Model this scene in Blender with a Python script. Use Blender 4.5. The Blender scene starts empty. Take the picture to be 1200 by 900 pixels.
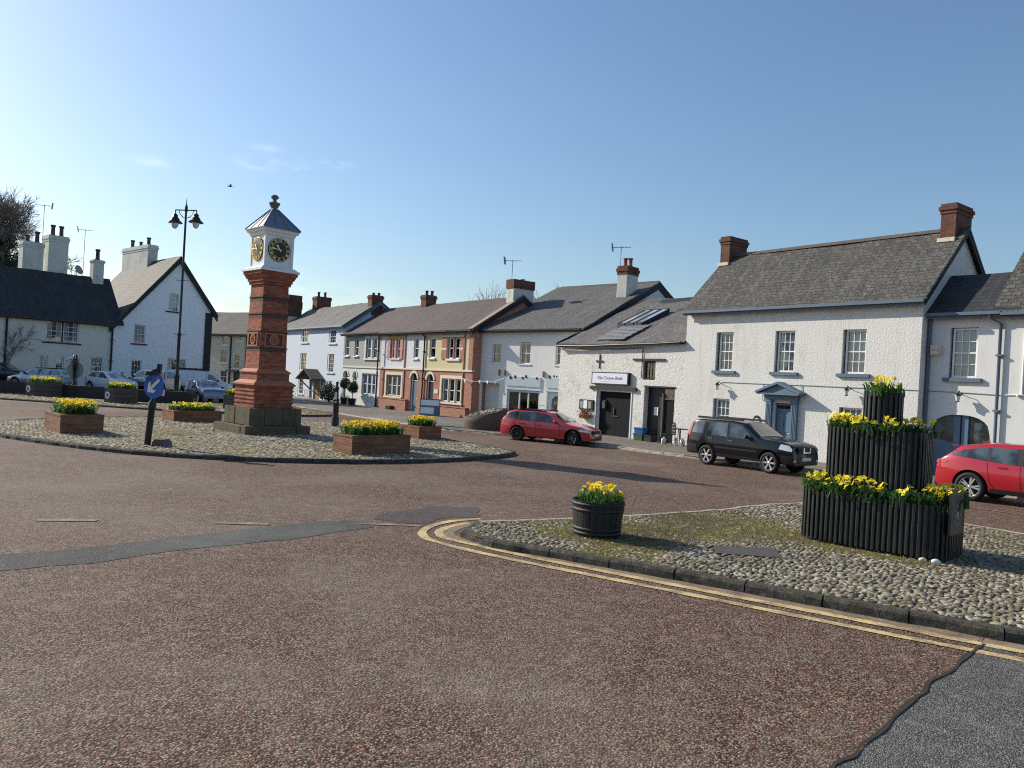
# A small-town square with a brick clock tower, flower planters, parked cars and white houses.
import bpy, bmesh, math, random
import numpy as np
from mathutils import Vector, Matrix, noise as mnoise
R = math.radians
PI = math.pi
scene = bpy.context.scene
col = scene.collection
rnd = random.Random(11)
OFF = {}

# ------------------------------------------------------------------ tagging
def tag(o, label=None, cat=None, group=None, kind=None):
    if label: o['label'] = label
    if cat: o['category'] = cat
    if group: o['group'] = group
    if kind: o['kind'] = kind
    return o

def empty(name, loc=(0, 0, 0), rz=0.0, label=None, cat=None, group=None, u0=0.0):
    o = bpy.data.objects.new(name, None)
    col.objects.link(o)
    o.location = loc
    o.rotation_euler = (0, 0, rz)
    o.empty_display_size = 0.2
    OFF[o.name] = u0
    return tag(o, label, cat, group)

def copy_tree(o, parent=None):
    c = o.copy()
    col.objects.link(c)
    OFF[c.name] = OFF.get(o.name, 0)
    if parent: c.parent = parent
    for ch in list(o.children):
        copy_tree(ch, c)
    return c

# ------------------------------------------------------------------ mesh builder
class MB:
    def __init__(s):
        s.v = []; s.f = []; s.m = []; s.s = []
    def add(s, vs, fs, mi=0, sm=False, M=None):
        b = len(s.v)
        if M is not None:
            vs = [tuple(M @ Vector(p)) for p in vs]
        s.v.extend(vs)
        for f in fs:
            s.f.append(tuple(b + i for i in f)); s.m.append(mi); s.s.append(sm)
    def box(s, x0, x1, y0, y1, z0, z1, mi=0, M=None):
        vs = [(x0,y0,z0),(x1,y0,z0),(x1,y1,z0),(x0,y1,z0),(x0,y0,z1),(x1,y0,z1),(x1,y1,z1),(x0,y1,z1)]
        s.add(vs, [(0,3,2,1),(4,5,6,7),(0,1,5,4),(1,2,6,5),(2,3,7,6),(3,0,4,7)], mi, False, M)
    def cbox(s, c, d, mi=0, M=None):
        s.box(c[0]-d[0]/2, c[0]+d[0]/2, c[1]-d[1]/2, c[1]+d[1]/2, c[2]-d[2]/2, c[2]+d[2]/2, mi, M)
    def frus(s, h0, z0, h1, z1, mi=0, M=None, c=(0,0)):
        vs = []
        for h, z in ((h0,z0),(h1,z1)):
            hx, hy = (h, h) if not isinstance(h, tuple) else h
            vs += [(c[0]-hx,c[1]-hy,z),(c[0]+hx,c[1]-hy,z),(c[0]+hx,c[1]+hy,z),(c[0]-hx,c[1]+hy,z)]
        s.add(vs, [(0,3,2,1),(4,5,6,7),(0,1,5,4),(1,2,6,5),(2,3,7,6),(3,0,4,7)], mi, False, M)
    def quad(s, a, b, c, d, mi=0, M=None):
        s.add([a,b,c,d], [(0,1,2,3)], mi, False, M)
    def poly(s, pts, mi=0, M=None):
        s.add(list(pts), [tuple(range(len(pts)))], mi, False, M)
    def prism(s, pts, z0, z1, mi=0, M=None, ax='z'):
        n = len(pts)
        mk = {'z': lambda p,t:(p[0],p[1],t), 'y': lambda p,t:(p[0],t,p[1]), 'x': lambda p,t:(t,p[0],p[1])}[ax]
        vs = [mk(p,z0) for p in pts] + [mk(p,z1) for p in pts]
        fs = [tuple(reversed(range(n))), tuple(range(n, 2*n))]
        fs += [(i,(i+1)%n,n+(i+1)%n,n+i) for i in range(n)]
        s.add(vs, fs, mi, False, M)
    def tube(s, p, q, r0, r1=None, n=8, mi=0, sm=True, M=None):
        s.path([p,q], [r0, r0 if r1 is None else r1], n, mi, sm, M)
    def path(s, pts, r, n=8, mi=0, sm=True, M=None):
        pts = [Vector(p) for p in pts]
        if not isinstance(r, (list, tuple)): r = [r]*len(pts)
        vs = []
        prev = None
        for i, p in enumerate(pts):
            d = (pts[min(i+1,len(pts)-1)] - pts[max(i-1,0)])
            if d.length < 1e-9: d = Vector((0,0,1))
            d.normalize()
            if prev is None:
                a = d.orthogonal().normalized()
            else:
                a = prev - d*prev.dot(d)
                a = a.normalized() if a.length > 1e-6 else d.orthogonal().normalized()
            prev = a
            b = d.cross(a)
            for k in range(n):
                t = 2*PI*k/n
                vs.append(tuple(p + (a*math.cos(t) + b*math.sin(t))*r[i]))
        fs = []
        for i in range(len(pts)-1):
            for k in range(n):
                k2 = (k+1) % n
                fs.append((i*n+k, i*n+k2, (i+1)*n+k2, (i+1)*n+k))
        s.add(vs, fs, mi, sm, M)
        s.add([vs[k] for k in range(n)], [tuple(reversed(range(n)))], mi, False, M)
        s.add([vs[(len(pts)-1)*n+k] for k in range(n)], [tuple(range(n))], mi, False, M)
    def lathe(s, prof, n=20, mi=0, sm=True, M=None, capb=True, capt=True):
        vs = []
        for r_, z in prof:
            for k in range(n):
                t = 2*PI*k/n
                vs.append((r_*math.cos(t), r_*math.sin(t), z))
        fs = []
        for i in range(len(prof)-1):
            for k in range(n):
                k2 = (k+1) % n
                fs.append((i*n+k, i*n+k2, (i+1)*n+k2, (i+1)*n+k))
        s.add(vs, fs, mi, sm, M)
        if capb: s.add(vs[:n], [tuple(reversed(range(n)))], mi, False, M)
        if capt: s.add(vs[-n:], [tuple(range(n))], mi, False, M)
    def ball(s, c, r, n=10, mi=0, sc=(1,1,1)):
        prof = [(max(1e-4, math.sin(PI*i/n)), -math.cos(PI*i/n)) for i in range(n+1)]
        M = Matrix.Translation(c) @ Matrix.Diagonal((r*sc[0], r*sc[1], r*sc[2], 1))
        s.lathe(prof, max(8, n), mi, True, M, False, False)
    def build(s, name, mats, parent=None, uv=True):
        if not isinstance(mats, (list, tuple)): mats = [mats]
        off = OFF.get(parent.name, 0) if parent is not None else 0
        me = bpy.data.meshes.new(name)
        v = [(p[0]-off, p[1], p[2]) for p in s.v] if off else s.v
        me.from_pydata(v, [], s.f)
        for m in mats: me.materials.append(m)
        me.polygons.foreach_set('material_index', s.m)
        me.polygons.foreach_set('use_smooth', s.s)
        me.update()
        if uv: auto_uv(me)
        o = bpy.data.objects.new(name, me)
        col.objects.link(o)
        OFF[o.name] = off
        if parent is not None: o.parent = parent
        return o

def auto_uv(me):
    """metre-true box UVs: U along the horizontal of each face, V up its slope"""
    n = len(me.polygons)
    if n == 0: return
    no = np.zeros(n*3); me.polygons.foreach_get('normal', no); no = no.reshape(-1,3)
    tot = np.zeros(n, dtype=np.int64); me.polygons.foreach_get('loop_total', tot)
    vi = np.zeros(len(me.loops), dtype=np.int64); me.loops.foreach_get('vertex_index', vi)
    co = np.zeros(len(me.vertices)*3); me.vertices.foreach_get('co', co); co = co.reshape(-1,3)
    flat = np.abs(no[:,2]) > 0.995
    U = np.stack([-no[:,1], no[:,0], np.zeros(n)], 1)
    U[flat] = (1,0,0)
    U /= np.linalg.norm(U, axis=1)[:,None]
    V = np.cross(no, U)
    V[flat] = (0,1,0)
    fi = np.repeat(np.arange(n), tot)
    P = co[vi]
    uv = np.stack([(P*U[fi]).sum(1), (P*V[fi]).sum(1)], 1)
    lay = me.uv_layers.new(name='UVMap')
    lay.data.foreach_set('uv', uv.astype(np.float32).ravel())

def text_into(mb, body, size, M, mi=0, depth=0.006, shear=0.0, align='CENTER', spacing=1.0):
    cu = bpy.data.curves.new('lettering', 'FONT')
    cu.body = body; cu.size = size; cu.extrude = depth; cu.shear = shear
    cu.align_x = align; cu.align_y = 'CENTER'; cu.resolution_u = 3; cu.space_character = spacing
    ob = bpy.data.objects.new('lettering', cu)
    col.objects.link(ob)
    dg = bpy.context.evaluated_depsgraph_get()
    me = bpy.data.meshes.new_from_object(ob.evaluated_get(dg))
    mb.add([tuple(v.co) for v in me.vertices], [tuple(p.vertices) for p in me.polygons], mi, False, M)
    bpy.data.objects.remove(ob); bpy.data.curves.remove(cu); bpy.data.meshes.remove(me)

# ------------------------------------------------------------------ materials
class NT:
    def __init__(s, name, rough=0.8, spec=0.3):
        s.m = bpy.data.materials.new(name); s.m.use_nodes = True
        s.t = s.m.node_tree; s.b = s.t.nodes['Principled BSDF']
        s.b.inputs['Roughness'].default_value = rough
        s.b.inputs['Specular IOR Level'].default_value = spec
    def n(s, typ, ins=None, **at):
        nd = s.t.nodes.new('ShaderNode'+typ)
        for k, v in at.items(): setattr(nd, k, v)
        for k, v in (ins or {}).items(): s.set(nd.inputs[k], v)
        return nd
    def set(s, sock, v):
        if isinstance(v, bpy.types.Node): v = v.outputs[0]
        if isinstance(v, bpy.types.NodeSocket): s.t.links.new(v, sock)
        else:
            if sock.type == 'RGBA' and len(v) == 3: v = (*v, 1)
            sock.default_value = v
    def co(s, which='UV', scale=None, rot=None):
        c = s.n('TexCoord').outputs[which]
        if scale is None and rot is None: return c
        mp = s.n('Mapping', {'Vector': c})
        if scale: mp.inputs['Scale'].default_value = scale
        if rot: mp.inputs['Rotation'].default_value = rot
        return mp.outputs[0]
    def noise(s, vec, scale, detail=4, rough=0.55, dist=0.0):
        return s.n('TexNoise', {'Vector': vec, 'Scale': scale, 'Detail': detail, 'Roughness': rough, 'Distortion': dist}).outputs[0]
    def vor(s, vec, scale, feature='F1', out=0, rand=1.0):
        return s.n('TexVoronoi', {'Vector': vec, 'Scale': scale, 'Randomness': rand}, feature=feature).outputs[out]
    def ramp(s, fac, stops, interp='LINEAR'):
        r = s.n('ValToRGB', {'Fac': fac})
        cr = r.color_ramp; cr.interpolation = interp
        while len(cr.elements) < len(stops): cr.elements.new(0.5)
        for e, (p, c) in zip(cr.elements, stops):
            e.position = p
            e.color = (*c, 1) if isinstance(c, tuple) else (c, c, c, 1)
        return r.outputs[0]
    def mix(s, fac, a, b, mode='MIX'):
        m = s.n('Mix', data_type='RGBA', blend_type=mode)
        s.set(m.inputs[0], fac); s.set(m.inputs[6], a); s.set(m.inputs[7], b)
        return m.outputs[2]
    def math(s, op, a, b=0.0, clamp=False):
        m = s.n('Math', operation=op, use_clamp=clamp)
        s.set(m.inputs[0], a); s.set(m.inputs[1], b)
        return m.outputs[0]
    def bump(s, h, dist=0.02, strength=1.0, normal=None):
        b = s.n('Bump', {'Height': h, 'Distance': dist, 'Strength': strength})
        if normal is not None: s.set(b.inputs['Normal'], normal)
        return b.outputs[0]
    def brick(s, vec, c1, c2, mortar, w, h, ms=0.01, off=0.5, bias=0.0):
        return s.n('TexBrick', {'Vector': vec, 'Color1': (*c1,1), 'Color2': (*c2,1), 'Mortar': (*mortar,1), 'Scale': 1.0,
                   'Mortar Size': ms, 'Mortar Smooth': 0.2, 'Bias': bias, 'Brick Width': w, 'Row Height': h}, offset=off)
    def out(s, color=None, normal=None, rough=None):
        if color is not None: s.set(s.b.inputs['Base Color'], color)
        if normal is not None: s.set(s.b.inputs['Normal'], normal)
        if rough is not None: s.set(s.b.inputs['Roughness'], rough)
        return s.m

def m_plain(name, c, rough=0.6, metal=0.0, spec=0.4, var=0.12, vs=6.0, bump=0.0, coat=0.0):
    t = NT(name, rough, spec)
    o = t.co('Object')
    n = t.noise(o, vs, 5)
    cc = t.mix(t.math('MULTIPLY', n, 1.0), tuple(x*(1-var) for x in c), tuple(min(1, x*(1+var)) for x in c))
    t.b.inputs['Metallic'].default_value = metal
    t.b.inputs['Coat Weight'].default_value = coat
    t.b.inputs['Coat Roughness'].default_value = 0.05
    nm = t.bump(t.noise(o, vs*12, 3), 0.01, bump) if bump else None
    return t.out(cc, nm)

def m_paintwall(name, c, grime=0.25, blocks=0.0, rough_bump=0.5, stain=(0.42,0.40,0.34), fine=40.0, lump=9.0, dist=0.02):
    """painted render: lumpy bump, faint block joints, streaky weather stains"""
    t = NT(name, 0.9, 0.2)
    uv = t.co('UV')
    big = t.noise(uv, 0.7, 5, 0.6)
    streak = t.noise(t.co('UV', (2.2, 0.25, 1)), 1.6, 5, 0.65)
    f = t.math('MULTIPLY', t.ramp(t.math('MULTIPLY', big, streak), [(0.24, 0.0), (0.5, 1.0)]), grime)
    cc = t.mix(f, c, stain)
    sp = t.noise(uv, 28.0, 3)
    cc = t.mix(t.ramp(sp, [(0.62, 0.0), (0.80, 0.10 if grime < 0.2 else 0.22)]), cc, tuple(x*0.72 for x in c))
    h = t.math('ADD', t.math('MULTIPLY', t.noise(uv, lump, 3), 1.0), t.math('MULTIPLY', t.noise(uv, fine, 3), 0.35))
    nm = t.bump(h, dist, rough_bump)
    if blocks:
        wob = t.n('VectorMath', operation='ADD')
        t.set(wob.inputs[0], uv)
        wn = t.n('TexNoise', {'Vector': uv, 'Scale': 1.6, 'Detail': 2})
        sc = t.n('VectorMath', operation='SCALE'); t.set(sc.inputs[0], wn.outputs[1]); sc.inputs['Scale'].default_value = 0.10
        t.set(wob.inputs[1], sc.outputs[0])
        b = t.brick(wob.outputs[0], (1,1,1), (0.85,0.85,0.85), (0,0,0), 0.55, 0.34, 0.018)
        nm = t.bump(b.outputs[0], 0.018, blocks, nm)
    return t.out(cc, nm)

def m_rubble(name, c, patch):
    """limewashed rubble stone with bare stone showing through"""
    t = NT(name, 0.92, 0.15)
    uv = t.co('UV', (1, 1.35, 1))
    v = t.vor(uv, 4.6, 'DISTANCE_TO_EDGE')
    vc = t.n('TexVoronoi', {'Vector': uv, 'Scale': 4.6}, feature='F1')
    sep = t.n('SeparateColor', {'Color': vc.outputs[1]})
    worn = t.noise(t.co('UV'), 0.75, 4, 0.6)
    worn2 = t.math('MULTIPLY', t.ramp(worn, [(0.50, 0.0), (0.68, 1.0)]), t.ramp(sep.outputs[0], [(0.35, 0.0), (0.75, 0.75)]))
    cc = t.mix(worn2, c, patch)
    cc = t.mix(t.ramp(v, [(0.0, 0.28), (0.07, 0.0)]), cc, (0.42, 0.37, 0.30))
    cc = t.mix(t.ramp(t.noise(uv, 26, 3), [(0.58, 0.0), (0.8, 0.3)]), cc, patch)
    h = t.math('ADD', t.math('MULTIPLY', t.ramp(v, [(0.0, 0.0), (0.22, 1.0)]), 0.5), t.math('ADD', t.math('MULTIPLY', t.noise(uv, 3.0, 4, 0.6), 0.9), t.math('MULTIPLY', t.noise(uv, 16, 4), 0.5)))
    return t.out(cc, t.bump(h, 0.020, 0.6))

def m_slate(name, c1, c2, lichen=0.25, lcol=(0.42,0.41,0.34), w=0.30, h=0.22, moss=0.0, bumpd=0.03, wob=0.03):
    t = NT(name, 0.75, 0.3)
    uv = t.co('UV')
    w3 = t.n('TexNoise', {'Vector': uv, 'Scale': 3.5, 'Detail': 3})
    ws = t.n('VectorMath', {0: w3.outputs[1]}, operation='SCALE'); ws.inputs['Scale'].default_value = wob*3
    wv = t.n('VectorMath', {0: uv, 1: ws.outputs[0]}, operation='ADD').outputs[0]
    b = t.brick(wv, (0.05,0.05,0.05), (0.95,0.95,0.95), (0,0,0), w, h, 0.012)
    n1 = t.noise(uv, 0.8, 5, 0.6)
    n2 = t.noise(uv, 9.0, 4, 0.7)
    base = t.mix(t.math('MULTIPLY', t.math('ADD', b.outputs[0], n1), 0.5), c1, c2)
    base = t.mix(t.ramp(n2, [(0.56, 0.0), (0.74, lichen)]), base, lcol)
    base = t.mix(t.math('MULTIPLY', t.ramp(n1, [(0.52, 0.0), (0.75, 1.0)]), moss), base, (0.09, 0.10, 0.045))
    st = t.noise(t.co('UV', (3.0, 0.2, 1)), 1.5, 4)
    base = t.mix(t.ramp(st, [(0.5, 0.0), (0.75, 0.30)]), base, tuple(x*1.9 for x in c2))
    base = t.mix(t.ramp(b.outputs[1], [(0.3, 0.0), (1.0, 0.65)]), base, (0.012,0.012,0.013))
    sx = t.n('SeparateXYZ', {'Vector': wv})
    saw = t.math('FRACT', t.math('DIVIDE', sx.outputs[1], h))
    hh = t.math('ADD', t.math('MULTIPLY', t.math('SUBTRACT', 1.0, saw), 0.6), t.math('ADD', t.math('MULTIPLY', b.outputs[0], 0.35), t.math('MULTIPLY', n2, 0.5)))
    return t.out(base, t.bump(hh, bumpd, 0.8))

def m_brick(name, c1, c2, mortar=(0.34,0.30,0.26), w=0.225, h=0.075, grime=0.3):
    t = NT(name, 0.85, 0.2)
    uv = t.co('UV')
    b = t.brick(uv, c1, c2, mortar, w, h, 0.009)
    n = t.noise(uv, 1.3, 5, 0.6)
    cc = t.mix(t.math('MULTIPLY', t.ramp(n, [(0.42, 0.0), (0.72, 1.0)]), grime), b.outputs[0], tuple(x*0.35 for x in c1))
    cc = t.mix(t.ramp(t.noise(uv, 30, 3), [(0.5, 0.0), (0.8, 0.4)]), cc, tuple(min(1, x*1.5) for x in c2))
    h_ = t.math('ADD', t.math('SUBTRACT', 1.0, b.outputs[1]), t.math('MULTIPLY', t.noise(uv, 60, 3), 0.3))
    return t.out(cc, t.bump(h_, 0.012, 0.7))

def m_road(name, a, b, c, spot=(0.05,0.045,0.045), wear=(0.17,0.16,0.155), chips=75.0, wearf=0.55, bumpd=0.012, bs=1.0, accent=None):
    """surface dressing of stone chips with worn and stained areas"""
    t = NT(name, 0.8, 0.2)
    o = t.co('Object')
    vc = t.n('TexVoronoi', {'Vector': o, 'Scale': chips}, feature='F1')
    sep = t.n('SeparateColor', {'Color': vc.outputs[1]})
    cc = t.ramp(sep.outputs[0], [(0.0, a), (0.45, b), (0.8, c), (1.0, tuple(min(1, x*1.35) for x in c))])
    if accent: cc = t.mix(t.ramp(sep.outputs[1], [(0.80, 0.0), (0.84, 0.75)]), cc, accent)
    cc = t.mix(t.ramp(vc.outputs[0], [(0.44, 0.0), (0.64, 0.85)]), cc, spot)
    hole = t.noise(o, chips*0.5, 3, 0.65)
    cc = t.mix(t.ramp(hole, [(0.54, 0.0), (0.66, 0.75)]), cc, spot)
    big = t.noise(o, 0.23, 6, 0.62, 0.4)
    mid = t.noise(o, 1.5, 5, 0.65)
    lane = t.noise(t.co('Object', (0.30, 1.1, 1), (0, 0, R(-28))), 0.55, 5, 0.6, 0.3)
    cc = t.mix(t.ramp(lane, [(0.56, 0.0), (0.74, 0.24)]), cc, tuple(x*1.12 for x in wear))
    cc = t.mix(t.ramp(t.noise(o, 0.9, 6, 0.7, 0.6), [(0.60, 0.0), (0.70, 0.45)]), cc, tuple(x*0.55 for x in b))
    cc = t.mix(t.math('MULTIPLY', t.ramp(big, [(0.46, 0.0), (0.64, 1.0)]), wearf), cc, wear)
    cc = t.mix(t.ramp(mid, [(0.50, 0.0), (0.72, 0.40)]), cc, tuple(x*0.62 for x in b))
    cc = t.mix(t.ramp(t.noise(o, 5.5, 4, 0.6), [(0.52, 0.0), (0.72, 0.30)]), cc, tuple(min(1, x*1.25) for x in c))
    fine = t.noise(o, chips*1.7, 2)
    h = t.math('ADD', t.math('SUBTRACT', 1.0, vc.outputs[0]), t.math('ADD', t.math('MULTIPLY', fine, 0.35), t.math('MULTIPLY', mid, 0.8)))
    return t.out(cc, t.bump(h, bumpd, bs))

def m_leaf(name, c, trans=0.35, var=0.35, rough=0.6):
    t = NT(name, rough, 0.25)
    g = t.n('NewGeometry')
    ri = g.outputs['Random Per Island']
    cc = t.mix(ri, tuple(x*(1-var) for x in c), tuple(min(1, x*(1+var)) for x in c))
    t.out(cc)
    tr = t.n('BsdfTranslucent'); t.set(tr.inputs[0], cc)
    mx = t.n('MixShader'); mx.inputs[0].default_value = trans
    outn = t.t.nodes['Material Output']
    t.t.links.new(t.b.outputs[0], mx.inputs[1]); t.t.links.new(tr.outputs[0], mx.inputs[2])
    t.t.links.new(mx.outputs[0], outn.inputs['Surface'])
    return t.m

def m_stone_island(name, stops, rough=0.8, bs=0.5, fine=60, dirt=(0.12,0.10,0.06), df=0.35):
    t = NT(name, rough, 0.3)
    ri = t.n('NewGeometry').outputs['Random Per Island']
    o = t.co('Object')
    cc = t.ramp(ri, stops)
    cc = t.mix(t.ramp(t.noise(o, 0.9, 4), [(0.45, 0.0), (0.7, df)]), cc, dirt)
    cc = t.mix(t.ramp(t.noise(o, fine, 3), [(0.45, 0.0), (0.75, 0.35)]), cc, tuple(x*0.5 for x in stops[0][1]))
    return t.out(cc, t.bump(t.noise(o, fine, 4), 0.01, bs))

def m_glass(name, tint=(0.80,0.86,0.90), refl=0.20, rough=0.03):
    t = NT(name)
    nt = t.t
    gl = t.n('BsdfGlossy', {'Color': (0.9,0.95,1,1), 'Roughness': rough})
    tr = t.n('BsdfTransparent', {'Color': (*tint,1)})
    lw = t.n('LayerWeight', {'Blend': 0.35})
    f = t.math('ADD', t.math('MULTIPLY', lw.outputs[0], 0.75), refl*0.35, True)
    wv = t.noise(t.co('Object'), 2.2, 2)
    bn = t.bump(wv, 0.03, 0.08)
    t.set(gl.inputs['Normal'], bn)
    mx = t.n('MixShader', {0: f, 1: tr, 2: gl})
    nt.links.new(mx.outputs[0], nt.nodes['Material Output'].inputs['Surface'])
    return t.m

def m_carpaint(name, c, rough=0.28, metal=0.0, dust=0.12, coat=1.0):
    t = NT(name, 0.22 if max(c) < 0.05 else rough, 0.18 if max(c) < 0.05 else 0.5)
    t.b.inputs['Metallic'].default_value = metal
    t.b.inputs['Coat Weight'].default_value = coat
    t.b.inputs['Coat Roughness'].default_value = 0.04
    o = t.co('Object')
    sx = t.n('SeparateXYZ', {'Vector': o})
    low = t.ramp(sx.outputs[2], [(0.18, 1.0), (0.62, 0.12)])
    f = t.math('MULTIPLY', t.math('MULTIPLY', low, t.ramp(t.noise(o, 4, 5), [(0.3, 0.3), (0.7, 1.0)])), dust*3, True)
    cc = t.mix(f, c, (0.16, 0.14, 0.12))
    t.set(t.b.inputs['Coat Weight'], t.math('SUBTRACT', coat, f, True))
    return t.out(cc)

MAT = {}
def M_():
    m = MAT
    m['rough_white'] = m_paintwall('roughcast_white', (0.69,0.68,0.645), 0.55, 0.16, 0.75, lump=16, dist=0.020)
    m['smooth_white'] = m_paintwall('smooth_white_render', (0.68,0.68,0.655), 0.28, 0, 0.25, dist=0.012)
    m['shop_white'] = m_paintwall('shop_white_render', (0.74,0.74,0.72), 0.22, 0, 0.3, dist=0.012)
    m['pale_blue'] = m_paintwall('pale_blue_render', (0.66,0.71,0.78), 0.10, 0, 0.25, dist=0.012)
    m['cream'] = m_paintwall('cream_render', (0.74,0.71,0.60), 0.12, 0, 0.25, dist=0.012)
    m['gable_white'] = m_paintwall('gable_white_render', (0.84,0.86,0.87), 0.10, 0, 0.25, dist=0.012)
    m['stack_white'] = m_paintwall('stack_white_render', (0.62,0.63,0.58), 0.95, 0, 0.4, stain=(0.34,0.33,0.20), dist=0.02)
    m['sage'] = m_paintwall('sage_render', (0.58,0.56,0.44), 0.2, 0, 0.3)
    m['grey_render'] = m_paintwall('grey_pebbledash', (0.40,0.40,0.36), 0.25, 0, 0.9, fine=60, dist=0.02)
    m['stone_white'] = m_paintwall('painted_stone', (0.70,0.69,0.64), 0.2, 0, 0.3)
    m['yellow_dash'] = m_paintwall('yellow_pebbledash', (0.60,0.54,0.33), 0.2, 0, 0.9, fine=60, dist=0.02)
    m['white_dash'] = m_paintwall('white_pebbledash', (0.66,0.66,0.68), 0.2, 0, 0.9, fine=60, dist=0.02)
    m['rubble'] = m_rubble('limewashed_rubble', (0.70,0.685,0.645), (0.46,0.38,0.29))
    m['slate_old'] = m_slate('old_mossy_slate', (0.040,0.037,0.033), (0.150,0.140,0.122), 0.75, (0.33,0.31,0.26), 0.27, 0.19, 0.35, 0.10, 0.05)
    m['slate_grey'] = m_slate('grey_slate', (0.085,0.08,0.075), (0.16,0.15,0.14), 0.25, (0.30,0.28,0.24))
    m['slate_brown'] = m_slate('brown_slate', (0.066,0.048,0.042), (0.135,0.100,0.088), 0.22, (0.34,0.29,0.26))
    m['slate_light'] = m_slate('pale_slate', (0.17,0.175,0.18), (0.30,0.31,0.32), 0.25, (0.35,0.34,0.31), 0.32, 0.24)
    m['slate_dark'] = m_slate('dark_slate', (0.022,0.024,0.027), (0.055,0.058,0.063), 0.12, (0.14,0.14,0.13), 0.3, 0.2, 0.5)
    m['slate_warm'] = m_slate('warm_slate', (0.036,0.034,0.030), (0.098,0.092,0.080), 0.55, (0.26,0.24,0.19))
    m['slate_mixed'] = m_slate('mixed_slate', (0.075,0.068,0.063), (0.20,0.185,0.172), 0.5, (0.42,0.39,0.34))
    m['brick_red'] = m_brick('red_brick', (0.34,0.115,0.07), (0.42,0.17,0.10), (0.38,0.32,0.27))
    m['brick_house'] = m_brick('house_brick', (0.36,0.135,0.085), (0.42,0.175,0.115), (0.42,0.34,0.28), grime=0.2)
    m['brick_stack'] = m_brick('chimney_brick', (0.125,0.048,0.035), (0.20,0.082,0.058), (0.17,0.135,0.11), grime=0.75)
    m['brick_tower'] = m_brick('tower_brick', (0.23,0.058,0.034), (0.46,0.155,0.09), (0.27,0.15,0.11), grime=0.25)
    m['brick_band'] = m_brick('tower_band_brick', (0.10,0.055,0.05), (0.15,0.075,0.06), (0.16,0.12,0.10), grime=0.3)
    m['terracotta'] = m_plain('terracotta', (0.42,0.17,0.10), 0.8, bump=0.3)
    m['brick_planter'] = m_brick('planter_brick', (0.21,0.082,0.045), (0.33,0.15,0.085), (0.26,0.18,0.12), grime=0.45)
    m['coping'] = m_plain('stone_coping', (0.30,0.24,0.17), 0.9, bump=0.6, var=0.3)
    m['white_paint'] = m_plain('white_gloss', (0.78,0.78,0.77), 0.45, var=0.05)
    m['cream_stone'] = m_plain('cream_stone_dressing', (0.66,0.58,0.44), 0.8, var=0.12, bump=0.2)
    m['blue_paint'] = m_plain('blue_grey_paint', (0.11,0.175,0.245), 0.5, var=0.1)
    m['blue_door'] = m_plain('blue_door_paint', (0.10,0.165,0.245), 0.45, var=0.1)
    m['blue_trim'] = m_plain('dusty_blue_trim', (0.105,0.150,0.200), 0.55, var=0.12)
    m['black_paint'] = m_plain('black_paint', (0.016,0.017,0.02), 0.45, var=0.3)
    m['black_iron'] = m_plain('black_iron', (0.02,0.021,0.023), 0.4, var=0.3)
    m['tar_black'] = m_plain('tarred_black', (0.02,0.022,0.026), 0.7, var=0.3)
    m['dark_beam'] = m_plain('dark_oak_beam', (0.045,0.043,0.042), 0.85, var=0.4, bump=0.6)
    m['door_black'] = m_plank('dark_plank_door')
    m['pot'] = m_plain('clay_pot', (0.30,0.12,0.07), 0.85, var=0.3, bump=0.4)
    m['pot_dark'] = m_plain('sooty_pot', (0.07,0.06,0.06), 0.85, var=0.3)
    m['lead'] = m_plain('lead_sheet', (0.15,0.175,0.23), 0.5, 0.0, 0.6, 0.2)
    m['glass'] = m_glass('window_glass')
    m['curtain'] = m_cloth('net_curtain', (0.84,0.84,0.82))
    m['room_darkener'] = m_cloth('room_dark_sheet', (0.07,0.075,0.085))
    m['road_red'] = m_road('red_chip_road', (0.108,0.052,0.036), (0.197,0.126,0.089), (0.325,0.248,0.187), wearf=0.36, wear=(0.265,0.220,0.172), chips=58.0, bumpd=0.007, spot=(0.020,0.011,0.006), accent=(0.27,0.082,0.048))
    m['road_grey'] = m_road('grey_asphalt', (0.055,0.054,0.047), (0.135,0.132,0.115), (0.27,0.262,0.228), wear=(0.22,0.213,0.185), chips=85, bumpd=0.008)
    m['road_stain'] = m_road('stained_road', (0.045,0.030,0.025), (0.095,0.072,0.060), (0.17,0.14,0.12), wear=(0.14,0.12,0.105), chips=60, bumpd=0.007)
    m['trench'] = m_road('trench_tarmac', (0.026,0.027,0.023), (0.070,0.071,0.061), (0.16,0.16,0.14), wear=(0.165,0.165,0.145), chips=95, bumpd=0.008, wearf=0.8)
    m['pave'] = m_road('pavement_tarmac', (0.13,0.11,0.09), (0.25,0.215,0.175), (0.36,0.32,0.26), wear=(0.26,0.235,0.2), chips=60, bumpd=0.006)
    m['earth'] = m_road('earth', (0.05,0.05,0.03), (0.10,0.10,0.06), (0.15,0.14,0.09), wear=(0.09,0.10,0.05), chips=20)
    m['fill_blocker'] = m_plain('fill_blocker_green', (0.05,0.055,0.03), 0.95, var=0.5, vs=0.2)
    m['kerb'] = m_kerb()
    m['kerb_pale'] = m_plain('pale_kerb_stone', (0.42,0.36,0.28), 0.85, var=0.25, vs=5, bump=0.8)
    m['yellow_line'] = m_worn('worn_yellow_line', (0.68,0.51,0.23), (0.24,0.17,0.105), 0.40)
    m['white_line'] = m_worn('worn_white_line', (0.46,0.39,0.32), (0.21,0.145,0.105), 0.50)
    m['moss'] = m_moss()
    m['cobble'] = m_stone_island('cobble_stone', [(0.0,(0.12,0.094,0.058)),(0.35,(0.21,0.176,0.120)),(0.7,(0.30,0.260,0.190)),(1.0,(0.44,0.395,0.31))], 0.8, df=0.55)
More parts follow.
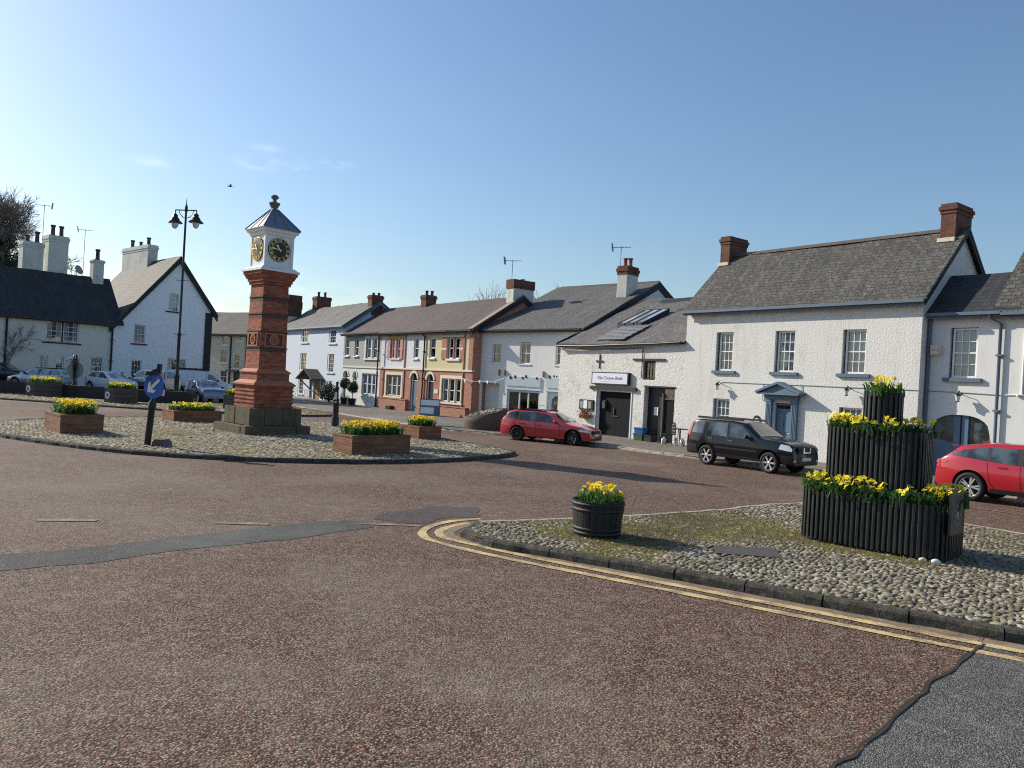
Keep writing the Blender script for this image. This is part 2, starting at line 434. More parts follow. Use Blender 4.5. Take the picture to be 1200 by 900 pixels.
    m['cobble_far'] = m_stone_island('cobble_stone_worn', [(0.0,(0.18,0.145,0.09)),(0.4,(0.31,0.262,0.18)),(0.75,(0.40,0.35,0.255)),(1.0,(0.54,0.49,0.39))], 0.8)
    m['slat'] = m_slatpaint()
    m['barrel'] = m_plain('black_barrel', (0.022,0.023,0.024), 0.5, var=0.4, vs=9, bump=0.5)
    m['soil'] = m_plain('soil', (0.05,0.038,0.028), 0.95, var=0.4, vs=20, bump=1.0)
    m['leaf'] = m_leaf('daffodil_leaf', (0.085,0.19,0.045), 0.4)
    m['leaf_dark'] = m_leaf('pansy_leaf', (0.06,0.13,0.035), 0.35)
    m['petal'] = m_leaf('yellow_petal', (0.92,0.80,0.06), 0.42, 0.08)
    m['petal_orange'] = m_leaf('orange_petal', (0.90,0.60,0.03), 0.35, 0.15)
    m['evergreen'] = m_leaf('evergreen_leaf', (0.028,0.05,0.03), 0.2, 0.4)
    m['bay'] = m_leaf('bay_leaf', (0.025,0.05,0.02), 0.25, 0.4)
    m['grass'] = m_leaf('grass_blade', (0.19,0.175,0.055), 0.35, 0.4)
    m['bark'] = m_plain('bark', (0.13,0.105,0.085), 0.9, var=0.4, bump=0.8)
    m['twig'] = m_plain('twig', (0.24,0.21,0.19), 0.9, var=0.3)
    m['gold'] = m_plain('gilding', (0.85,0.58,0.20), 0.35, 0.6, 0.5, 0.08)
    m['clock_black'] = m_plain('clock_black', (0.010,0.010,0.013), 0.3, var=0.2)
    m['plinth'] = m_plain('mossy_plinth_stone', (0.125,0.104,0.062), 0.95, var=0.55, vs=5, bump=1.0)
    m['sign_blue'] = m_plain('sign_blue', (0.015,0.10,0.42), 0.35, var=0.05)
    m['sign_white'] = m_plain('sign_white', (0.80,0.80,0.80), 0.4, var=0.03)
    m['sign_lilac'] = m_plain('sign_board_white', (0.74,0.72,0.80), 0.45, var=0.03)
    m['sign_ink'] = m_plain('sign_ink', (0.30,0.30,0.40), 0.6)
    m['sign_grey'] = m_plain('sign_back_grey', (0.26,0.28,0.28), 0.6)
    m['shop_board'] = m_shopboard()
    m['pink'] = m_plain('pink_paint', (0.48,0.20,0.17), 0.6)
    m['red_paint'] = m_plain('red_paint', (0.45,0.05,0.05), 0.5)
    m['wood'] = m_plain('oak_wood', (0.26,0.15,0.08), 0.7, var=0.3, bump=0.3)
    m['wood_grey'] = m_plain('weathered_wood', (0.10,0.085,0.068), 0.85, var=0.35, bump=0.6)
    m['wall_dark'] = m_plain('dark_wall_stone', (0.05,0.045,0.038), 0.95, var=0.5, vs=4, bump=1.0)
    m['silt'] = m_worn('gutter_silt', (0.30,0.225,0.15), (0.15,0.105,0.075), 0.40)
    m['drum'] = m_plain('dark_brown_drum', (0.11,0.085,0.06), 0.9, var=0.35, vs=9, bump=0.8)
    m['plastic_blue'] = m_plain('blue_plastic', (0.03,0.13,0.36), 0.4)
    m['plastic_green'] = m_plain('green_plastic', (0.04,0.08,0.05), 0.5)
    m['plastic_white'] = m_plain('white_plastic', (0.7,0.71,0.72), 0.4)
    m['tyre'] = m_plain('tyre_rubber', (0.016,0.016,0.017), 0.75, var=0.3, vs=14)
    m['alloy'] = m_plain('alloy_rim', (0.62,0.62,0.62), 0.3, 0.7, 0.5, 0.1)
    m['alloy_dark'] = m_plain('dark_alloy', (0.10,0.10,0.105), 0.35, 0.6, 0.5, 0.1)
    m['trim'] = m_plain('black_trim', (0.015,0.015,0.016), 0.5)
    m['chrome'] = m_plain('chrome', (0.7,0.7,0.7), 0.12, 1.0, 0.5, 0.03)
    m['lens'] = m_plain('clear_lens', (0.62,0.64,0.66), 0.08, 0.3, 0.8, 0.25, 14, 0, 1.0)
    m['lens_red'] = m_plain('red_lens', (0.42,0.015,0.015), 0.15, 0, 0.6, 0.2, 14, 0, 1.0)
    m['car_glass'] = m_carglass('car_glass', (0.030,0.042,0.045), 0.25)
    m['car_glass_pale'] = m_carglass('car_glass_pale', (0.16,0.19,0.18), 0.6)
    m['paint_red'] = m_carpaint('red_car_paint', (0.52,0.022,0.030), 0.3, 0.0, 0.04)
    m['paint_scarlet'] = m_carpaint('scarlet_car_paint', (0.40,0.006,0.018), 0.25, 0.0, 0.03)
    m['paint_dark'] = m_carpaint('dark_blue_car_paint', (0.004,0.007,0.012), 0.35, 0.0, 0.015, 0.5)
    m['paint_silver'] = m_carpaint('silver_car_paint', (0.50,0.51,0.53), 0.3, 0.6, 0.05)
    m['paint_white'] = m_carpaint('white_car_paint', (0.70,0.72,0.74), 0.35, 0.0, 0.06)
    m['paint_blue'] = m_carpaint('blue_car_paint', (0.12,0.17,0.28), 0.3, 0.4, 0.06)
    m['paint_black'] = m_carpaint('black_car_paint', (0.012,0.013,0.015), 0.3, 0.0, 0.06)
    m['plate'] = m_plain('number_plate', (0.72,0.72,0.68), 0.4, var=0.06)
    m['lamp_glass'] = m_plain('lamp_bowl', (0.62,0.66,0.70), 0.15, 0, 0.6, 0.1, coat=1)
    m['aerial'] = m_plain('aerial_metal', (0.25,0.26,0.27), 0.5, 0.3)
    m['bird'] = m_plain('bird_feather', (0.12,0.12,0.13), 0.8)
    m['sky_pane'] = m_plain('skylight_glass', (0.42,0.47,0.50), 0.12, 0.0, 0.7, 0.15, coat=1.0)  # pale base colour stands in for bright sky reflected in the panes
    m['ridge'] = m_plain('ridge_tile', (0.11,0.095,0.08), 0.9, var=0.4, bump=0.6)
    m['basket'] = m_leaf('dried_flowers', (0.30,0.15,0.06), 0.2, 0.5)

def m_plank(name):
    t = NT(name, 0.75, 0.08)
    uv = t.co('UV')
    b = t.brick(uv, (0.4,0.4,0.4), (0.7,0.7,0.7), (0,0,0), 6.0, 0.14, 0.012)
    mp = t.co('UV', None, (0, 0, PI/2))
    b = t.brick(mp, (0.35,0.35,0.35), (0.75,0.75,0.75), (0,0,0), 8.0, 0.15, 0.010, 0.0)
    n = t.noise(t.co('UV', (9, 0.6, 1)), 3, 4)
    cc = t.mix(t.math('MULTIPLY', t.math('ADD', b.outputs[0], n), 0.5), (0.009,0.010,0.012), (0.026,0.028,0.033))
    return t.out(cc, t.bump(t.math('SUBTRACT', 1.0, b.outputs[1]), 0.012, 0.8))

def m_cloth(name, c):
    t = NT(name, 0.95, 0.1)
    uv = t.co('UV', (1, 0.08, 1))
    w = t.noise(uv, 14, 3)
    cc = t.mix(w, tuple(x*0.45 for x in c), c)
    return t.out(cc, t.bump(w, 0.05, 0.6))

def m_worn(name, c, under, thr=0.42):
    t = NT(name, 0.7, 0.3)
    o = t.co('Object')
    n = t.math('ADD', t.math('MULTIPLY', t.noise(o, 3.0, 5, 0.7), 0.6), t.math('MULTIPLY', t.noise(o, 45, 3, 0.6), 0.4))
    cc = t.mix(t.ramp(n, [(thr, 0.0), (thr+0.16, 1.0)]), under, c)
    return t.out(cc, t.bump(t.noise(o, 90, 2), 0.008, 0.7))

def m_kerb():
    t = NT('kerb_stone', 0.92, 0.2)
    o = t.co('Object')
    n = t.noise(o, 9, 6, 0.75)
    cc = t.ramp(n, [(0.30, (0.035,0.032,0.026)), (0.52, (0.095,0.088,0.072)), (0.68, (0.19,0.175,0.145))])
    cc = t.mix(t.ramp(t.noise(o, 2.2, 5, 0.7), [(0.50, 0.0), (0.66, 0.55)]), cc, (0.085,0.085,0.035))
    return t.out(cc, t.bump(t.math('ADD', n, t.noise(o, 45, 4, 0.7)), 0.03, 1.0))

def m_moss():
    t = NT('mossy_bedding', 0.95, 0.1)
    o = t.co('Object')
    a = t.noise(o, 0.55, 5, 0.65)
    b = t.noise(o, 7, 5, 0.7)
    g = t.ramp(b, [(0.3, (0.095,0.082,0.026)), (0.55, (0.215,0.185,0.062)), (0.75, (0.31,0.26,0.10))])
    e = t.ramp(b, [(0.3, (0.07,0.058,0.04)), (0.6, (0.17,0.14,0.09)), (0.8, (0.24,0.19,0.12))])
    cc = t.mix(t.ramp(a, [(0.44, 0.0), (0.56, 1.0)]), e, g)
    return t.out(cc, t.bump(t.noise(o, 40, 5, 0.7), 0.04, 0.8))

def m_slatpaint():
    t = NT('black_green_slats', 0.42, 0.4)
    o = t.co('Object')
    n = t.noise(t.co('Object', (6, 6, 0.8)), 3, 5, 0.6)
    cc = t.mix(t.ramp(n, [(0.35, 0.0), (0.7, 1.0)]), (0.010,0.013,0.013), (0.032,0.038,0.037))
    cc = t.mix(t.ramp(t.noise(o, 25, 3), [(0.62, 0.0), (0.8, 0.35)]), cc, (0.09,0.09,0.075))
    return t.out(cc, t.bump(n, 0.006, 0.5))

def m_shopboard():
    t = NT('shop_board_print', 0.5, 0.3)
    uv = t.co('UV')
    v = t.n('TexVoronoi', {'Vector': uv, 'Scale': 7.0}, feature='F1')
    sep = t.n('SeparateColor', {'Color': v.outputs[1]})
    spot = t.math('MULTIPLY', t.ramp(v.outputs[0], [(0.30, 1.0), (0.36, 0.0)]), t.ramp(sep.outputs[0], [(0.45, 0.0), (0.5, 1.0)]))
    pal = t.ramp(sep.outputs[1], [(0.0, (0.62,0.50,0.50)), (0.5, (0.30,0.40,0.42)), (1.0, (0.45,0.45,0.34))])
    cc = t.mix(t.math('MULTIPLY', spot, 0.55), (0.45,0.52,0.57), pal)
    return t.out(cc)

def m_carglass(name, c, sky=0.4):
    t = NT(name, 0.06, 0.6)
    o = t.co('Object')
    n = t.noise(o, 2.6, 2)
    cc = t.mix(t.ramp(n, [(0.42, 0.0), (0.62, 1.0)]), tuple(x*0.5 for x in c), tuple(x*2.4 for x in c))
    t.b.inputs['Coat Weight'].default_value = 1.0
    t.b.inputs['Coat Roughness'].default_value = 0.03
    return t.out(cc)

M_()
# ------------------------------------------------------------------ building helpers
def wall(mb, u0, u1, z0, top, holes=(), y=0.0, rev=0.18, mi=0, rmi=None, extra=()):
    """front wall facing -y, with openings (ua,ub,za,zb) and their reveals; top is a height or a function of u"""
    tf = top if callable(top) else (lambda u: top)
    us = sorted({u0, u1, *[h[0] for h in holes], *[h[1] for h in holes], *extra})
    for a, b in zip(us, us[1:]):
        m = (a+b)/2
        hs = sorted([h for h in holes if h[0] < m < h[1]], key=lambda h: h[2])
        z = z0
        for h in hs:
            if h[2] > z + 1e-6: mb.quad((a,y,z),(b,y,z),(b,y,h[2]),(a,y,h[2]), mi)
            z = h[3]
        mb.quad((a,y,z),(b,y,z),(b,y,tf(b)),(a,y,tf(a)), mi)
    r = mi if rmi is None else rmi
    for a, b, c, d in [h[:4] for h in holes]:
        y2 = y+rev
        mb.quad((a,y,c),(a,y,d),(a,y2,d),(a,y2,c), r)
        mb.quad((b,y,d),(b,y,c),(b,y2,c),(b,y2,d), r)
        mb.quad((a,y,d),(b,y,d),(b,y2,d),(a,y2,d), r)
        mb.quad((b,y,c),(a,y,c),(a,y2,c),(b,y2,c), r)

def arch_fill(mb, u0, u1, zs, zt, y=0.0, rev=0.18, mi=0, n=14, expo=2.0):
    """spandrels that turn a square-headed hole into an arched one"""
    c = (u0+u1)/2; w = (u1-u0)/2
    pts = []
    for i in range(n+1):
        t = -1 + 2*i/n
        pts.append((c+w*t, zs+(zt-zs)*max(0, 1-abs(t)**expo)**(1/expo)))
    for p, q in zip(pts, pts[1:]):
        e = 0.001
        mb.quad((p[0],y,p[1]),(q[0],y,q[1]),(q[0],y,zt+e),(p[0],y,zt+e), mi)
        mb.quad((p[0],y,p[1]),(p[0],y+rev,p[1]),(q[0],y+rev,q[1]),(q[0],y,q[1]), mi)

def shell(mb, u0, u1, z0, ze, depth, mi=0, yr=None, zr=None, zback=None, y=0.0, left=True, right=True):
    """side and back walls, with gables up to the ridge"""
    zb = ze if zback is None else zback
    yr = depth/2 if yr is None else yr
    zr = ze if zr is None else zr
    for u, on in ((u0, left), (u1, right)):
        if on: mb.poly([(u,y,z0),(u,depth,z0),(u,depth,zb),(u,yr,zr),(u,y,ze)], mi)
    mb.quad((u1,depth,z0),(u0,depth,z0),(u0,depth,zb),(u1,depth,zb), mi)

def roof_slope(mb, u0, u1, y0, z0, y1, z1, th=0.10, mi=0, emi=None, sag=0.025, seed=0, nu=None):
    """one roof slope with thickness and a little unevenness"""
    emi = mi if emi is None else emi
    nu = nu or max(4, int((u1-u0)/0.6)); nv = 8
    top = []
    for j in range(nv+1):
        for i in range(nu+1):
            s = i/nu; t = j/nv
            u = u0+(u1-u0)*s; yy = y0+(y1-y0)*t; zz = z0+(z1-z0)*t
            zz += sag*(mnoise.noise(Vector((u*0.7+seed, yy*0.7, seed*3.1)))) - sag*0.9*math.sin(PI*s)*(1 if t > 0.5 else 0.4)
            top.append((u, yy, zz))
    W = nu+1
    fs = []
    for j in range(nv):
        for i in range(nu):
            f = (j*W+i, j*W+i+1, (j+1)*W+i+1, (j+1)*W+i)
            fs.append(f)
    if y1 < y0: fs = [tuple(reversed(f)) for f in fs]
    mb.add(top, fs, mi, False)
    lo = [(p[0], p[1], p[2]-th) for p in top]
    b = [0, nu, nv*W+nu, nv*W]
    mb.quad(*[lo[k] for k in reversed(b)], emi) if y1 > y0 else mb.quad(*[lo[k] for k in b], emi)
    ring = [i for i in range(nu+1)] + [j*W+nu for j in range(1, nv+1)] + [nv*W+i for i in range(nu-1, -1, -1)] + [j*W for j in range(nv-1, 0, -1)]
    for a, c in zip(ring, ring[1:]+ring[:1]):
        q = (lo[a], lo[c], top[c], top[a])
        mb.quad(*(q if y1 > y0 else tuple(reversed(q))), emi)

def ridge_tiles(mb, u0, u1, y, z, r=0.10, mi=0):
    n = max(2, int((u1-u0)/0.45))
    for i in range(n):
        a = u0+(u1-u0)*i/n; b = u0+(u1-u0)*(i+1)/n-0.01
        mb.prism([(y-r*1.5, z-r*0.95), (y+r*1.5, z-r*0.95), (y+r*0.55, z+r*0.55), (y, z+r*0.75), (y-r*0.55, z+r*0.55)], a, b, mi, None, 'x')

def chimney(parent, u0, u1, y0, y1, z0, z1, mat, capmat=None, pots=(), courses=True, potmat=None, capz=0.35, name='chimney'):
    mb = MB()
    zc = z1-capz
    mb.box(u0, u1, y0, y1, z0, zc, 0)
    ci = 1 if capmat else 0
    if courses:
        mb.box(u0-0.03, u1+0.03, y0-0.03, y1+0.03, zc, zc+capz*0.35, ci)
        mb.box(u0-0.07, u1+0.07, y0-0.07, y1+0.07, zc+capz*0.35, zc+capz*0.7, ci)
        mb.box(u0-0.02, u1+0.02, y0-0.02, y1+0.02, zc+capz*0.7, z1, ci)
    else:
        mb.box(u0-0.05, u1+0.05, y0-0.05, y1+0.05, zc, z1, ci)
    ch = mb.build(name, [mat] + ([capmat] if capmat else []), parent)
    for (pu, py, h, r) in pots:
        p = MB()
        M = Matrix.Translation((pu, py, z1-0.03))
        p.lathe([(r*1.15,0),(r*1.1,h*0.12),(r*0.9,h*0.2),(r*0.8,h*0.8),(r*1.1,h*0.86),(r*1.1,h),(r*0.7,h)], 12, 0, True, M)
        p.build('chimney_pot', potmat or MAT['pot'], ch)
    return ch

def each(name, boxes, mat, parent):
    for b in boxes:
        m_ = MB(); m_.box(*b); m_.build(name, mat, parent)

def window(parent, u0, u1, z0, z1, nx=2, nz=4, y=0.14, fmat=None, sill=None, curtain='net', fw=0.055, bar=0.022, meet=True, sillmat=None, sill_out=0.10, sill_ext=0.10, gy=0.03, mull=(), transom=None, dark=False):
    """sash window: pane, with frame, sill and curtain as its own pieces"""
    fmat = fmat or MAT['white_paint']
    g = MB(); g.quad((u0,y+gy,z0),(u1,y+gy,z0),(u1,y+gy,z1),(u0,y+gy,z1))
    w = g.build('window', MAT['glass'], parent)
    f = MB()
    f.box(u0, u0+fw, y-0.02, y+0.06, z0, z1); f.box(u1-fw, u1, y-0.02, y+0.06, z0, z1)
    f.box(u0+fw, u1-fw, y-0.02, y+0.06, z1-fw, z1); f.box(u0+fw, u1-fw, y-0.025, y+0.06, z0, z0+fw*1.3)
    a, b, c, d = u0+fw, u1-fw, z0+fw*1.3, z1-fw
    if meet:
        zm = (c+d)/2
        f.box(a, b, y-0.01, y+0.05, zm-0.022, zm+0.022)
    for t in mull:
        uu = a+(b-a)*t
        f.box(uu-0.045, uu+0.045, y-0.018, y+0.055, c, d)
    for i in range(1, nx):
        uu = a+(b-a)*i/nx
        f.box(uu-bar/2, uu+bar/2, y+0.004, y+0.045, c, d)
    for j in range(1, nz):
        zz = c+(d-c)*j/nz
        if meet and abs(zz-(c+d)/2) < 0.05: continue
        f.box(a, b, y+0.002, y+0.043, zz-bar/2, zz+bar/2)
    f.build('frame', fmat, w)
    if sill:
        s = MB()
        s.box(u0-sill_ext, u1+sill_ext, -sill_out, y-0.025, z0-sill, z0-0.004)
        s.build('sill', sillmat or fmat, w)
    if curtain:
        cm = MB()
        n = 18
        yy = y+0.10
        spans = {'net': [(a, b)], 'sides': [(a, a+(b-a)*0.30), (b-(b-a)*0.30, b)], 'left': [(a, a+(b-a)*0.45)], 'blind': [(a, b)]}[curtain]
        zlo = c + (d-c)*0.55 if curtain == 'blind' else z0
        for s0, s1 in spans:
            pts = [(s0+(s1-s0)*i/n, yy+0.025*math.sin(i*1.9+s0)) for i in range(n+1)]
            for p, q in zip(pts, pts[1:]):
                cm.quad((p[0],p[1],zlo),(q[0],q[1],zlo),(q[0],q[1],z1),(p[0],p[1],z1))
        cm.build('curtain', MAT['room_darkener'] if dark else MAT['curtain'], w)  # dark: a sheet added to make the room behind the pane look unlit
    return w

def gutter(parent, u0, u1, y, z, mat, r=0.055):
    mb = MB()
    mb.box(u0, u1, y-r, y+r, z-r, z+r*0.8)
    mb.box(u0, u1, y+r, y+r+0.03, z-0.14, z+0.02)
    return mb.build('gutter', mat, parent)

def downpipe(parent, pts, mat, r=0.045):
    mb = MB()
    mb.path(pts, r, 8)
    for p, q in zip(pts, pts[1:]):
        if abs(p[2]-q[2]) > 1.5:
            for t in (0.2, 0.55, 0.9):
                zz = p[2]+(q[2]-p[2])*t
                mb.box(p[0]-r*1.7, p[0]+r*1.7, p[1]-r*1.3, p[1]+r*2, zz-0.03, zz+0.03)
    return mb.build('downpipe', mat, parent)

# ------------------------------------------------------------------ street frame of reference
FA = (7.39, 33.1); FU = (0.60521, -0.79607); FN = (-0.79607, -0.60521)   # corner of the big white house, along the street, towards the street
FROT = math.atan2(FU[1], FU[0])
def fw(u, off=0.0, z=0.0):
    return (FA[0]+u*FU[0]+off*FN[0], FA[1]+u*FU[1]+off*FN[1], z)

# ------------------------------------------------------------------ the ground
def catmull(pts, n=8, closed=True):
    out = []
    N = len(pts)
    rng = range(N) if closed else range(N-1)
    for i in rng:
        if closed: p = [pts[(i+k-1) % N] for k in range(4)]
        else: p = [pts[max(0, min(N-1, i+k-1))] for k in range(4)]
        for j in range(n):
            t = j/n
            out.append(tuple(0.5*((2*p[1][a]) + (-p[0][a]+p[2][a])*t + (2*p[0][a]-5*p[1][a]+4*p[2][a]-p[3][a])*t*t + (-p[0][a]+3*p[1][a]-3*p[2][a]+p[3][a])*t**3) for a in range(2)))
    if not closed: out.append(tuple(pts[-1]))
    return out

def sheet(name, pts, z, mat):
    a = sum(p[0]*q[1]-q[0]*p[1] for p, q in zip(pts, list(pts[1:])+[pts[0]]))
    if a < 0: pts = list(reversed(pts))
    mb = MB(); mb.poly([(p[0], p[1], z) for p in pts])
    return tag(mb.build(name, mat), kind='structure')

def ribbon(name, pts, w, z, mat, jit=0.0):
    mb = MB()
    for i in range(len(pts)-1):
        q = []
        for k in (i, i+1):
            a = Vector(pts[max(0, k-1)]); b = Vector(pts[min(len(pts)-1, k+1)])
            d = (b-a).normalized(); n = Vector((-d.y, d.x))
            ww = w*(1+jit*mnoise.noise(Vector((pts[k][0]*3, pts[k][1]*3, 0))))
            q.append((pts[k][0]+n.x*ww/2, pts[k][1]+n.y*ww/2, z)); q.append((pts[k][0]-n.x*ww/2, pts[k][1]-n.y*ww/2, z))
        mb.quad(q[1], q[3], q[2], q[0])
    return tag(mb.build(name, mat), kind='structure')

def resample(pts, step, closed=False):
    pts = [Vector(p) for p in pts]
    if closed: pts.append(pts[0])
    out = [pts[0]]; acc = 0
    for a, b in zip(pts, pts[1:]):
        L = (b-a).length
        if L < 1e-9: continue
        d = step-acc
        while d <= L:
            out.append(a+(b-a)*(d/L)); d += step
        acc = L-(d-step)
    return out

def kerb(name, pts, w, z0, z1, mat, stone=0.9, inside=1, closed=False):
    mb = MB()
    P = resample(pts, stone, closed)
    for a, b in zip(P, P[1:]):
        d = b-a; L = d.length; d.normalize(); n = Vector((-d.y, d.x))*inside
        j = [rnd.uniform(-0.008, 0.008) for _ in range(4)]
        g = 0.008
        A = a+d*g+n*j[0]; B = b-d*g+n*j[1]
        zt = z1+rnd.uniform(-0.008, 0.006)
        c = 0.03
        K = 5
        for k in range(K):
            s0 = A+(B-A)*(k/K); s1 = A+(B-A)*((k+1)/K)
            def P3(p, f, z): return (p.x+n.x*f, p.y+n.y*f, z)
            r0, r1 = [0.022*mnoise.noise(Vector((q.x*6, q.y*6, 3.0))) for q in (s0, s1)]; zt0 = zt; ztb = zt0+0.012*mnoise.noise(Vector((s1.x*4, s1.y*4, 8.0))); zt = zt0+0.012*mnoise.noise(Vector((s0.x*4, s0.y*4, 8.0)))
            row0 = [P3(s0, r0-0.012, z0), P3(s0, r0, zt-c), P3(s0, c+r0, zt), P3(s0, w, zt), P3(s0, w, z0)]
            row1 = [P3(s1, r1-0.012, z0), P3(s1, r1, ztb-c), P3(s1, c+r1, ztb), P3(s1, w, ztb), P3(s1, w, z0)]; zt = zt0
            fs = [(i, 5+i, 6+i, i+1) for i in range(4)]
            if inside < 0: fs = [tuple(reversed(f)) for f in fs]
            mb.add(row0+row1, [tuple(reversed(f)) for f in fs], 0)
            if k == 0: mb.add(row0, [(0,1,2,3,4)])
            if k == K-1: mb.add(row1, [(4,3,2,1,0)])
    return tag(mb.build(name, mat), kind='structure')

def inpoly(x, y, poly):
    r = False; n = len(poly); j = n-1
    for i in range(n):
        xi, yi = poly[i]; xj, yj = poly[j]
        if (yi > y) != (yj > y) and x < (xj-xi)*(y-yi)/(yj-yi)+xi: r = not r
        j = i
    return r

def inset(pts, d):
    n = len(pts); out = []
    a = sum(p[0]*q[1]-q[0]*p[1] for p, q in zip(pts, list(pts[1:])+[pts[0]]))
    sgn = 1 if a > 0 else -1
    for i in range(n):
        p = Vector(pts[i-1]); q = Vector(pts[(i+1) % n])
        t = (q-p)
        if t.length < 1e-9: out.append(pts[i]); continue
        t.normalize()
        out.append((pts[i][0]-t.y*d*sgn, pts[i][1]+t.x*d*sgn))
    return out

def stones(name, poly, z, pitch, size, mat, keep, sink, lo=False, dirang=0.6, seed=1):
    """thousands of rounded cobbles bedded in a patch of ground, as one mesh"""
    r = random.Random(seed)
    bm = bmesh.new()
    bmesh.ops.create_icosphere(bm, subdivisions=1 if lo else 2, radius=1)
    bmesh.ops.delete(bm, geom=[v for v in bm.verts if v.co.z < -0.3], context='VERTS')
    bm.verts.index_update()
    bv = np.array([v.co[:] for v in bm.verts]); bf = [[v.index for v in f.verts] for f in bm.faces]
    bm.free()
    xs = [p[0] for p in poly]; ys = [p[1] for p in poly]
    V = []; F = []; cnt = 0
    y = min(ys); row = 0
    while y < max(ys):
        x = min(xs)+(row % 2)*pitch[0]/2
        while x < max(xs):
            px = x+r.uniform(-.3,.3)*pitch[0]; py = y+r.uniform(-.3,.3)*pitch[1]
            if inpoly(px, py, poly) and keep(px, py, r):
                a = size*r.uniform(0.75, 1.3); b = a*r.uniform(0.55, 0.85); c = size*r.uniform(0.34, 0.58)
                th = dirang+r.gauss(0, 0.7)
                v = bv.copy()
                v *= 1+0.16*np.sin(v[:, [1,2,0]]*3.1+r.uniform(0, 6))
                v = v*np.array([a, b, c])
                tl = r.gauss(0, 0.16)
                v[:, 2] += v[:, 0]*tl
                cs, sn = math.cos(th), math.sin(th)
                w = np.stack([v[:,0]*cs-v[:,1]*sn+px, v[:,0]*sn+v[:,1]*cs+py, v[:,2]+z-sink(px, py, c, r)], 1)
                V.append(w); F.extend([[i+cnt for i in f] for f in bf]); cnt += len(w)
            x += pitch[0]
        y += pitch[1]; row += 1
    me = bpy.data.meshes.new(name)
    me.from_pydata(np.concatenate(V).tolist(), [], F)
    me.materials.append(mat)
    me.polygons.foreach_set('use_smooth', [True]*len(me.polygons))
    o = bpy.data.objects.new(name, me); col.objects.link(o)
    return tag(o, kind='stuff')

def blades(name, spots, mat, h=(0.03, 0.08), w=0.006, seed=3):
    r = random.Random(seed); mb = MB()
    for x, y, z in spots:
        hh = r.uniform(*h); a = r.uniform(0, 2*PI); ln = r.uniform(0.1, 0.7)*hh
        dx, dy = math.cos(a), math.sin(a)
        px, py = -dy*w, dx*w
        mb.add([(x-px,y-py,z),(x+px,y+py,z),(x+dx*ln*0.4+px*0.7,y+dy*ln*0.4+py*0.7,z+hh*0.6),(x+dx*ln*0.4-px*0.7,y+dy*ln*0.4-py*0.7,z+hh*0.6),(x+dx*ln,y+dy*ln,z+hh)], [(0,1,2,3),(3,2,4)])
    return tag(mb.build(name, mat, uv=False), kind='stuff')

sheet('ground', [(-700,-500),(700,-500),(700,900),(-700,900)], -0.03, MAT['earth'])
def sky_fill_blocker():  # unseen bank behind the camera, added to cut sky fill and deepen shade
    mb = MB(); n = 40; rows = ((70,0.0),(85,6.0),(110,13.0),(150,20.0),(230,26.0))
    vs = []
    for r_, z in rows:
        for k in range(n+1):
            a = R(185+170*k/n); e = math.sin(PI*k/n)**0.4
            vs.append((r_*math.cos(a), r_*math.sin(a)-5, (z+2.0*mnoise.noise(Vector((k*0.35, r_*0.05, 1))))*e-0.05))
    W = n+1
    mb.add(vs, [(j*W+k, j*W+k+1, (j+1)*W+k+1, (j+1)*W+k) for j in range(len(rows)-1) for k in range(n)], 0, True)
    return tag(mb.build('fill_blocker', MAT['fill_blocker']), kind='structure')
sky_fill_blocker()
sheet('road', [(-70,-30),(45,-30),(45,60),(-10,100),(-70,100)], 0.0, MAT['road_red'])

# right-hand cobbled island
RI = [(9.8,5.9),(7.2,6.75),(5.3,7.62),(4.85,7.85),(3.85,8.42),(3.08,8.89),(2.32,9.36),(1.47,9.83),(0.63,10.32),(-0.05,10.64),(-0.42,10.86),(-0.62,11.25),(-0.62,11.7),(-0.42,12.2),
      (0.69,12.78),(2.09,13.58),(4.06,14.82),(5.43,16.05),(6.6,16.6),(8.0,16.0),(9.1,14.6),(10.2,12.6),(11.2,9.5)]
RIs = catmull(RI, 5)
sheet('cobbled_island', inset(RIs, 0.10), 0.10, MAT['moss'])
near = RIs[0:5*13+1]
kerb('kerb', near, 0.15, -0.02, 0.115, MAT['kerb'], 0.86, -1)
far = RIs[5*13:]
kerb('far_kerb', far, 0.12, -0.02, 0.108, MAT['kerb_pale'], 0.9, -1)

TC = (5.84, 11.965)     # tiered planter
BC = (1.40, 11.60)     # barrel
def mossf(x, y):
    m = mnoise.noise(Vector((x*0.75+4, y*0.75, 1.3)))*0.6+mnoise.noise(Vector((x*1.9, y*1.9, 7.0)))*0.35
    m += 0.75*math.exp(-((x-BC[0]-0.3)**2+(y-BC[1]+0.15)**2)/1.6)
    m += 0.55*math.exp(-((x-3.6)**2/2.2+(y-13.2)**2/1.3))
    m += 0.45*math.exp(-((x-4.9)**2/1.0+(y-12.4)**2/1.6))
    u = (x-TC[0])*0.66-(y-TC[1])*0.75; v = (x-TC[0])*0.75+(y-TC[1])*0.66
    m += 0.75*math.exp(-((v+0.80)/0.28)**2)*math.exp(-(u/1.7)**2)
    m += 0.28
    m += 0.35*math.exp(-((x-2.6)**2/3.0+(y-11.9)**2/0.9))+0.4*math.exp(-((x-0.6)**2/0.8+(y-11.5)**2/0.25))
    m -= 0.75*math.exp(-((x-3.2)**2+(y-9.9)**2)/2.2)+0.9*math.exp(-((x-5.4)**2+(y-9.0)**2)/3.5)
    m -= 0.5*math.exp(-((x+0.1)**2+(y-11.7)**2)/0.35)
    m -= 0.4*math.exp(-((x-4.9)**2/2+(y-15.2)**2/1.2))
    return m
SLAB = [(3.05,11.1),(3.95,11.25),(3.85,10.55),(2.95,10.62)]
def keep_r(x, y, r):
    if inpoly(x, y, SLAB): return False
    m = mossf(x, y)
    return r.random() > max(0, min(0.75, (m-0.30)*0.9))
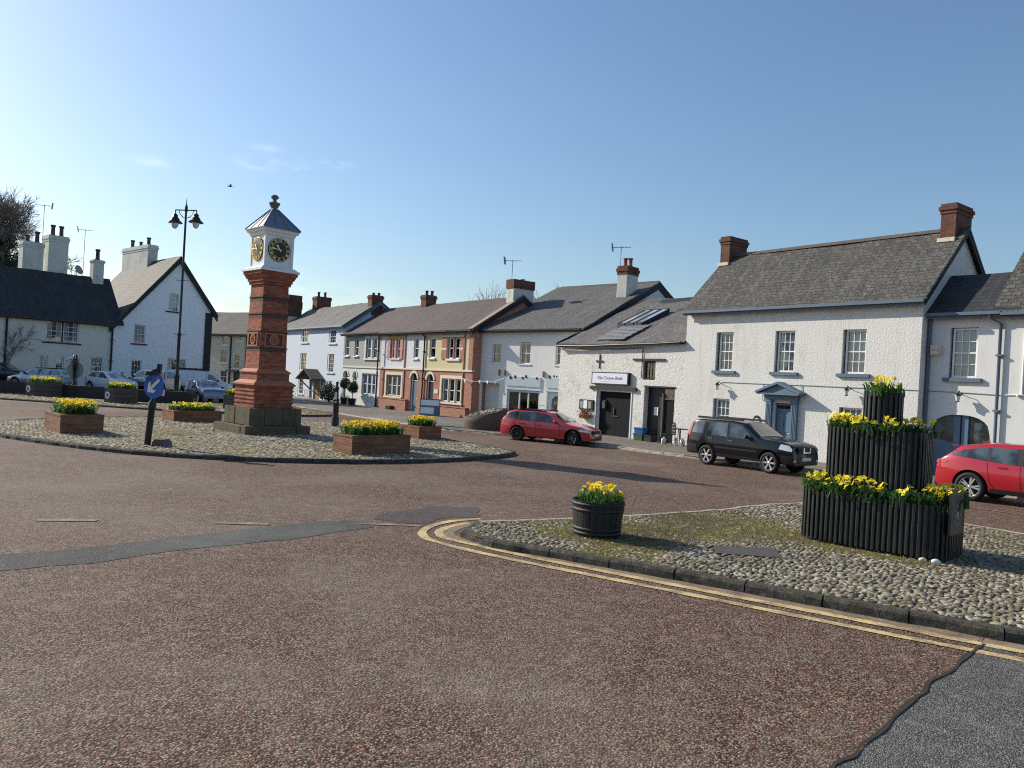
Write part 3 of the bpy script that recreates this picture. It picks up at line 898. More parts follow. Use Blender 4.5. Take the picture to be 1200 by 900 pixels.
def sink_r(x, y, c, r):
    m = mossf(x, y)
    return c*max(-0.10, min(0.72, 0.18+m*0.55))
stones('cobbles', inset(RIs, 0.19), 0.10, (0.086, 0.066), 0.047, MAT['cobble'], keep_r, sink_r, False, -0.35, 5)
gr = random.Random(9); sp = []
while len(sp) < 6500:
    x = gr.uniform(-0.5, 8.5); y = gr.uniform(8, 16.5)
    if inpoly(x, y, RIs) and gr.random() < (mossf(x, y)-0.25)*0.8: sp.append((x, y, 0.10))
blades('grass', sp, MAT['grass'], (0.015, 0.045), 0.005)

# roundabout island
LI = [(-14.28,21.55),(-11.9,20.26),(-9.93,19.45),(-8.39,19.13),(-6.29,19.2),(-4.69,19.62),(-3.47,20.2),(-2.22,21.14),(-0.88,22.6),(0.05,24.2),(0.25,25.2),(-0.2,26.2),(-1.08,27.3),(-2.46,29.2),(-4.39,33.0),(-6.2,34.6),(-8.5,35.2),(-11.5,34.4),(-14.6,32.4),(-16.2,30.1),(-17.2,27.0),(-17.3,24.6),(-16.2,22.9)]
LIs = catmull(LI, 4)
sheet('roundabout_island', inset(LIs, 0.10), 0.095, MAT['moss'])
kerb('roundabout_kerb', LIs, 0.16, -0.02, 0.11, MAT['kerb'], 0.9, 1, True)
def moss2(x, y): return mnoise.noise(Vector((x*0.33+9, y*0.33, 2.0)))+0.5*mnoise.noise(Vector((x*1.2, y*1.2, 5.0)))
stones('roundabout_cobbles', inset(LIs, 0.2), 0.095, (0.135, 0.105), 0.066, MAT['cobble_far'], lambda x, y, r: r.random() > (moss2(x, y)-0.3)*1.2,
       lambda x, y, c, r: c*max(0, min(0.8, 0.25+moss2(x, y)*0.6)), True, 0.5, 8)

# verge of the car park, far left
VI = [(-46,42.0),(-36,40.9),(-26.7,40.15),(-21.5,38.9),(-17.6,38.15),(-14,38.5),(-10.9,39.6),(-9.6,42.0),(-10.5,45.0),(-13.4,48.0),(-18,49.5),(-26,50),(-46,50)]
VIs = catmull(VI, 4)
sheet('verge', inset(VIs, 0.08), 0.085, MAT['moss'])
kerb('verge_kerb', VIs[0:4*10], 0.16, -0.02, 0.10, MAT['kerb'], 0.9, 1)
stones('verge_cobbles', [(-34,40.9),(-26.7,40.4),(-17.6,38.5),(-11,39.8),(-10,42),(-13,46),(-20,43.2),(-29,45.4),(-35,45.8)], 0.085, (0.22, 0.2), 0.1, MAT['cobble_far'], lambda x, y, r: r.random() > 0.35, lambda x, y, c, r: c*0.45, True, 0.5, 12)
sheet('car_park', [(-70,48.2),(-29,48.2),(-23.5,46.6),(-23,53),(-25,70),(-70,70)], 0.30, MAT['road_grey'])

# pavement in front of the houses on the right
pk = [(-75,6.0),(-50,6.3),(-30,6.7),(-16,7.0),(-9,7.0),(-6.5,6.3),(-4.6,5.5),(-3.6,4.9),(-1.0,4.55),(1.2,4.35),(4.3,4.05),(6,3.4),(9,3.1),(16,2.7),(40,2.7)]
pkw = [fw(u, o)[:2] for u, o in pk]
pks = catmull(pkw, 4, False)
sheet('pavement', pks+[fw(40, -4)[:2], fw(-75, -4)[:2]], 0.0941, MAT['pave'])
kerb('pavement_kerb', pks, 0.14, -0.02, 0.10, MAT['kerb_pale'], 0.9, 1)

# painted lines and repairs on the road
outer = [(-0.40,12.93),(-0.85,12.57),(-1.12,12.1),(-1.22,11.6),(-1.17,11.25),(-1.02,10.98),(-0.57,10.55),(0.13,10.06),(0.77,9.66),(1.40,9.28),(2.38,8.67),(3.6,7.90),(4.48,7.37),(4.95,7.1),(7.5,5.75),(11,4.3)]
inner = [(-0.58,12.5),(-0.82,12.15),(-0.97,11.75),(-0.95,11.42),(-0.80,11.15),(-0.12,10.62),(0.56,10.14),(1.41,9.61),(2.4,9.0),(3.74,8.18),(4.65,7.62),(5.05,7.38),(7.6,6.02),(11,4.5)]
ribbon('yellow_line', catmull(outer, 10, False), 0.13, 0.008, MAT['yellow_line'], 0.25)
ribbon('yellow_line', catmull(inner, 10, False), 0.13, 0.008, MAT['yellow_line'], 0.3)
ribbon('white_line', catmull([(-2.25,11.9),(-1.8,11.97),(-1.3,11.99)], 6, False), 0.12, 0.009, MAT['white_line'], 0.4)
ribbon('white_line', catmull([(-6.6,10.85),(-6.2,10.98),(-5.85,11.06)], 4, False), 0.15, 0.009, MAT['white_line'], 0.6)
ribbon('white_line', catmull([(-4.3,11.34),(-3.9,11.42),(-3.5,11.46)], 4, False), 0.15, 0.009, MAT['white_line'], 0.6)
ribbon('white_line', [fw(13.2, 6.3)[:2], fw(18, 6.1)[:2]], 0.10, 0.009, MAT['white_line'], 0.6)
def rough_edge(pts, amp=0.05, step=0.15, seed=0):
    P = resample([Vector(p) for p in pts], step, True)
    return [(p.x+amp*mnoise.noise(Vector((p.x*2.3, p.y*2.3, seed))), p.y+amp*mnoise.noise(Vector((p.x*2.3, p.y*2.3, seed+9)))) for p in P]
off_ = catmull([(a[0]+0.13*b[0], a[1]+0.13*b[1]) for a, b in zip(inner, [(0.4,-.3),(.8,-.3),(1,0),(1,.1),(1,.4),(.7,.8),(.6,.8),(.55,.85),(.55,.85),(.55,.85),(.55,.85),(.55,.85),(.5,.9),(.4,.9)])], 8, False)
ribbon('gutter_silt', off_, 0.24, 0.005, MAT['silt'], 0.5)
sheet('road_patch', rough_edge([(-5.9,8.75),(-5.6,8.0),(-4.65,8.73),(-4.04,9.56),(-2.95,10.5),(-2.0,11.7),(-2.25,12.15),(-2.72,12.05),(-3.71,11.05),(-5.13,9.37)], 0.05, 0.08, 1), 0.004, MAT['trench'])
sheet('road_patch', rough_edge([(-2.15,12.3),(-1.72,13.4),(-1.35,14.0),(-0.42,14.1),(-0.55,13.2),(-1.0,12.75),(-1.25,12.2)], 0.20, 0.10, 4), 0.004, MAT['road_stain'])
crack = [(4.78,7.55),(4.3,7.08),(3.98,6.72),(3.62,6.42),(3.45,6.18),(3.31,6.05),(3.0,5.72),(2.75,5.42),(2.49,5.17),(2.36,5.0),(2.19,4.88),(1.9,4.55),(1.5,4.2),(0.9,3.7)]
sheet('road_patch', rough_edge(crack+[(0.9,-2),(14,-2),(14,2.8),(8,5.4),(5.0,7.0),(4.86,7.4)], 0.045, 0.1, 7), 0.0045, MAT['road_grey'])
ribbon('crack', catmull(crack[:-2], 8, False), 0.030, 0.0125, MAT['soil'], 1.2)
sheet('road_patch', rough_edge([(3.62,5.05),(3.72,5.35),(4.05,5.35),(4.6,5.0),(4.3,4.4),(3.7,4.5)], 0.08, 0.08, 12), 0.009, MAT['trench'])
# ------------------------------------------------------------------ buildings along the right-hand side
WP = MAT['white_paint']
def street_house(name, uc, label, cat='house', group=None):
    return empty(name, fw(uc), FROT, label, cat, group, uc)

def wall_lamp(parent, u, z, y=0.0):
    mb = MB()
    mb.path([(u,y,z),(u,y-0.10,z+0.03),(u,y-0.20,z+0.10),(u,y-0.26,z+0.02)], 0.014, 6)
    mb.lathe([(0.03,-0.02),(0.03,0.0)], 8, 0, True, Matrix.Translation((u,y-0.01,z)) @ Matrix.Rotation(PI/2,4,'X'))
    M = Matrix.Translation((u, y-0.26, z-0.24))
    mb.tube((u,y-0.26,z+0.05),(u,y-0.26,z-0.02),0.012,None,6); mb.tube((u,y-0.26,z-0.02),(u,y-0.26,z-0.25),0.010,None,5)
    mb.lathe([(0.02,0.27),(0.10,0.20),(0.11,0.17),(0.09,0.17)], 8, 0, False, M)
    mb.lathe([(0.055,-0.02),(0.06,0.0),(0.05,0.01)], 8, 0, False, M)
    l = mb.build('wall_lamp', MAT['black_iron'], parent)
    g = MB(); g.lathe([(0.05,0.005),(0.085,0.165)], 8, 0, False, M); g.build('lamp_glass', MAT['lamp_glass'], l)
    return l

# --- big white house
H = street_house('white_house', 5, 'large rough white house with dusty blue door porch, sills and mossy slate roof', group='houses along the street')
mb = MB()
holes = [(1.60,2.45,3.27,4.91),(4.38,5.23,3.27,4.91),(7.13,8.0,3.27,4.90),(1.60,2.42,1.10,2.18),(7.13,7.99,1.10,2.13),(4.52,5.25,0,2.15)]
wall(mb, 0, 9.86, 0, 5.80, holes, 0, 0.2)
shell(mb, 0, 9.86, 0, 5.80, 5.3, 0, 2.65, 8.52, 5.80)
mb.build('wall', MAT['rough_white'], H)
rf = MB()
roof_slope(rf, -0.14, 10.06, -0.24, 5.88, 2.65, 8.64, 0.11, 0, 0, 0.05, 3)
roof_slope(rf, -0.14, 10.06, 5.54, 5.88, 2.65, 8.64, 0.11, 0, 0, 0.05, 5)
ro = rf.build('roof', MAT['slate_old'], H)
rt = MB(); ridge_tiles(rt, 0.3, 9.2, 2.65, 8.63, 0.085); rt.build('ridge_tiles', MAT['ridge'], ro)
bg = MB()
for ya, za, yb, zb in ((-0.24,5.74,2.65,8.50),(5.54,5.74,2.65,8.50)):
    bg.prism([(ya,za-0.12),(ya,za+0.02),(yb,zb+0.02),(yb,zb-0.14)], 10.0, 10.05, 0, None, 'x')
bg.build('bargeboard', MAT['tar_black'], H)
gutter(H, -0.1, 10.02, -0.30, 5.78, MAT['blue_trim'], 0.06)
chimney(H, -0.16, 0.32, 2.2, 3.45, 7.7, 9.42, MAT['brick_stack'], None, ())
chimney(H, 9.28, 9.78, 2.2, 3.45, 7.7, 9.46, MAT['brick_stack'], None, ())
each('flashing', [(a, b, 2.06, 2.2, 8.10, 8.24) for a, b in ((-0.2,0.36),(9.24,9.82))], MAT['cream_stone'], ro)
BT = MAT['blue_trim']
window(H, 1.72, 2.41, 3.33, 4.90, 3, 4, 0.12, WP, 0.12, 'sides', sillmat=BT, sill_ext=0.22)
window(H, 4.46, 5.21, 3.33, 4.90, 3, 4, 0.12, WP, 0.12, 'net', sillmat=BT, sill_ext=0.22)
window(H, 7.21, 7.98, 3.33, 4.89, 3, 4, 0.12, WP, 0.12, 'net', sillmat=BT, sill_ext=0.22)
window(H, 1.70, 2.40, 1.12, 2.17, 3, 3, 0.12, WP, 0.10, 'net', sillmat=BT, meet=False)
window(H, 7.22, 7.97, 1.12, 2.12, 3, 3, 0.12, WP, 0.10, 'net', sillmat=BT, meet=False)
dm = MB(); dm.box(4.56, 5.21, 0.12, 0.17, 0.02, 1.86)
for a, b, c, d in ((4.62,4.86,1.05,1.75),(4.91,5.15,1.05,1.75),(4.62,4.86,0.15,0.9),(4.91,5.15,0.15,0.9)): dm.box(a, b, 0.105, 0.12, c, d)
dr = dm.build('door', MAT['blue_door'], H)
kn = MB(); kn.ball((5.12,0.09,1.0), 0.035); kn.build('handle', MAT['gold'], dr)
fm = MB(); fm.box(4.50, 4.56, 0.08, 0.2, 0.0, 2.14); fm.box(5.21, 5.27, 0.08, 0.2, 0.0, 2.14); fm.box(4.56, 5.21, 0.09, 0.2, 1.86, 1.93); fm.box(4.56,5.21,0.09,0.2,2.07,2.14)
fm.build('frame', MAT['blue_paint'], dr)
fg = MB(); fg.quad((4.56,0.14,1.93),(5.21,0.14,1.93),(5.21,0.14,2.07),(4.56,0.14,2.07)); fg.build('fanlight', MAT['glass'], dr)
po = MB()
for a in (4.20, 5.29):
    po.box(a, a+0.24, -0.13, 0.0, 0.0, 2.18); po.box(a-0.03, a+0.27, -0.16, 0.0, 0.0, 0.22); po.box(a-0.03, a+0.27, -0.16, 0.0, 2.18, 2.27)
    for q in (0.06, 0.12, 0.18): po.box(a+q-0.012, a+q+0.012, -0.142, -0.13, 0.3, 2.1)
po.box(4.16, 5.57, -0.17, 0.0, 2.27, 2.45)
po.box(3.98, 5.75, -0.42, 0.0, 2.45, 2.51)
po.prism([(4.04,2.51),(5.69,2.51),(4.865,2.84)], -0.34, 0.0, 0, None, 'y')
for s in (1, -1):
    x0 = 4.865-s*0.94
    po.prism([(x0,2.49),(4.865,2.86),(4.865,2.95),(x0-s*0.02,2.57)][::s], -0.46, 0.0, 0, None, 'y')
po.build('porch', MAT['blue_paint'], H)
pl = MB()
pl.prism([(3.60,1.30)]+[(3.76+0.16*math.cos(t), 1.44+0.17*math.sin(t)) for t in [PI*i/12 for i in range(13)]][::-1]+[(3.92,1.30)][::1], -0.03, 0.0, 0, None, 'y')
pq = pl.build('plaque', MAT['black_paint'], H)
pl = MB(); pl.box(3.63, 3.89, -0.034, -0.031, 1.36, 1.40); pl.box(3.68,3.84,-0.034,-0.031,1.44,1.49); pl.build('lettering', MAT['sign_white'], pq)
wall_lamp(H, 1.97, 2.80); wall_lamp(H, 7.52, 2.80)
cb = MB(); cb.path([(2.0,-0.02,2.86),(4.0,-0.02,2.85),(5.8,-0.02,2.855),(7.5,-0.02,2.845),(9.84,-0.02,2.84)], 0.012, 5)
cb.path([(3.97,-0.02,2.84),(3.98,-0.03,2.2)], 0.012, 5); cb.path([(5.62,-0.02,2.85),(5.66,-0.03,2.5)], 0.012, 5)
cb.build('cable', MAT['aerial'], H)

# --- lower white house with carriage arch
H = street_house('arched_house', 11, 'smooth white low house with wide dark carriage arch beside the big house', group='houses along the street')
mb = MB()
wall(mb, 9.862, 12.15, 0, 5.38, [(10.55,11.40,3.24,4.92),(10.05,11.92,0,2.11)], 0.45, 0.22)
arch_fill(mb, 10.05, 11.92, 1.35, 2.11, 0.45, 0.22, 0, 18, 2.6)
shell(mb, 9.862, 12.15, 0, 5.38, 5.0, 0, 1.9, 6.7, 5.3, 0.45, True, False)
mb.build('wall', MAT['smooth_white'], H)
rf = MB()
roof_slope(rf, 9.87, 12.6, 0.22, 5.42, 1.88, 6.84, 0.09, 0, 0, 0.03, 8); roof_slope(rf, 9.87, 12.6, 5.0, 5.3, 1.88, 6.84, 0.09, 0, 0, 0.03, 8)
rf.build('roof', MAT['slate_dark'], H)
gutter(H, 9.9, 12.1, 0.16, 5.34, BT, 0.055)
window(H, 10.62, 11.37, 3.30, 4.90, 3, 4, 0.57, WP, 0.13, 'net', sillmat=BT, sill_out=-0.35, sill_ext=0.20)
dm = MB()
dm.box(10.05, 10.84, 0.60, 0.65, 0.0, 1.2); dm.box(11.16, 11.92, 0.60, 0.65, 0.0, 1.2)
for a in (10.78, 11.02): dm.box(a, a+0.19, 0.55, 0.66, 0.0, 2.1)
dm.box(10.05,10.14,0.56,0.64,1.2,2.1); dm.box(11.83,11.92,0.56,0.64,1.2,2.1)
dr = dm.build('door', MAT['blue_door'], H)
gg = MB(); gg.quad((10.14,0.62,1.2),(11.83,0.62,1.2),(11.83,0.62,2.1),(10.14,0.62,2.1)); gg.build('door_glass', MAT['car_glass'], dr)
ab = MB(); ab.box(10.02, 10.30, 0.30, 0.45, 4.02, 4.36); ab.box(10.04,10.28,0.26,0.30,4.20,4.33); ab.box(10.06,10.26,0.26,0.30,4.06,4.15)
ab.build('alarm_box', MAT['cream_stone'], H)
wall_lamp(H, 11.0, 2.78, 0.45)
dp = downpipe(H, [(11.80,0.16,5.30),(11.80,0.22,5.16),(12.06,0.36,5.0),(12.06,0.36,0.1)], BT, 0.05)
cb = MB(); cb.path([(9.88,0.43,2.84),(11.0,0.43,2.83),(12.1,0.43,2.80)], 0.012, 5); cb.build('cable', MAT['aerial'], H)
cp = MB(); cp.path([(9.93,0.40,5.25),(9.93,0.40,0.1)], 0.06, 8); cp.build('downpipe', BT, H)

H = street_house('end_house', 16, 'white end house at the right with steep mossy roof and grey downpipe joint', group='houses along the street')
mb = MB()
wall(mb, 12.152, 21, 0, 5.38, [(15.2,16.1,3.24,4.92),(18.2,19.1,3.24,4.92),(14.6,15.5,1.0,2.3)], 0.43, 0.2)
shell(mb, 12.152, 21, 0, 5.38, 6.0, 0, 3.3, 8.2, 5.38, 0.43)
mb.build('wall', MAT['smooth_white'], H)
for a, b in ((15.25,16.05),(18.25,19.05)): window(H, a, b, 3.30, 4.90, 3, 4, 0.55, WP, 0.13, 'net', sillmat=BT, sill_out=-0.33)
window(H, 14.65, 15.45, 1.05, 2.28, 3, 3, 0.55, WP, 0.1, 'net', sillmat=BT, sill_out=-0.33, meet=False)
rf = MB(); roof_slope(rf, 11.85, 21.2, 0.15, 5.36, 3.2, 8.34, 0.11, 0, 0, 0.05, 12); roof_slope(rf, 11.85, 21.2, 6.25, 5.36, 3.2, 8.34, 0.11, 0, 0, 0.05, 13)
rf.build('roof', MAT['slate_old'], H)
gutter(H, 12.12, 21, 0.14, 5.30, BT, 0.055)
cb = MB(); cb.path([(12.2,0.41,2.80),(12.75,0.41,2.83),(16,0.41,2.82)], 0.018, 5); cb.path([(12.72,0.40,2.86),(12.72,0.40,4.75)], 0.03, 6); cb.ball((12.62,0.38,2.80), 0.05)
cb.build('cable', WP, H)

# --- old garage / workshop with rubble front
H = street_house('workshop', -4, 'low limewashed rubble workshop with wide black doors, sign and skylights', 'workshop', 'houses along the street')
mb = MB()
holes = [(-5.36,-3.06,0,2.26),(-2.27,-0.47,0,2.51),(-2.43,-1.68,2.84,3.69)]
wall(mb, -8.24, 0.0, 0, 4.46, holes, 0.01, 0.30)
shell(mb, -8.24, -0.002, 0, 4.46, 12.6, 0, 6.35, 7.35, 4.46, 0.01, True, True)
mb.build('wall', MAT['rubble'], H)
rf = MB()
roof_slope(rf, -8.34, 0.0, -0.16, 4.52, 6.35, 7.52, 0.08, 0, 1, 0.10, 21); roof_slope(rf, -8.34, 0.0, 12.8, 4.4, 6.35, 7.52, 0.08, 0, 0, 0.06, 22)
ro = rf.build('roof', [MAT['slate_mixed'], MAT['tar_black']], H)
sl = (7.52-4.52)/6.51
vb = MB(); vb.prism([(-0.18,4.40),(-0.18,4.56),(6.35,7.55),(6.35,7.36)], -8.42, -8.345, 0, None, 'x'); vb.build('bargeboard', MAT['tar_black'], H)
def rz(y, up=0.0): return 4.52+sl*(y+0.16)+up
pm = MB(); 
for i in range(10):
    ya = 0.15+i*0.19; pm.quad((-5.85+0.02*(i%2),ya,rz(ya,0.05)),(-3.95-0.03*(i%2),ya,rz(ya,0.05)),(-3.95-0.03*(i%2),ya+0.20,rz(ya+0.20,0.035)),(-5.85+0.02*(i%2),ya+0.20,rz(ya+0.20,0.035)))
tag(pm.build('slate_patch', MAT['slate_light'], ro), 'pale new slates below the skylights')
n = Vector((0, -sl, 1)).normalized()
for i in range(3):
    ua = -6.22+i*0.58; ub = ua+0.50
    f = MB(); ya, yb = 2.05, 3.95
    for a0, a1, b0, b1 in ((ua-0.05,ua+0.03,ya,yb),(ub-0.03,ub+0.05,ya,yb),(ua,ub,ya-0.06,ya+0.03),(ua,ub,yb-0.03,yb+0.06)):
        vs = []
        for up in (-0.02, 0.17):
            for (x, yy) in ((a0,b0),(a1,b0),(a1,b1),(a0,b1)): vs.append((x, yy, rz(yy, up)))
        f.add(vs, [(0,3,2,1),(4,5,6,7),(0,1,5,4),(1,2,6,5),(2,3,7,6),(3,0,4,7)])
    sk = f.build('skylight', MAT['black_paint'], H)
    p = MB(); p.quad((ua+0.03,ya+0.03,rz(ya+.03,0.145)),(ub-0.03,ya+0.03,rz(ya+.03,0.145)),(ub-0.03,yb-0.03,rz(yb-.03,0.145)),(ua+0.03,yb-0.03,rz(yb-.03,0.145)))
    p.build('pane', MAT['sky_pane'] if 'sky_pane' in MAT else MAT['car_glass_pale'], sk)
gm = MB(); gm.path([(-8.3,-0.22,4.40),(-6.5,-0.22,4.36),(-3.5,-0.22,4.42),(-1.5,-0.22,4.45),(-0.1,-0.22,4.50)], 0.055, 7); gm.path([(-8.1,-0.18,4.22),(-4,-0.06,4.24),(-2.4,-0.04,4.28)], 0.02, 5)
gm.build('gutter', MAT['black_iron'], H)
each('lintel', [(-5.80,-2.72,-0.10,0.03,2.28,2.44),(-3.05,-1.12,-0.06,0.03,3.71,3.79),(-2.30,-0.44,-0.03,0.03,2.515,2.57)], MAT['dark_beam'], H)
dm = MB(); dm.box(-5.30, -4.22, 0.20, 0.25, 0.03, 2.2); dr = dm.build('door', MAT['door_black'], H)
hm = MB(); hm.box(-4.45,-4.20,0.17,0.20,1.02,1.06); hm.box(-4.32,-4.27,0.15,0.20,1.15,1.42); hm.build('handle', MAT['alloy_dark'], dr)
pb = MB(); pb.box(-5.02,-4.82,0.06,0.20,1.38,1.72); pb.prism([(0.05,1.72),(0.20,1.72),(0.20,1.80)],-5.03,-4.81,0,None,'x'); pb.build('letter_box', MAT['alloy_dark'], dr)
dm = MB(); dm.box(-4.205, -3.10, 0.20, 0.25, 0.03, 2.2); dr = dm.build('door', MAT['door_black'], H)
hm = MB(); hm.box(-4.20,-4.02,0.17,0.20,1.02,1.06); hm.build('handle', MAT['alloy_dark'], dr)
fm = MB(); fm.box(-5.36,-5.30,0.12,0.28,0,2.26); fm.box(-3.10,-3.06,0.12,0.28,0,2.26); fm.box(-5.30,-3.10,0.12,0.28,2.2,2.26); fm.box(-5.45,-5.36,-0.02,0.01,0,2.28); fm.box(-3.06,-3.0,-0.02,0.01,0.0,2.28)
fm.build('door_frame', WP, H)
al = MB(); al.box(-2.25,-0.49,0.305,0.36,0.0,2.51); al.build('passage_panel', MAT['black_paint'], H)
dm = MB(); dm.box(-1.24, -0.50, 0.24, 0.29, 0.02, 1.98); dr = dm.build('door', MAT['door_black'], H)
dm.__init__(); dm.box(-1.33,-1.25,0.16,0.30,0,2.24); dm.box(-1.24,-0.5,0.2,0.3,1.98,2.05); dm.build('frame', MAT['wood_grey'], dr)
dm.__init__(); dm.box(-1.24,-0.5,0.26,0.30,2.05,2.45); dm.build('fanlight', MAT['car_glass_pale'], dr)
dm.__init__(); dm.box(-1.86,-1.62,0.27,0.30,1.25,1.62); tag(dm.build('notice', MAT['sign_white'], H), None)
window(H, -2.36, -1.72, 2.88, 3.66, 3, 2, 0.10, MAT['black_paint'], None, 'net', meet=False, dark=True)
cr = MB(); cr.box(-5.30,-5.25,-0.03,0.0,3.30,3.98); cr.box(-5.52,-5.03,-0.035,-0.005,3.60,3.68); cr.build('wall_tie', MAT['black_iron'], H)
nb = MB(); nb.box(-6.50,-5.52,-0.08,0.0,1.24,1.74); nbo = nb.build('notice_board', MAT['black_paint'], H)
nb = MB(); nb.box(-6.18,-5.92,-0.088,-0.082,1.30,1.70); nb.build('notice', MAT['sign_white'], nbo)
for a in (-6.42,-5.84): nb = MB(); nb.box(a,a+0.20,-0.086,-0.081,1.32,1.66); nb.build('notice', MAT['sign_grey'], nbo)
cb = MB(); cb.path([(-2.47,-0.02,4.2),(-2.47,-0.02,2.9)], 0.02, 5); cb.build('cable', MAT['black_iron'], H)

S = street_house('shop_sign', -4.4, 'pale lilac sign board with script lettering above black workshop doors', 'sign')
sb = MB(); sb.box(-5.62,-3.16,-0.16,0.005,2.53,3.12); 
so = sb.build('sign_board', MAT['black_paint'], S)
sb = MB(); sb.box(-5.56,-3.22,-0.166,-0.161,2.58,3.07); sb.build('sign_face', MAT['sign_lilac'], so)
sb = MB(); text_into(sb, 'The Crown Bride', 0.24, Matrix.Translation((-4.40,-0.172,2.84)) @ Matrix.Rotation(PI/2,4,'X'), 0, 0.003, 0.45); sb.box(-5.0,-3.8,-0.170,-0.167,2.665,2.675)
sb.build('lettering', MAT['sign_ink'], so)
hb = empty('flower_basket', fw(-6.0, 0.14, 0.85), FROT, 'wall basket of withered orange flowers under notice board', 'basket')
b = MB(); b.lathe([(0.12,-0.05),(0.30,0.12),(0.31,0.15)], 12, 0, True, Matrix.Diagonal((1.4,0.6,1,1))); b.build('basket', MAT['wood'], hb)
b = MB(); r_ = random.Random(4)
for i in range(260):
    p = Vector((r_.gauss(0,0.2), r_.gauss(-0.02,0.08), r_.uniform(-0.02,0.36))); a = r_.uniform(0,6.3); s_ = 0.05
    q = Vector((math.cos(a), math.sin(a), r_.uniform(-1,1)))*s_; w_ = Vector((-math.sin(a), math.cos(a), r_.uniform(-1,1)))*s_*0.6
    b.quad(tuple(p-q), tuple(p+w_), tuple(p+q), tuple(p-w_))
b.build('foliage', MAT['basket'], hb, False)

# --- white shop, set back at a slight angle
SROT = R(-43.82)
SX, SY = -2.0008, 46.361
def sw(u, y, z=0.0):
    return (SX+u*math.cos(SROT)-y*math.sin(SROT), SY+u*math.sin(SROT)+y*math.cos(SROT), z)
H = empty('white_shop', sw(4, 0), SROT, 'white two storey shop with pale blue shopfront and long grey roof', 'shop', 'houses along the street', 4)
mb = MB(); Y0 = 0.0
holes = [(0.99,1.76,3.44,4.61),(3.24,4.08,3.46,4.73),(5.94,6.78,3.46,4.73),(0.12,1.75,0,2.29),(2.40,4.95,0.0,1.98),(5.48,6.68,0,1.98)]
wall(mb, 0.0, 7.95, 0, 5.45, holes, Y0, 0.2)
shell(mb, 0.0, 7.95, 0, 5.45, 13.2, 0, 6.7, 8.68, 5.45, Y0)
mb.build('wall', MAT['shop_white'], H)
rc = MB(); rc.box(0.05,1.80,0.45,0.5,0,2.35); rc.build('passage_panel', MAT['stone_white'], H)
rf = MB(); roof_slope(rf, 0.02, 8.06, -0.30, 5.46, 6.7, 8.88, 0.09, 0, 0, 0.05, 31); roof_slope(rf, 0.02, 8.06, 13.5, 5.4, 6.7, 8.88, 0.09, 0, 0, 0.05, 32)
ro = rf.build('roof', MAT['slate_grey'], H)
rt = MB(); ridge_tiles(rt, 0.4, 8.0, 6.7, 8.86, 0.085); rt.build('ridge_tiles', MAT['ridge'], ro)
for ya, za, yb, zb in ((-0.30,5.34,6.7,8.76),(13.5,5.28,6.7,8.76)):
    bg = MB(); bg.prism([(ya,za-0.34),(ya,za+0.02),(yb,zb+0.02),(yb,zb-0.34)], 7.97, 8.04, 0, None, 'x'); bg.build('bargeboard', MAT['tar_black'], H)  # board made extra deep to draw the shadow under the roof overhang too
gutter(H, 0.05, 7.9, -0.36, 5.40, MAT['black_iron'], 0.05)
window(H, 1.01, 1.74, 3.46, 4.59, 2, 2, 0.1, WP, 0.06, 'net', sill_out=0.05, dark=True)
window(H, 3.26, 4.06, 3.48, 4.71, 2, 2, 0.1, WP, 0.06, 'net', sill_out=0.05, dark=True)
window(H, 5.96, 6.76, 3.48, 4.71, 2, 2, 0.1, WP, 0.06, 'net', sill_out=0.05, dark=True)
PB = MAT['shop_frame'] = m_plain('pale_blue_paint', (0.50,0.58,0.64), 0.45, var=0.06)
window(H, 2.42, 4.93, 0.45, 1.96, 1, 1, 0.08, PB, None, None, fw=0.10, meet=False, mull=(0.36,0.66))
each('shopfront', [(2.42,4.93,0.05,0.15,0.0,0.44),(2.3,5.05,-0.05,-0.004,1.99,2.10),(5.4,6.75,-0.05,-0.004,2.0,2.12)], PB, H)
r_ = random.Random(2)
for k in range(3):
    dp_ = MB(); dp_.ball((2.85+0.22*k, 0.45, 0.85+0.15*(k % 2)), 0.17); dp_.build('window_display', MAT['red_paint'], H)
dm = MB(); dm.box(5.50,6.66,0.10,0.15,0,1.97); dr = dm.build('door', PB, H)
dm = MB(); dm.prism([(5.80,0.5),(6.46,0.5)]+[(6.13+0.33*math.cos(t), 1.45+0.32*math.sin(t)) for t in [PI*i/10 for i in range(11)]], 0.088, 0.098, 0, None, 'y'); dm.build('door_glass', MAT['car_glass'], dr)
dm = MB(); dm.lathe([(0.10,0),(0.13,0.02),(0.10,0.04)], 12, 0, True, Matrix.Translation((6.13,0.085,1.35)) @ Matrix.Rotation(PI/2,4,'X')); dm.build('wreath', MAT['plinth'], dr)
for (a, b, lab) in ((2.30,5.0,'wide pale blue shop fascia painted with flowers and hearts'),(5.42,6.75,'narrow pale blue fascia with flowers over shop door')):
    S = empty('shop_fascia', sw((a+b)/2, 0), SROT, lab, 'sign', 'fascia boards of the white shop', (a+b)/2)
    f = MB(); f.box(a, b, -0.07, -0.002, 2.20, 2.74); fo = f.build('sign_board', MAT['shop_board'], S)
    r_ = random.Random(int(b*10))
    for k in range(7 if b < 5.2 else 3):
        cx, cz = r_.uniform(a+0.2, b-0.2), r_.uniform(2.62,2.86); rr = r_.uniform(0.05,0.10)
        f = MB(); f.lathe([(rr,0),(rr*0.6,0.03)], 7, 0, False, Matrix.Translation((cx,-0.072,cz)) @ Matrix.Rotation(PI/2,4,'X')); f.build('flower_ornament', MAT['tar_black'], fo)
each('bracket', [(u, u+0.06, -0.12, -0.003, 2.76, 3.10) for u in (1.72,2.16,5.18)], MAT['wood'], H)
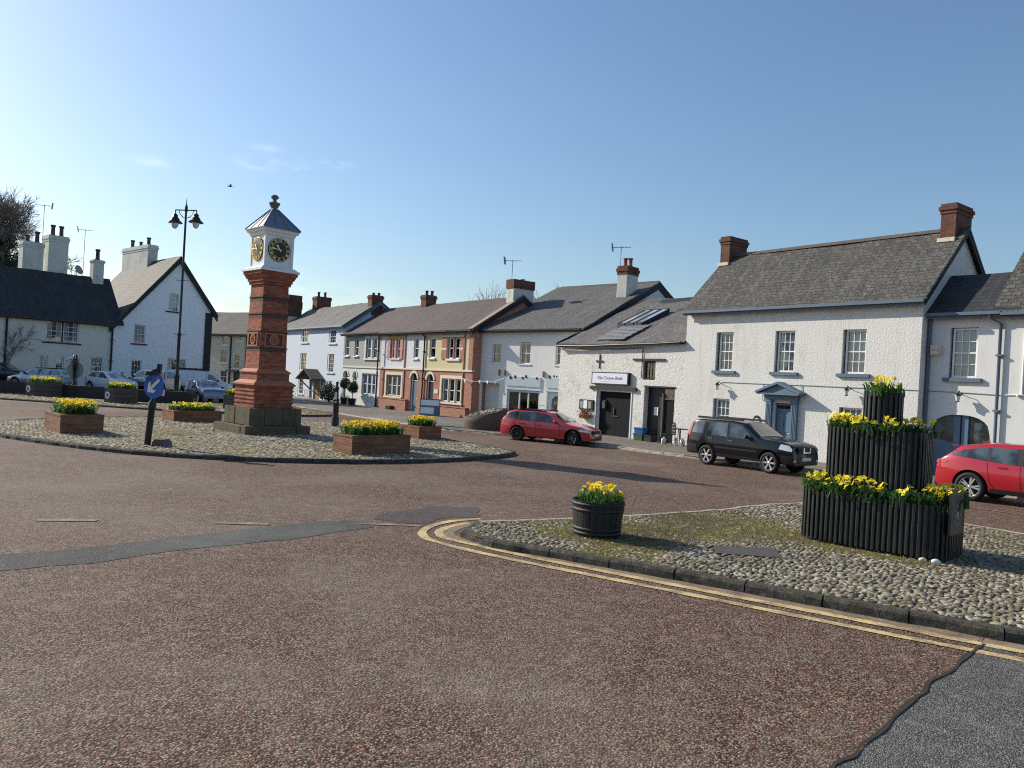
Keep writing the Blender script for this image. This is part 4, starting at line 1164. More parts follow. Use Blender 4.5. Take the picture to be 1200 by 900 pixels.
chimney(H, 6.68, 7.36, 4.3, 5.4, 7.0, 9.52, MAT['stack_white'], MAT['brick_stack'], [(6.84,4.8,0.55,0.13),(7.2,4.8,0.52,0.13)], True, MAT['pot'], 0.5)

# --- brick terrace
SW = MAT['stone_white']
# cream / red-brick house at the right end
H = street_house('terrace_house', -19, 'red brick terrace house with yellow pebbledash upper floor and cream window surrounds', 'house', 'bay fronted terrace houses')
def th(H, ua, ub, up, low, string, upper_holes, lower_holes, side):
    mb = MB(); wall(mb, ua, ub, 2.99, 5.42, upper_holes, 0.0, 0.15); mb.build('upper_wall', up, H)
    mb = MB(); wall(mb, ua, ub, 0, 2.88, lower_holes, 0.0, 0.15)
    for h in lower_holes:
        if len(h) > 4: arch_fill(mb, h[0], h[1], h[3]-0.38, h[3], 0.0, 0.15, 0, 12)
    shell(mb, ua, ub, 0, 5.42, 7.0, 0, 3.5, 7.72, 5.42, 0.0, True, True)
    mb.build('wall', low, H)
    s = MB(); s.box(ua, ub, -0.07, 0.15, 2.88, 2.99); s.build('string_course', string, H)
def surround(H, a, b, c, d, mat, w=0.14, out=0.05, sill=True):
    s = MB()
    s.box(a-w, a, -out, 0.12, c, d); s.box(b, b+w, -out, 0.12, c, d); s.box(a-w, b+w, -out, 0.12, d, d+w)
    if sill: s.box(a-w-0.04, b+w+0.04, -out-0.05, 0.12, c-0.12, c)
    return s.build('window_surround', mat, H)
def arch_surround(H, a, b, zs, zt, mat, w=0.14, out=0.05, ev=0.0):
    s = MB(); c = (a+b)/2; h = (b-a)/2; n = 12
    def ring(e): return [(c+(h+e)*math.cos(PI-PI*i/n), zs+(zt-zs+e)*math.sin(PI*i/n)) for i in range(n+1)]
    i_, o_ = ring(0), ring(w)
    for k in range(n):
        vs = [(p[0], y, p[1]) for y in (-out, 0.10) for p in (i_[k], i_[k+1], o_[k+1], o_[k])]
        s.add(vs, [(0,1,2,3),(7,6,5,4),(0,4,5,1),(3,2,6,7)])
    return s.build('arch_surround', mat, H)
def front_door(H, a, b, z1, mat, zs):
    d = MB(); d.box(a, b, 0.13, 0.18, 0, zs-0.05); o = d.build('door', mat, H)
    d = MB(); d.box(a,b,0.11,0.19,zs-0.05,zs); d.box(a,a+0.07,0.10,0.2,0,z1); d.box(b-0.07,b,0.10,0.2,0,z1); d.build('frame', WP, o)
    d = MB(); d.quad((a,0.16,zs),(b,0.16,zs),(b,0.16,z1),(a,0.16,z1)); d.build('fanlight', MAT['glass'], o)
    d = MB(); d.ball((b-0.14,0.10,0.95),0.04,6); d.build('handle', MAT['gold'], o)
UH = [(-21.29,-20.55,3.68,5.0),(-19.10,-17.65,3.64,5.0)]
LH = [(-21.40,-20.55,0,2.66,1),(-19.50,-17.30,0.95,2.42)]
th(H, -21.9, -16.16, MAT['yellow_dash'], MAT['brick_house'], MAT['cream_stone'], UH, LH, 1)
window(H, -21.27,-20.57,3.70,4.98, 1, 2, 0.08, WP, 0.10, 'blind', meet=True)
surround(H, -19.12,-17.63,3.64,5.0, MAT['cream_stone'], 0.02, 0.04)
window(H, -18.98,-18.43,3.66,4.98, 1, 2, 0.08, WP, 0.08, None); window(H, -18.32,-17.77,3.66,4.98, 1, 2, 0.08, WP, 0.08, None)
each('brick_pier', [(-18.43,-18.32,-0.03,0.15,3.64,5.0)]+[(a, b, -0.06, 0.0, 3.62, 4.98) for a, b in ((-19.72,-19.14),(-17.61,-17.22))], MAT['brick_house'], H)
s = MB()
for a, b in ((-19.74,-19.12),(-17.63,-17.2)): s.box(a, b, -0.075, -0.062, 4.22, 4.34)
s.box(-19.78,-17.18,-0.08,0.0,5.01,5.12); s.build('stone_band', MAT['cream_stone'], H)
surround(H, -19.50,-17.30,0.95,2.42, MAT['cream_stone'], 0.2, 0.06)
for a, b in ((-19.48,-18.80),(-18.72,-18.06),(-17.98,-17.32)): window(H, a, b, 0.97, 2.40, 1, 2, 0.08, WP, None, 'sides' if a < -19 else None)
each('mullion', [(-18.80,-18.72,-0.02,0.15,0.95,2.42),(-18.06,-17.98,-0.02,0.15,0.95,2.42)], MAT['cream_stone'], H)
arch_surround(H, -21.40,-20.55,2.28,2.66, MAT['cream_stone'], 0.16)
front_door(H, -21.40,-20.55, 2.66, MAT['black_paint'], 2.2)
b = MB(); b.box(-19.9,-16.45,-0.20,-0.001,0,0.66); b.box(-19.95,-16.42,-0.24,-0.001,0.66,0.72); b.box(-17.2,-17.1,-0.06,0.0,0.72,5.35); b.box(-16.62,-16.18,-0.05,-0.001,2.99,5.3)
tag(b.build('plinth_wall', MAT['brick_house'], H), None)
nm = MB(); nm.box(-20.40,-19.93,-0.04,-0.001,1.42,1.68); nm.build('name_board', MAT['cream_stone'], H)
rf = MB(); roof_slope(rf, -21.9, -16.02, -0.28, 5.44, 3.5, 7.86, 0.09, 0, 0, 0.015, 41); roof_slope(rf, -21.9, -16.02, 7.28, 5.44, 3.5, 7.86, 0.09, 0, 0, 0.05, 42)
ro = rf.build('roof', MAT['slate_brown'], H)
vg = MB(); vg.prism([(-0.30,5.46),(3.5,7.89),(3.5,7.91),(-0.30,5.48)], -16.5, -16.0, 0, None, 'x'); vg.build('verge', MAT['coping'], ro)
bg = MB()
for ya, za, yb, zb in ((-0.28,5.33,3.5,7.74),(7.28,5.33,3.5,7.74)): bg.prism([(ya,za-0.25),(ya,za+0.02),(yb,zb+0.02),(yb,zb-0.25)], -16.1, -16.03, 0, None, 'x')
bg.build('bargeboard', MAT['tar_black'], H)
gutter(H, -21.9, -16.1, -0.32, 5.38, MAT['black_iron'], 0.055)
downpipe(H, [(-22.05,-0.32,5.35),(-21.82,-0.08,5.1),(-21.82,-0.08,0.1)], MAT['black_iron'], 0.05)
chimney(H, -16.9, -16.2, 2.75, 4.35, 6.6, 8.82, MAT['stack_white'], MAT['brick_stack'], [(-16.55,3.7,0.14,0.14)], False, MAT['pot'], 0.55)
chimney(H, -19.6, -18.9, 5.0, 5.6, 6.0, 8.0, MAT['brick_stack'], None, [(-19.45,5.3,0.5,0.14),(-19.05,5.3,0.5,0.14)])

H = street_house('terrace_house', -25, 'red brick terrace house with white upper floor and pink striped window piers', 'house', 'bay fronted terrace houses')
UH = [(-26.62,-25.08,3.60,5.0),(-23.33,-22.69,3.64,5.0)]
LH = [(-26.88,-24.75,1.0,2.48),(-23.50,-22.62,0,2.68,1)]
th(H, -28.0, -21.9, MAT['white_dash'], MAT['brick_house'], MAT['cream_stone'], UH, LH, 1)
window(H, -23.31,-22.71,3.66,4.98, 1, 2, 0.08, WP, 0.10, 'net')
for a, b in ((-26.5,-26.02),(-25.70,-25.22)): window(H, a, b, 3.62, 4.98, 1, 2, 0.08, WP, 0.08, 'net')
each('brick_pier', [(-26.98,-26.56,-0.06,0.10,3.58,5.0),(-25.98,-25.74,-0.03,0.12,3.58,5.0),(-25.12,-24.78,-0.06,0.10,3.58,5.0)], MAT['pink'], H)
s = MB(); s.box(-27.1,-24.72,-0.05,0.0,5.0,5.22)
for z in (4.22,): s.box(-27.0,-26.54,-0.07,-0.062,z,z+0.1); s.box(-25.14,-24.76,-0.07,-0.062,z,z+0.1)
s.build('stone_band', m_plain('ochre_stone', (0.56,0.36,0.14), 0.8), H)
surround(H, -26.88,-24.75,1.0,2.48, MAT['cream_stone'], 0.2, 0.06)
for i in range(3):
    a = -26.86+i*0.70; window(H, a, a+0.66, 1.02, 2.46, 1, 2, 0.08, MAT['cream_stone'], None, 'net')
arch_surround(H, -23.50,-22.62,2.30,2.68, MAT['cream_stone'], 0.16)
front_door(H, -23.50,-22.62, 2.68, MAT['blue_paint'], 2.2)
b = MB(); b.box(-27.9,-23.75,-0.20,-0.001,0,0.80); b.box(-27.95,-23.7,-0.24,-0.001,0.80,0.86); b.box(-24.5,-24.38,-0.06,-0.001,0.86,5.3)
b.build('plinth_wall', MAT['brick_house'], H)
rf = MB(); roof_slope(rf, -28.0, -21.9, -0.28, 5.44, 3.5, 7.86, 0.09, 0, 0, 0.015, 41); roof_slope(rf, -28.0, -21.9, 7.28, 5.44, 3.5, 7.86, 0.09, 0, 0, 0.05, 44)
rf.build('roof', MAT['slate_brown'], H)
gutter(H, -28.0, -21.92, -0.32, 5.38, MAT['black_iron'], 0.055)
downpipe(H, [(-27.95,-0.32,5.35),(-27.95,-0.26,5.1),(-27.95,-0.26,0.1)], MAT['black_iron'], 0.05)
chimney(H, -28.1, -27.38, 3.12, 4.0, 6.8, 8.55, MAT['brick_stack'], None, [(-27.86,3.45,0.38,0.12),(-27.6,3.75,0.38,0.12)], True, MAT['pot_dark'])

H = street_house('terrace_house', -31, 'pale grey stone terrace house with white bay window behind two potted trees', 'house', 'bay fronted terrace houses')
UH = [(-34.05,-33.32,3.76,5.1),(-32.36,-31.68,3.77,5.08),(-30.38,-28.55,3.6,5.06)]
LH = [(-34.10,-33.20,0,2.62,1),(-32.40,-31.70,1.2,2.60,1),(-30.75,-28.55,0.92,2.48)]
th(H, -34.3, -28.0, MAT['grey_render'], MAT['stone_white'], SW, UH, LH, 1)
window(H, -34.03,-33.34,3.78,5.08, 1, 2, 0.08, WP, 0.1, 'net'); window(H, -32.34,-31.70,3.78,5.06, 1, 2, 0.08, WP, 0.1, 'net')
surround(H, -30.38,-28.55,3.6,5.06, SW, 0.22, 0.05)
for a, b in ((-30.3,-29.55),(-29.38,-28.63)): window(H, a, b, 3.62, 5.04, 1, 2, 0.08, WP, None, 'net')
s = MB(); s.box(-29.55,-29.38,-0.04,0.12,3.6,5.06); s.build('mullion', SW, H)
surround(H, -30.75,-28.55,0.92,2.48, SW, 0.18, 0.05)
for i in range(3):
    a = -30.73+i*0.73; window(H, a, a+0.68, 0.94, 2.46, 1, 2, 0.08, WP, None, 'net')
arch_surround(H, -32.40,-31.70,2.2,2.60, SW, 0.14); arch_surround(H, -34.10,-33.20,2.2,2.62, SW, 0.14)
front_door(H, -34.10,-33.20, 2.62, MAT['white_paint'], 2.1)
window(H, -32.38,-31.72,1.22,2.58, 1, 2, 0.09, WP, 0.08, 'net')
b = MB(); b.box(-31.2,-28.1,-0.16,-0.001,0,0.80); b.build('plinth_wall', SW, H)
rf = MB(); roof_slope(rf, -34.4, -28.0, -0.28, 5.44, 3.5, 7.86, 0.09, 0, 0, 0.015, 41); roof_slope(rf, -34.4, -28.0, 7.28, 5.5, 3.5, 7.86, 0.09, 0, 0, 0.05, 46)
rf.build('roof', MAT['slate_brown'], H)
gutter(H, -34.4, -28.0, -0.32, 5.44, MAT['black_iron'], 0.055)

# --- pale blue three-storey house
H = street_house('pale_house', -40, 'tall pale blue white house of three floors with small timber porch', 'house', 'houses along the street')
UH = [(-43.15,-41.4,4.88,5.98),(-37.25,-35.7,4.76,5.85),(-43.15,-41.55,2.45,3.96),(-37.3,-35.85,2.40,3.9),(-43.3,-41.9,0.4,1.76),(-37.1,-36.0,0.4,1.72),(-39.85,-38.5,0,1.74)]
mb = MB(); wall(mb, -48.2, -34.32, 0, 6.25, UH, 0.0, 0.14); shell(mb, -48.2, -34.32, 0, 6.25, 6.0, 0, 2.9, 8.3, 6.25)
mb.build('wall', MAT['pale_blue'], H)
GYW = m_plain('grey_sash', (0.52,0.55,0.58), 0.5)
for (a, b, c, d) in UH[:6]:
    window(H, a+0.25, b-0.25, c+0.02, d-0.02, 3, 4, 0.07, GYW, 0.10, None, sill_ext=0.3, sillmat=WP)
each('shutter_board', [x for (a, b, c, d) in UH[:6] for x in ((a, a+0.25, 0.03, 0.09, c, d), (b-0.25, b, 0.03, 0.09, c, d))], MAT['pale_blue'], H)
d = MB(); d.box(-39.8,-38.55,0.10,0.14,0,1.72); d.build('door', MAT['wood'], H)
p = MB()
for s0, s1 in (((-41.3,1.85),(-39.2,2.62)),):
    pass
p.quad((-40.9,-1.2,1.80),(-39.2,-1.2,2.62),(-39.2,0.0,2.62),(-40.9,0.0,1.80)); p.quad((-39.2,-1.2,2.62),(-37.5,-1.2,1.80),(-37.5,0.0,1.80),(-39.2,0.0,2.62))
p.quad((-40.9,0,1.72),(-39.2,0,2.54),(-39.2,-1.2,2.54),(-40.9,-1.2,1.72)); p.quad((-39.2,0,2.54),(-37.5,0,1.72),(-37.5,-1.2,1.72),(-39.2,-1.2,2.54))
p.quad((-40.9,-1.2,1.72),(-39.2,-1.2,2.54),(-39.2,-1.2,2.62),(-40.9,-1.2,1.80)); p.quad((-39.2,-1.2,2.54),(-37.5,-1.2,1.72),(-37.5,-1.2,1.80),(-39.2,-1.2,2.62))
po = p.build('porch', MAT['slate_warm'], H)
p = MB()
for u in (-40.4,-38.0): p.box(u-0.06,u+0.06,-1.1,-0.02,1.72,1.84); p.tube((u,-1.05,1.75),(u,-0.04,0.9),0.06,None,6); p.box(u-0.06,u+0.06,-0.12,0.0,0.2,1.8)
p.build('bracket', MAT['wood'], po)
rl = MB()
for i in range(24): rl.box(-44.2+i*0.36,-44.17+i*0.36,-1.65,-1.62,0.05,0.92)
rl.box(-44.2,-35.9,-1.66,-1.61,0.9,0.94); rl.box(-44.2,-35.9,-1.66,-1.61,0.3,0.33)
rl.build('railing', MAT['alloy'], H)
rf = MB(); roof_slope(rf, -48.3, -34.1, -0.25, 6.20, 2.9, 8.42, 0.1, 0, 0, 0.06, 51); roof_slope(rf, -48.3, -34.1, 6.2, 6.2, 2.9, 8.42, 0.1, 0, 0, 0.06, 52)
rf.build('roof', MAT['slate_mixed'], H)
gutter(H, -47.4, -34.2, -0.28, 6.12, m_plain('pale_gutter', (0.30,0.35,0.42), 0.5), 0.07)
bg = MB()
for ya, za, yb, zb in ((-0.25,6.05,2.9,8.28),(6.2,6.05,2.9,8.28)): bg.prism([(ya,za-0.22),(ya,za+0.02),(yb,zb+0.02),(yb,zb-0.22)], -34.2, -34.12, 0, None, 'x')
bg.build('bargeboard', MAT['blue_trim'], H)
chimney(H, -49.3, -48.21, 0.6, 1.9, 0, 9.5, MAT['cream_stone'], MAT['brick_stack'], (), True, None, 2.0)
chimney(H, -47.2, -46.2, 2.55, 3.95, 7.3, 9.45, MAT['brick_stack'], None, [(-46.9,3.0,0.5,0.13),(-46.6,3.5,0.5,0.13)], True, MAT['pot_dark'])
chimney(H, -35.0, -34.3, 2.2, 3.2, 7.2, 8.85, MAT['brick_stack'], None, [(-34.85,2.6,0.25,0.12),(-34.5,2.9,0.25,0.12)], True, MAT['pot_dark'])

# --- house closing the far end of the street
GA = Vector((0.86,-0.51)).normalized()
H = empty('sage_house', (-30.5,85.0,-0.575), math.atan2(GA.y, GA.x), 'distant sage green house with dark downpipes beyond the clock tower', 'house', 'houses along the street')
UH = [(-2.2,-1.4,4.35,5.15),(-2.3,-1.4,2.75,4.0),(-2.2,-1.3,0.9,2.1),(-0.5,0.3,2.3,3.6),(0.05,0.8,4.75,5.2),(-0.45,0.4,0,2.0),(2.6,3.5,2.6,3.8),(2.6,3.5,0.8,2.1)]
UH = UH[:6]
mb = MB(); wall(mb, -7, 2.4, 0, 5.3, UH, 0, 0.15); shell(mb, -7, 2.4, 0, 5.3, 4.4, 0, 2.2, 7.4, 5.3); mb.build('wall', MAT['sage'], H)
for i, (a, b, c, d_) in enumerate(UH):
    if i == 5: continue
    window(H, a, b, c, d_, 2, 2, 0.06, WP, 0.08, None)
d = MB(); d.box(-0.45,0.4,0.1,0.14,0,2.0); d.build('door', MAT['black_paint'], H)
d = MB(); d.box(-0.8,0.75,-0.6,0.0,2.0,2.15); d.build('porch', MAT['slate_dark'], H)
for u in (-0.9, 1.15): downpipe(H, [(u,-0.07,5.2),(u,-0.07,0.1)], MAT['black_iron'], 0.07)
rf = MB(); roof_slope(rf, -7.2, 2.5, -0.3, 5.35, 2.2, 7.55, 0.1, 0, 0, 0.06, 61); roof_slope(rf, -7.2, 2.5, 4.7, 5.35, 2.2, 7.55, 0.1, 0, 0, 0.06, 62); rf.build('roof', MAT['slate_warm'], H)
gutter(H, -7.1, 2.4, -0.34, 5.28, MAT['black_iron'], 0.07)

H.scale = (1.25, 1.25, 1.25)
# ------------------------------------------------------------------ houses on the left
LROT = math.atan2(0.747, 0.664)
def left_house(name, uc, label, cat='house'): return empty(name, (-31.3+0.664*uc, 60+0.747*uc, 0), LROT, label, cat, 'houses behind the car park', uc)
H = left_house('cream_cottage', -5, 'long cream cottage in shade with dark slate roof and big white chimneys')
UH = [(-4.72,-2.50,3.52,5.12),(-5.05,-4.50,1.2,2.46),(-3.98,-3.42,1.2,2.44),(-3.02,-2.3,1.1,2.5),(-1.60,-0.66,1.1,2.58),(-10.5,-9.4,3.5,5.0),(-10.5,-9.4,1.1,2.5)]
mb = MB(); wall(mb, -13, -0.06, 0, 5.30, UH, 0, 0.16); shell(mb, -13, -0.06, 0, 5.30, 6.0, 0, 3.0, 8.8, 5.3); mb.build('wall', MAT['cream'], H)
for a, b in ((-4.70,-3.66),(-3.56,-2.52)): window(H, a, b, 3.56, 5.10, 3, 4, 0.05, WP, None, 'sides')
s = MB(); s.box(-3.66,-3.56,0.0,0.14,3.52,5.12); s.box(-4.95,-2.28,-0.10,0.0,3.42,3.50); tag(s.build('window_sill', MAT['tar_black'], H), None)
window(H, -5.03,-4.52,1.22,2.44, 2, 3, 0.06, WP, 0.06, None); window(H, -3.96,-3.44,1.22,2.42, 2, 3, 0.06, WP, 0.06, None)
window(H, -3.0,-2.32,1.12,2.48, 2, 3, 0.06, WP, 0.06, 'sides'); window(H, -1.58,-0.68,1.12,2.56, 3, 4, 0.06, WP, 0.06, 'sides')
window(H, -10.48,-9.42,3.52,4.98, 3, 4, 0.06, WP, 0.08, 'sides'); window(H, -10.48,-9.42,1.12,2.48, 3, 4, 0.06, WP, 0.08, 'sides')
rf = MB(); roof_slope(rf, -13.2, 0.6, -0.35, 5.25, 3.0, 9.0, 0.12, 0, 0, 0.08, 71); roof_slope(rf, -13.2, 0.6, 6.3, 5.25, 3.0, 9.0, 0.12, 0, 0, 0.08, 72); rf.build('roof', MAT['slate_dark'], H)
gutter(H, -13, -0.1, -0.38, 5.16, MAT['black_iron'], 0.08)
downpipe(H, [(-0.12,-0.30,5.2),(-0.12,-0.10,4.9),(-0.12,-0.10,0.3)], MAT['black_iron'], 0.07)
downpipe(H, [(-7.25,-0.30,5.2),(-7.25,-0.10,4.9),(-7.25,-0.10,0.3)], MAT['black_iron'], 0.07)
WS = MAT['stack_white']
PD = MAT['pot_dark']
chimney(H, -5.65, -4.25, 3.0, 4.0, 7.8, 11.05, WS, None, [(-5.25,3.5,0.55,0.17),(-4.6,3.5,0.9,0.17)], True, PD, 0.45)
chimney(H, -3.75, -2.35, 3.6, 5.0, 7.5, 11.9, WS, None, [(-3.3,4.3,0.9,0.17),(-2.7,4.3,0.9,0.17)], True, PD, 0.5)
chimney(H, -0.85, -0.05, 2.5, 3.2, 7.8, 10.35, WS, None, [(-0.45,2.85,0.9,0.17)], True, PD, 0.25)

H = left_house('gable_house', 4, 'white gable end house in shade with black bargeboards and stone coloured roof')
def gt(u): return 5.30+(u+0.06)*(11.2-5.30)/(4.88+0.06) if u <= 4.88 else 11.2-(u-4.88)*(11.2-7.3)/(7.9-4.88)
UH = [(1.52,2.42,3.82,5.38),(4.15,4.98,6.68,8.2),(1.44,2.26,1.2,2.55),(4.28,5.88,1.3,2.84)]
mb = MB(); wall(mb, -0.055, 7.9, 0, gt, UH, 0, 0.14, extra=(4.88,))
mb.quad((7.9,0,0),(7.9,10,0),(7.9,10,7.3),(7.9,0,7.3)); mb.quad((-0.055,10,0),(-0.055,0,0),(-0.055,0,5.3),(-0.055,10,5.3))
mb.poly([(7.9,10,0),(-0.055,10,0),(-0.055,10,5.3),(4.88,10,11.2),(7.9,10,7.3)])
mb.build('wall', MAT['gable_white'], H)
window(H, 1.54,2.40,3.86,5.36, 3, 4, 0.05, WP, 0.10, 'net', sillmat=MAT['tar_black'], sill_ext=0.2); window(H, 4.17,4.96,6.72,8.18, 3, 4, 0.05, WP, 0.10, 'net', sillmat=MAT['tar_black'], sill_ext=0.2)
window(H, 1.46,2.24,1.22,2.53, 3, 3, 0.05, WP, 0.06, None, meet=False); window(H, 4.30,5.86,1.32,2.82, 6, 2, 0.05, WP, 0.06, 'sides', meet=False)
dr = MB(); dr.box(0.3,0.9,-0.02,0.0,0.2,1.5); dr.build('meter_cupboard', MAT['tar_black'], H)
# roof slopes run the other way, so build them turned a quarter
rf = MB()
T = Matrix(((0,1,0,0),(1,0,0,0),(0,0,1,0),(0,0,0,1)))
tmp = MB(); roof_slope(tmp, -0.25, 10.2, -0.35, 5.02, 4.88, 11.32, 0.14, 0, 0, 0.06, 81)
rf.add([tuple(T @ Vector(p)) for p in tmp.v], [tuple(reversed(f)) for f in tmp.f])
tmp = MB(); roof_slope(tmp, -0.25, 10.2, 8.35, 6.80, 4.88, 11.32, 0.14, 0, 0, 0.06, 82)
rf.add([tuple(T @ Vector(p)) for p in tmp.v], [tuple(reversed(f)) for f in tmp.f])
rf.build('roof', MAT['slate_warm'], H)
bg = MB()
bg.prism([(-0.35,4.55),(-0.35,4.95),(4.88,11.22),(4.88,10.75)], -0.22, -0.10, 0, None, 'y'); bg.prism([(4.88,10.75),(4.88,11.22),(8.35,6.72),(8.35,6.2)], -0.22, -0.10, 0, None, 'y')
bg.build('bargeboard', MAT['tar_black'], H)
bs = MB(); bs.box(7.35,7.93,-0.10,-0.001,0,6.9); bs.build('corner_boards', MAT['tar_black'], H)
chimney(H, 4.35, 5.20, 5.0, 10.4, 8.5, 12.65, WS, None, [(4.8,6.0,0.75,0.17),(4.8,7.6,0.5,0.15),(4.8,9.4,0.8,0.17)], True, PD, 0.5)

H = left_house('rear_house', -9, 'sunlit pale roofed house showing behind the cream cottage')
mb = MB(); mb.prism([(-13.8,0),(-4.4,0),(-4.4,8.3),(-6.0,9.6),(-13.8,7.3)], 9.0, 15.0, 0, None, 'y'); mb.build('wall', MAT['cream'], H)
rf = MB(); rf.prism([(-14.0,7.35),(-6.0,9.72),(-4.2,8.25),(-4.2,8.4),(-6.0,9.86),(-14.0,7.5)], 8.8, 15.2, 0, None, 'y'); rf.build('roof', MAT['slate_warm'], H)
# ------------------------------------------------------------------ clock tower
T = empty('clock_tower', (-8.80, 27.35, 0), R(45), 'red brick clock tower with white clock box and lead pyramid roof on roundabout', 'clock tower')
mb = MB()
def rough_block(mb, h, z0, z1, n=5, mi=0, jit=0.03, seed=0):
    """a course of worn stones round a square plinth"""
    q = random.Random(seed)
    mb.box(-h+0.06, h-0.06, -h+0.06, h-0.06, z0, z1-0.03, mi)
    for side in range(4):
        M = Matrix.Rotation(side*PI/2, 4, 'Z')
        x = -h
        while x < h-0.05:
            w_ = min(h-x, 2*h/n*q.uniform(0.7, 1.3)); o = q.uniform(-jit, jit*0.4)
            mb.box(x+0.008, x+w_-0.008, -h-o, -h+0.34, z0, z1-q.uniform(0, 0.03), mi, M)
            x += w_
rough_block(mb, 1.22, 0.08, 0.40, 4, 0, 0.05, 2); rough_block(mb, 0.97, 0.40, 1.0, 3, 0, 0.03, 3)
mb.build('plinth', MAT['plinth'], T)
mb = MB()
for i in range(11):
    z = 1.0+i*0.07; h = 0.745 if i % 2 == 0 else 0.715
    mb.frus(h, z, h, z+0.07)
mb.frus(0.61, 1.95, 0.61, 2.22)
def hs(z): return 0.515-(z-2.34)*0.040/2.9
for a, b in ((2.34,2.95),(3.09,3.60),(3.60,4.12),(4.27,4.71),(4.86,5.32)): mb.frus(hs(a), a, hs(b), b)
mb.frus(0.53, 5.30, 0.53, 5.40); mb.frus(0.57, 5.40, 0.57, 5.50); mb.frus(0.60, 5.50, 0.67, 5.66); mb.frus(0.69, 5.66, 0.69, 5.76)
mb.build('shaft', MAT['brick_tower'], T)
mb = MB()
for z0, z1 in ((2.95,3.09),(4.12,4.27),(4.71,4.86)): mb.frus(hs(z0)+0.003, z0, hs(z1)+0.003, z1)
for z0 in (3.075, 4.255, 4.845, 3.64): mb.frus(hs(z0)+0.03, z0, hs(z0)+0.03, z0+0.035)
mb.build('brick_band', MAT['brick_band'], T)
mb = MB(); mb.frus(0.79, 1.77, 0.79, 1.83); mb.frus(0.79, 1.83, 0.62, 1.95); mb.frus(0.65, 2.20, 0.65, 2.25); mb.frus(0.65, 2.25, 0.53, 2.34)
for s in range(4):
    M = Matrix.Rotation(s*PI/2, 4, 'Z')
    y = -hs(3.4)
    for a, b, c, d in ((-0.36,0.36,3.12,3.17),(-0.36,0.36,3.56,3.61),(-0.36,-0.31,3.17,3.56),(0.31,0.36,3.17,3.56)): mb.box(a, b, y-0.045, y, c, d, 0, M)
    mb.lathe([(0.19,0),(0.19,0.035),(0.13,0.045),(0.13,0.02)], 18, 0, True, M @ Matrix.Translation((0,y,3.365)) @ Matrix.Rotation(PI/2,4,'X'))
    for k in range(5):
        t = k*2*PI/5+PI/2; mb.ball(tuple((M @ Vector((0.075*math.cos(t), y-0.02, 3.365+0.075*math.sin(t))))), 0.045, 6)
    mb.box(-0.10,0.10,y-0.03,y,3.50,3.56,0,M)
mb.build('terracotta_trim', MAT['terracotta'], T)
mb = MB(); 
for s in range(4):
    M = Matrix.Rotation(s*PI/2, 4, 'Z'); y = -hs(3.4); mb.box(-0.31,0.31,y-0.006,y+0.05,3.17,3.56,0,M)
mb.build('panel', MAT['brick_band'], T)
mb = MB(); mb.box(-0.13,0.13,-0.765,-0.745,1.25,1.52,0,Matrix.Rotation(R(90),4,'Z')); mb.build('plaque', MAT['black_iron'], T)
mb = MB()
mb.frus(0.735, 5.76, 0.735, 5.84); mb.frus(0.70, 5.84, 0.60, 5.93); mb.frus(0.525, 5.90, 0.525, 7.16)
mb.frus(0.56, 7.02, 0.60, 7.14); mb.frus(0.64, 7.14, 0.68, 7.24)
for sx in (-1,1):
    for sy in (-1,1): mb.box(sx*0.50-0.05, sx*0.50+0.05, sy*0.50-0.05, sy*0.50+0.05, 5.93, 7.04)
mb.build('clock_box', WP, T)
mb = MB(); mb.frus(0.70, 7.24, 0.70, 7.27); mb.frus(0.70, 7.27, 0.09, 8.02)
for s in range(4):
    M = Matrix.Rotation(s*PI/2, 4, 'Z')
    mb.tube((-0.70,-0.70,7.28),(-0.09,-0.09,8.03),0.028,None,6,0,True,M)
    mb.tube((-0.25,-0.70,7.28),(-0.03,-0.10,8.02),0.014,None,5,0,True,M); mb.tube((0.25,-0.70,7.28),(0.03,-0.10,8.02),0.014,None,5,0,True,M)
mb.build('roof', MAT['lead'], T)
mb = MB(); mb.lathe([(0.12,7.98),(0.10,8.06),(0.14,8.12),(0.19,8.22),(0.20,8.26),(0.10,8.28),(0.06,8.34),(0.07,8.38),(0.13,8.43),(0.14,8.48),(0.09,8.53),(0.05,8.55)], 16)
mb.build('finial', m_plain('finial_stone', (0.16,0.15,0.13), 0.8, var=0.4), T)
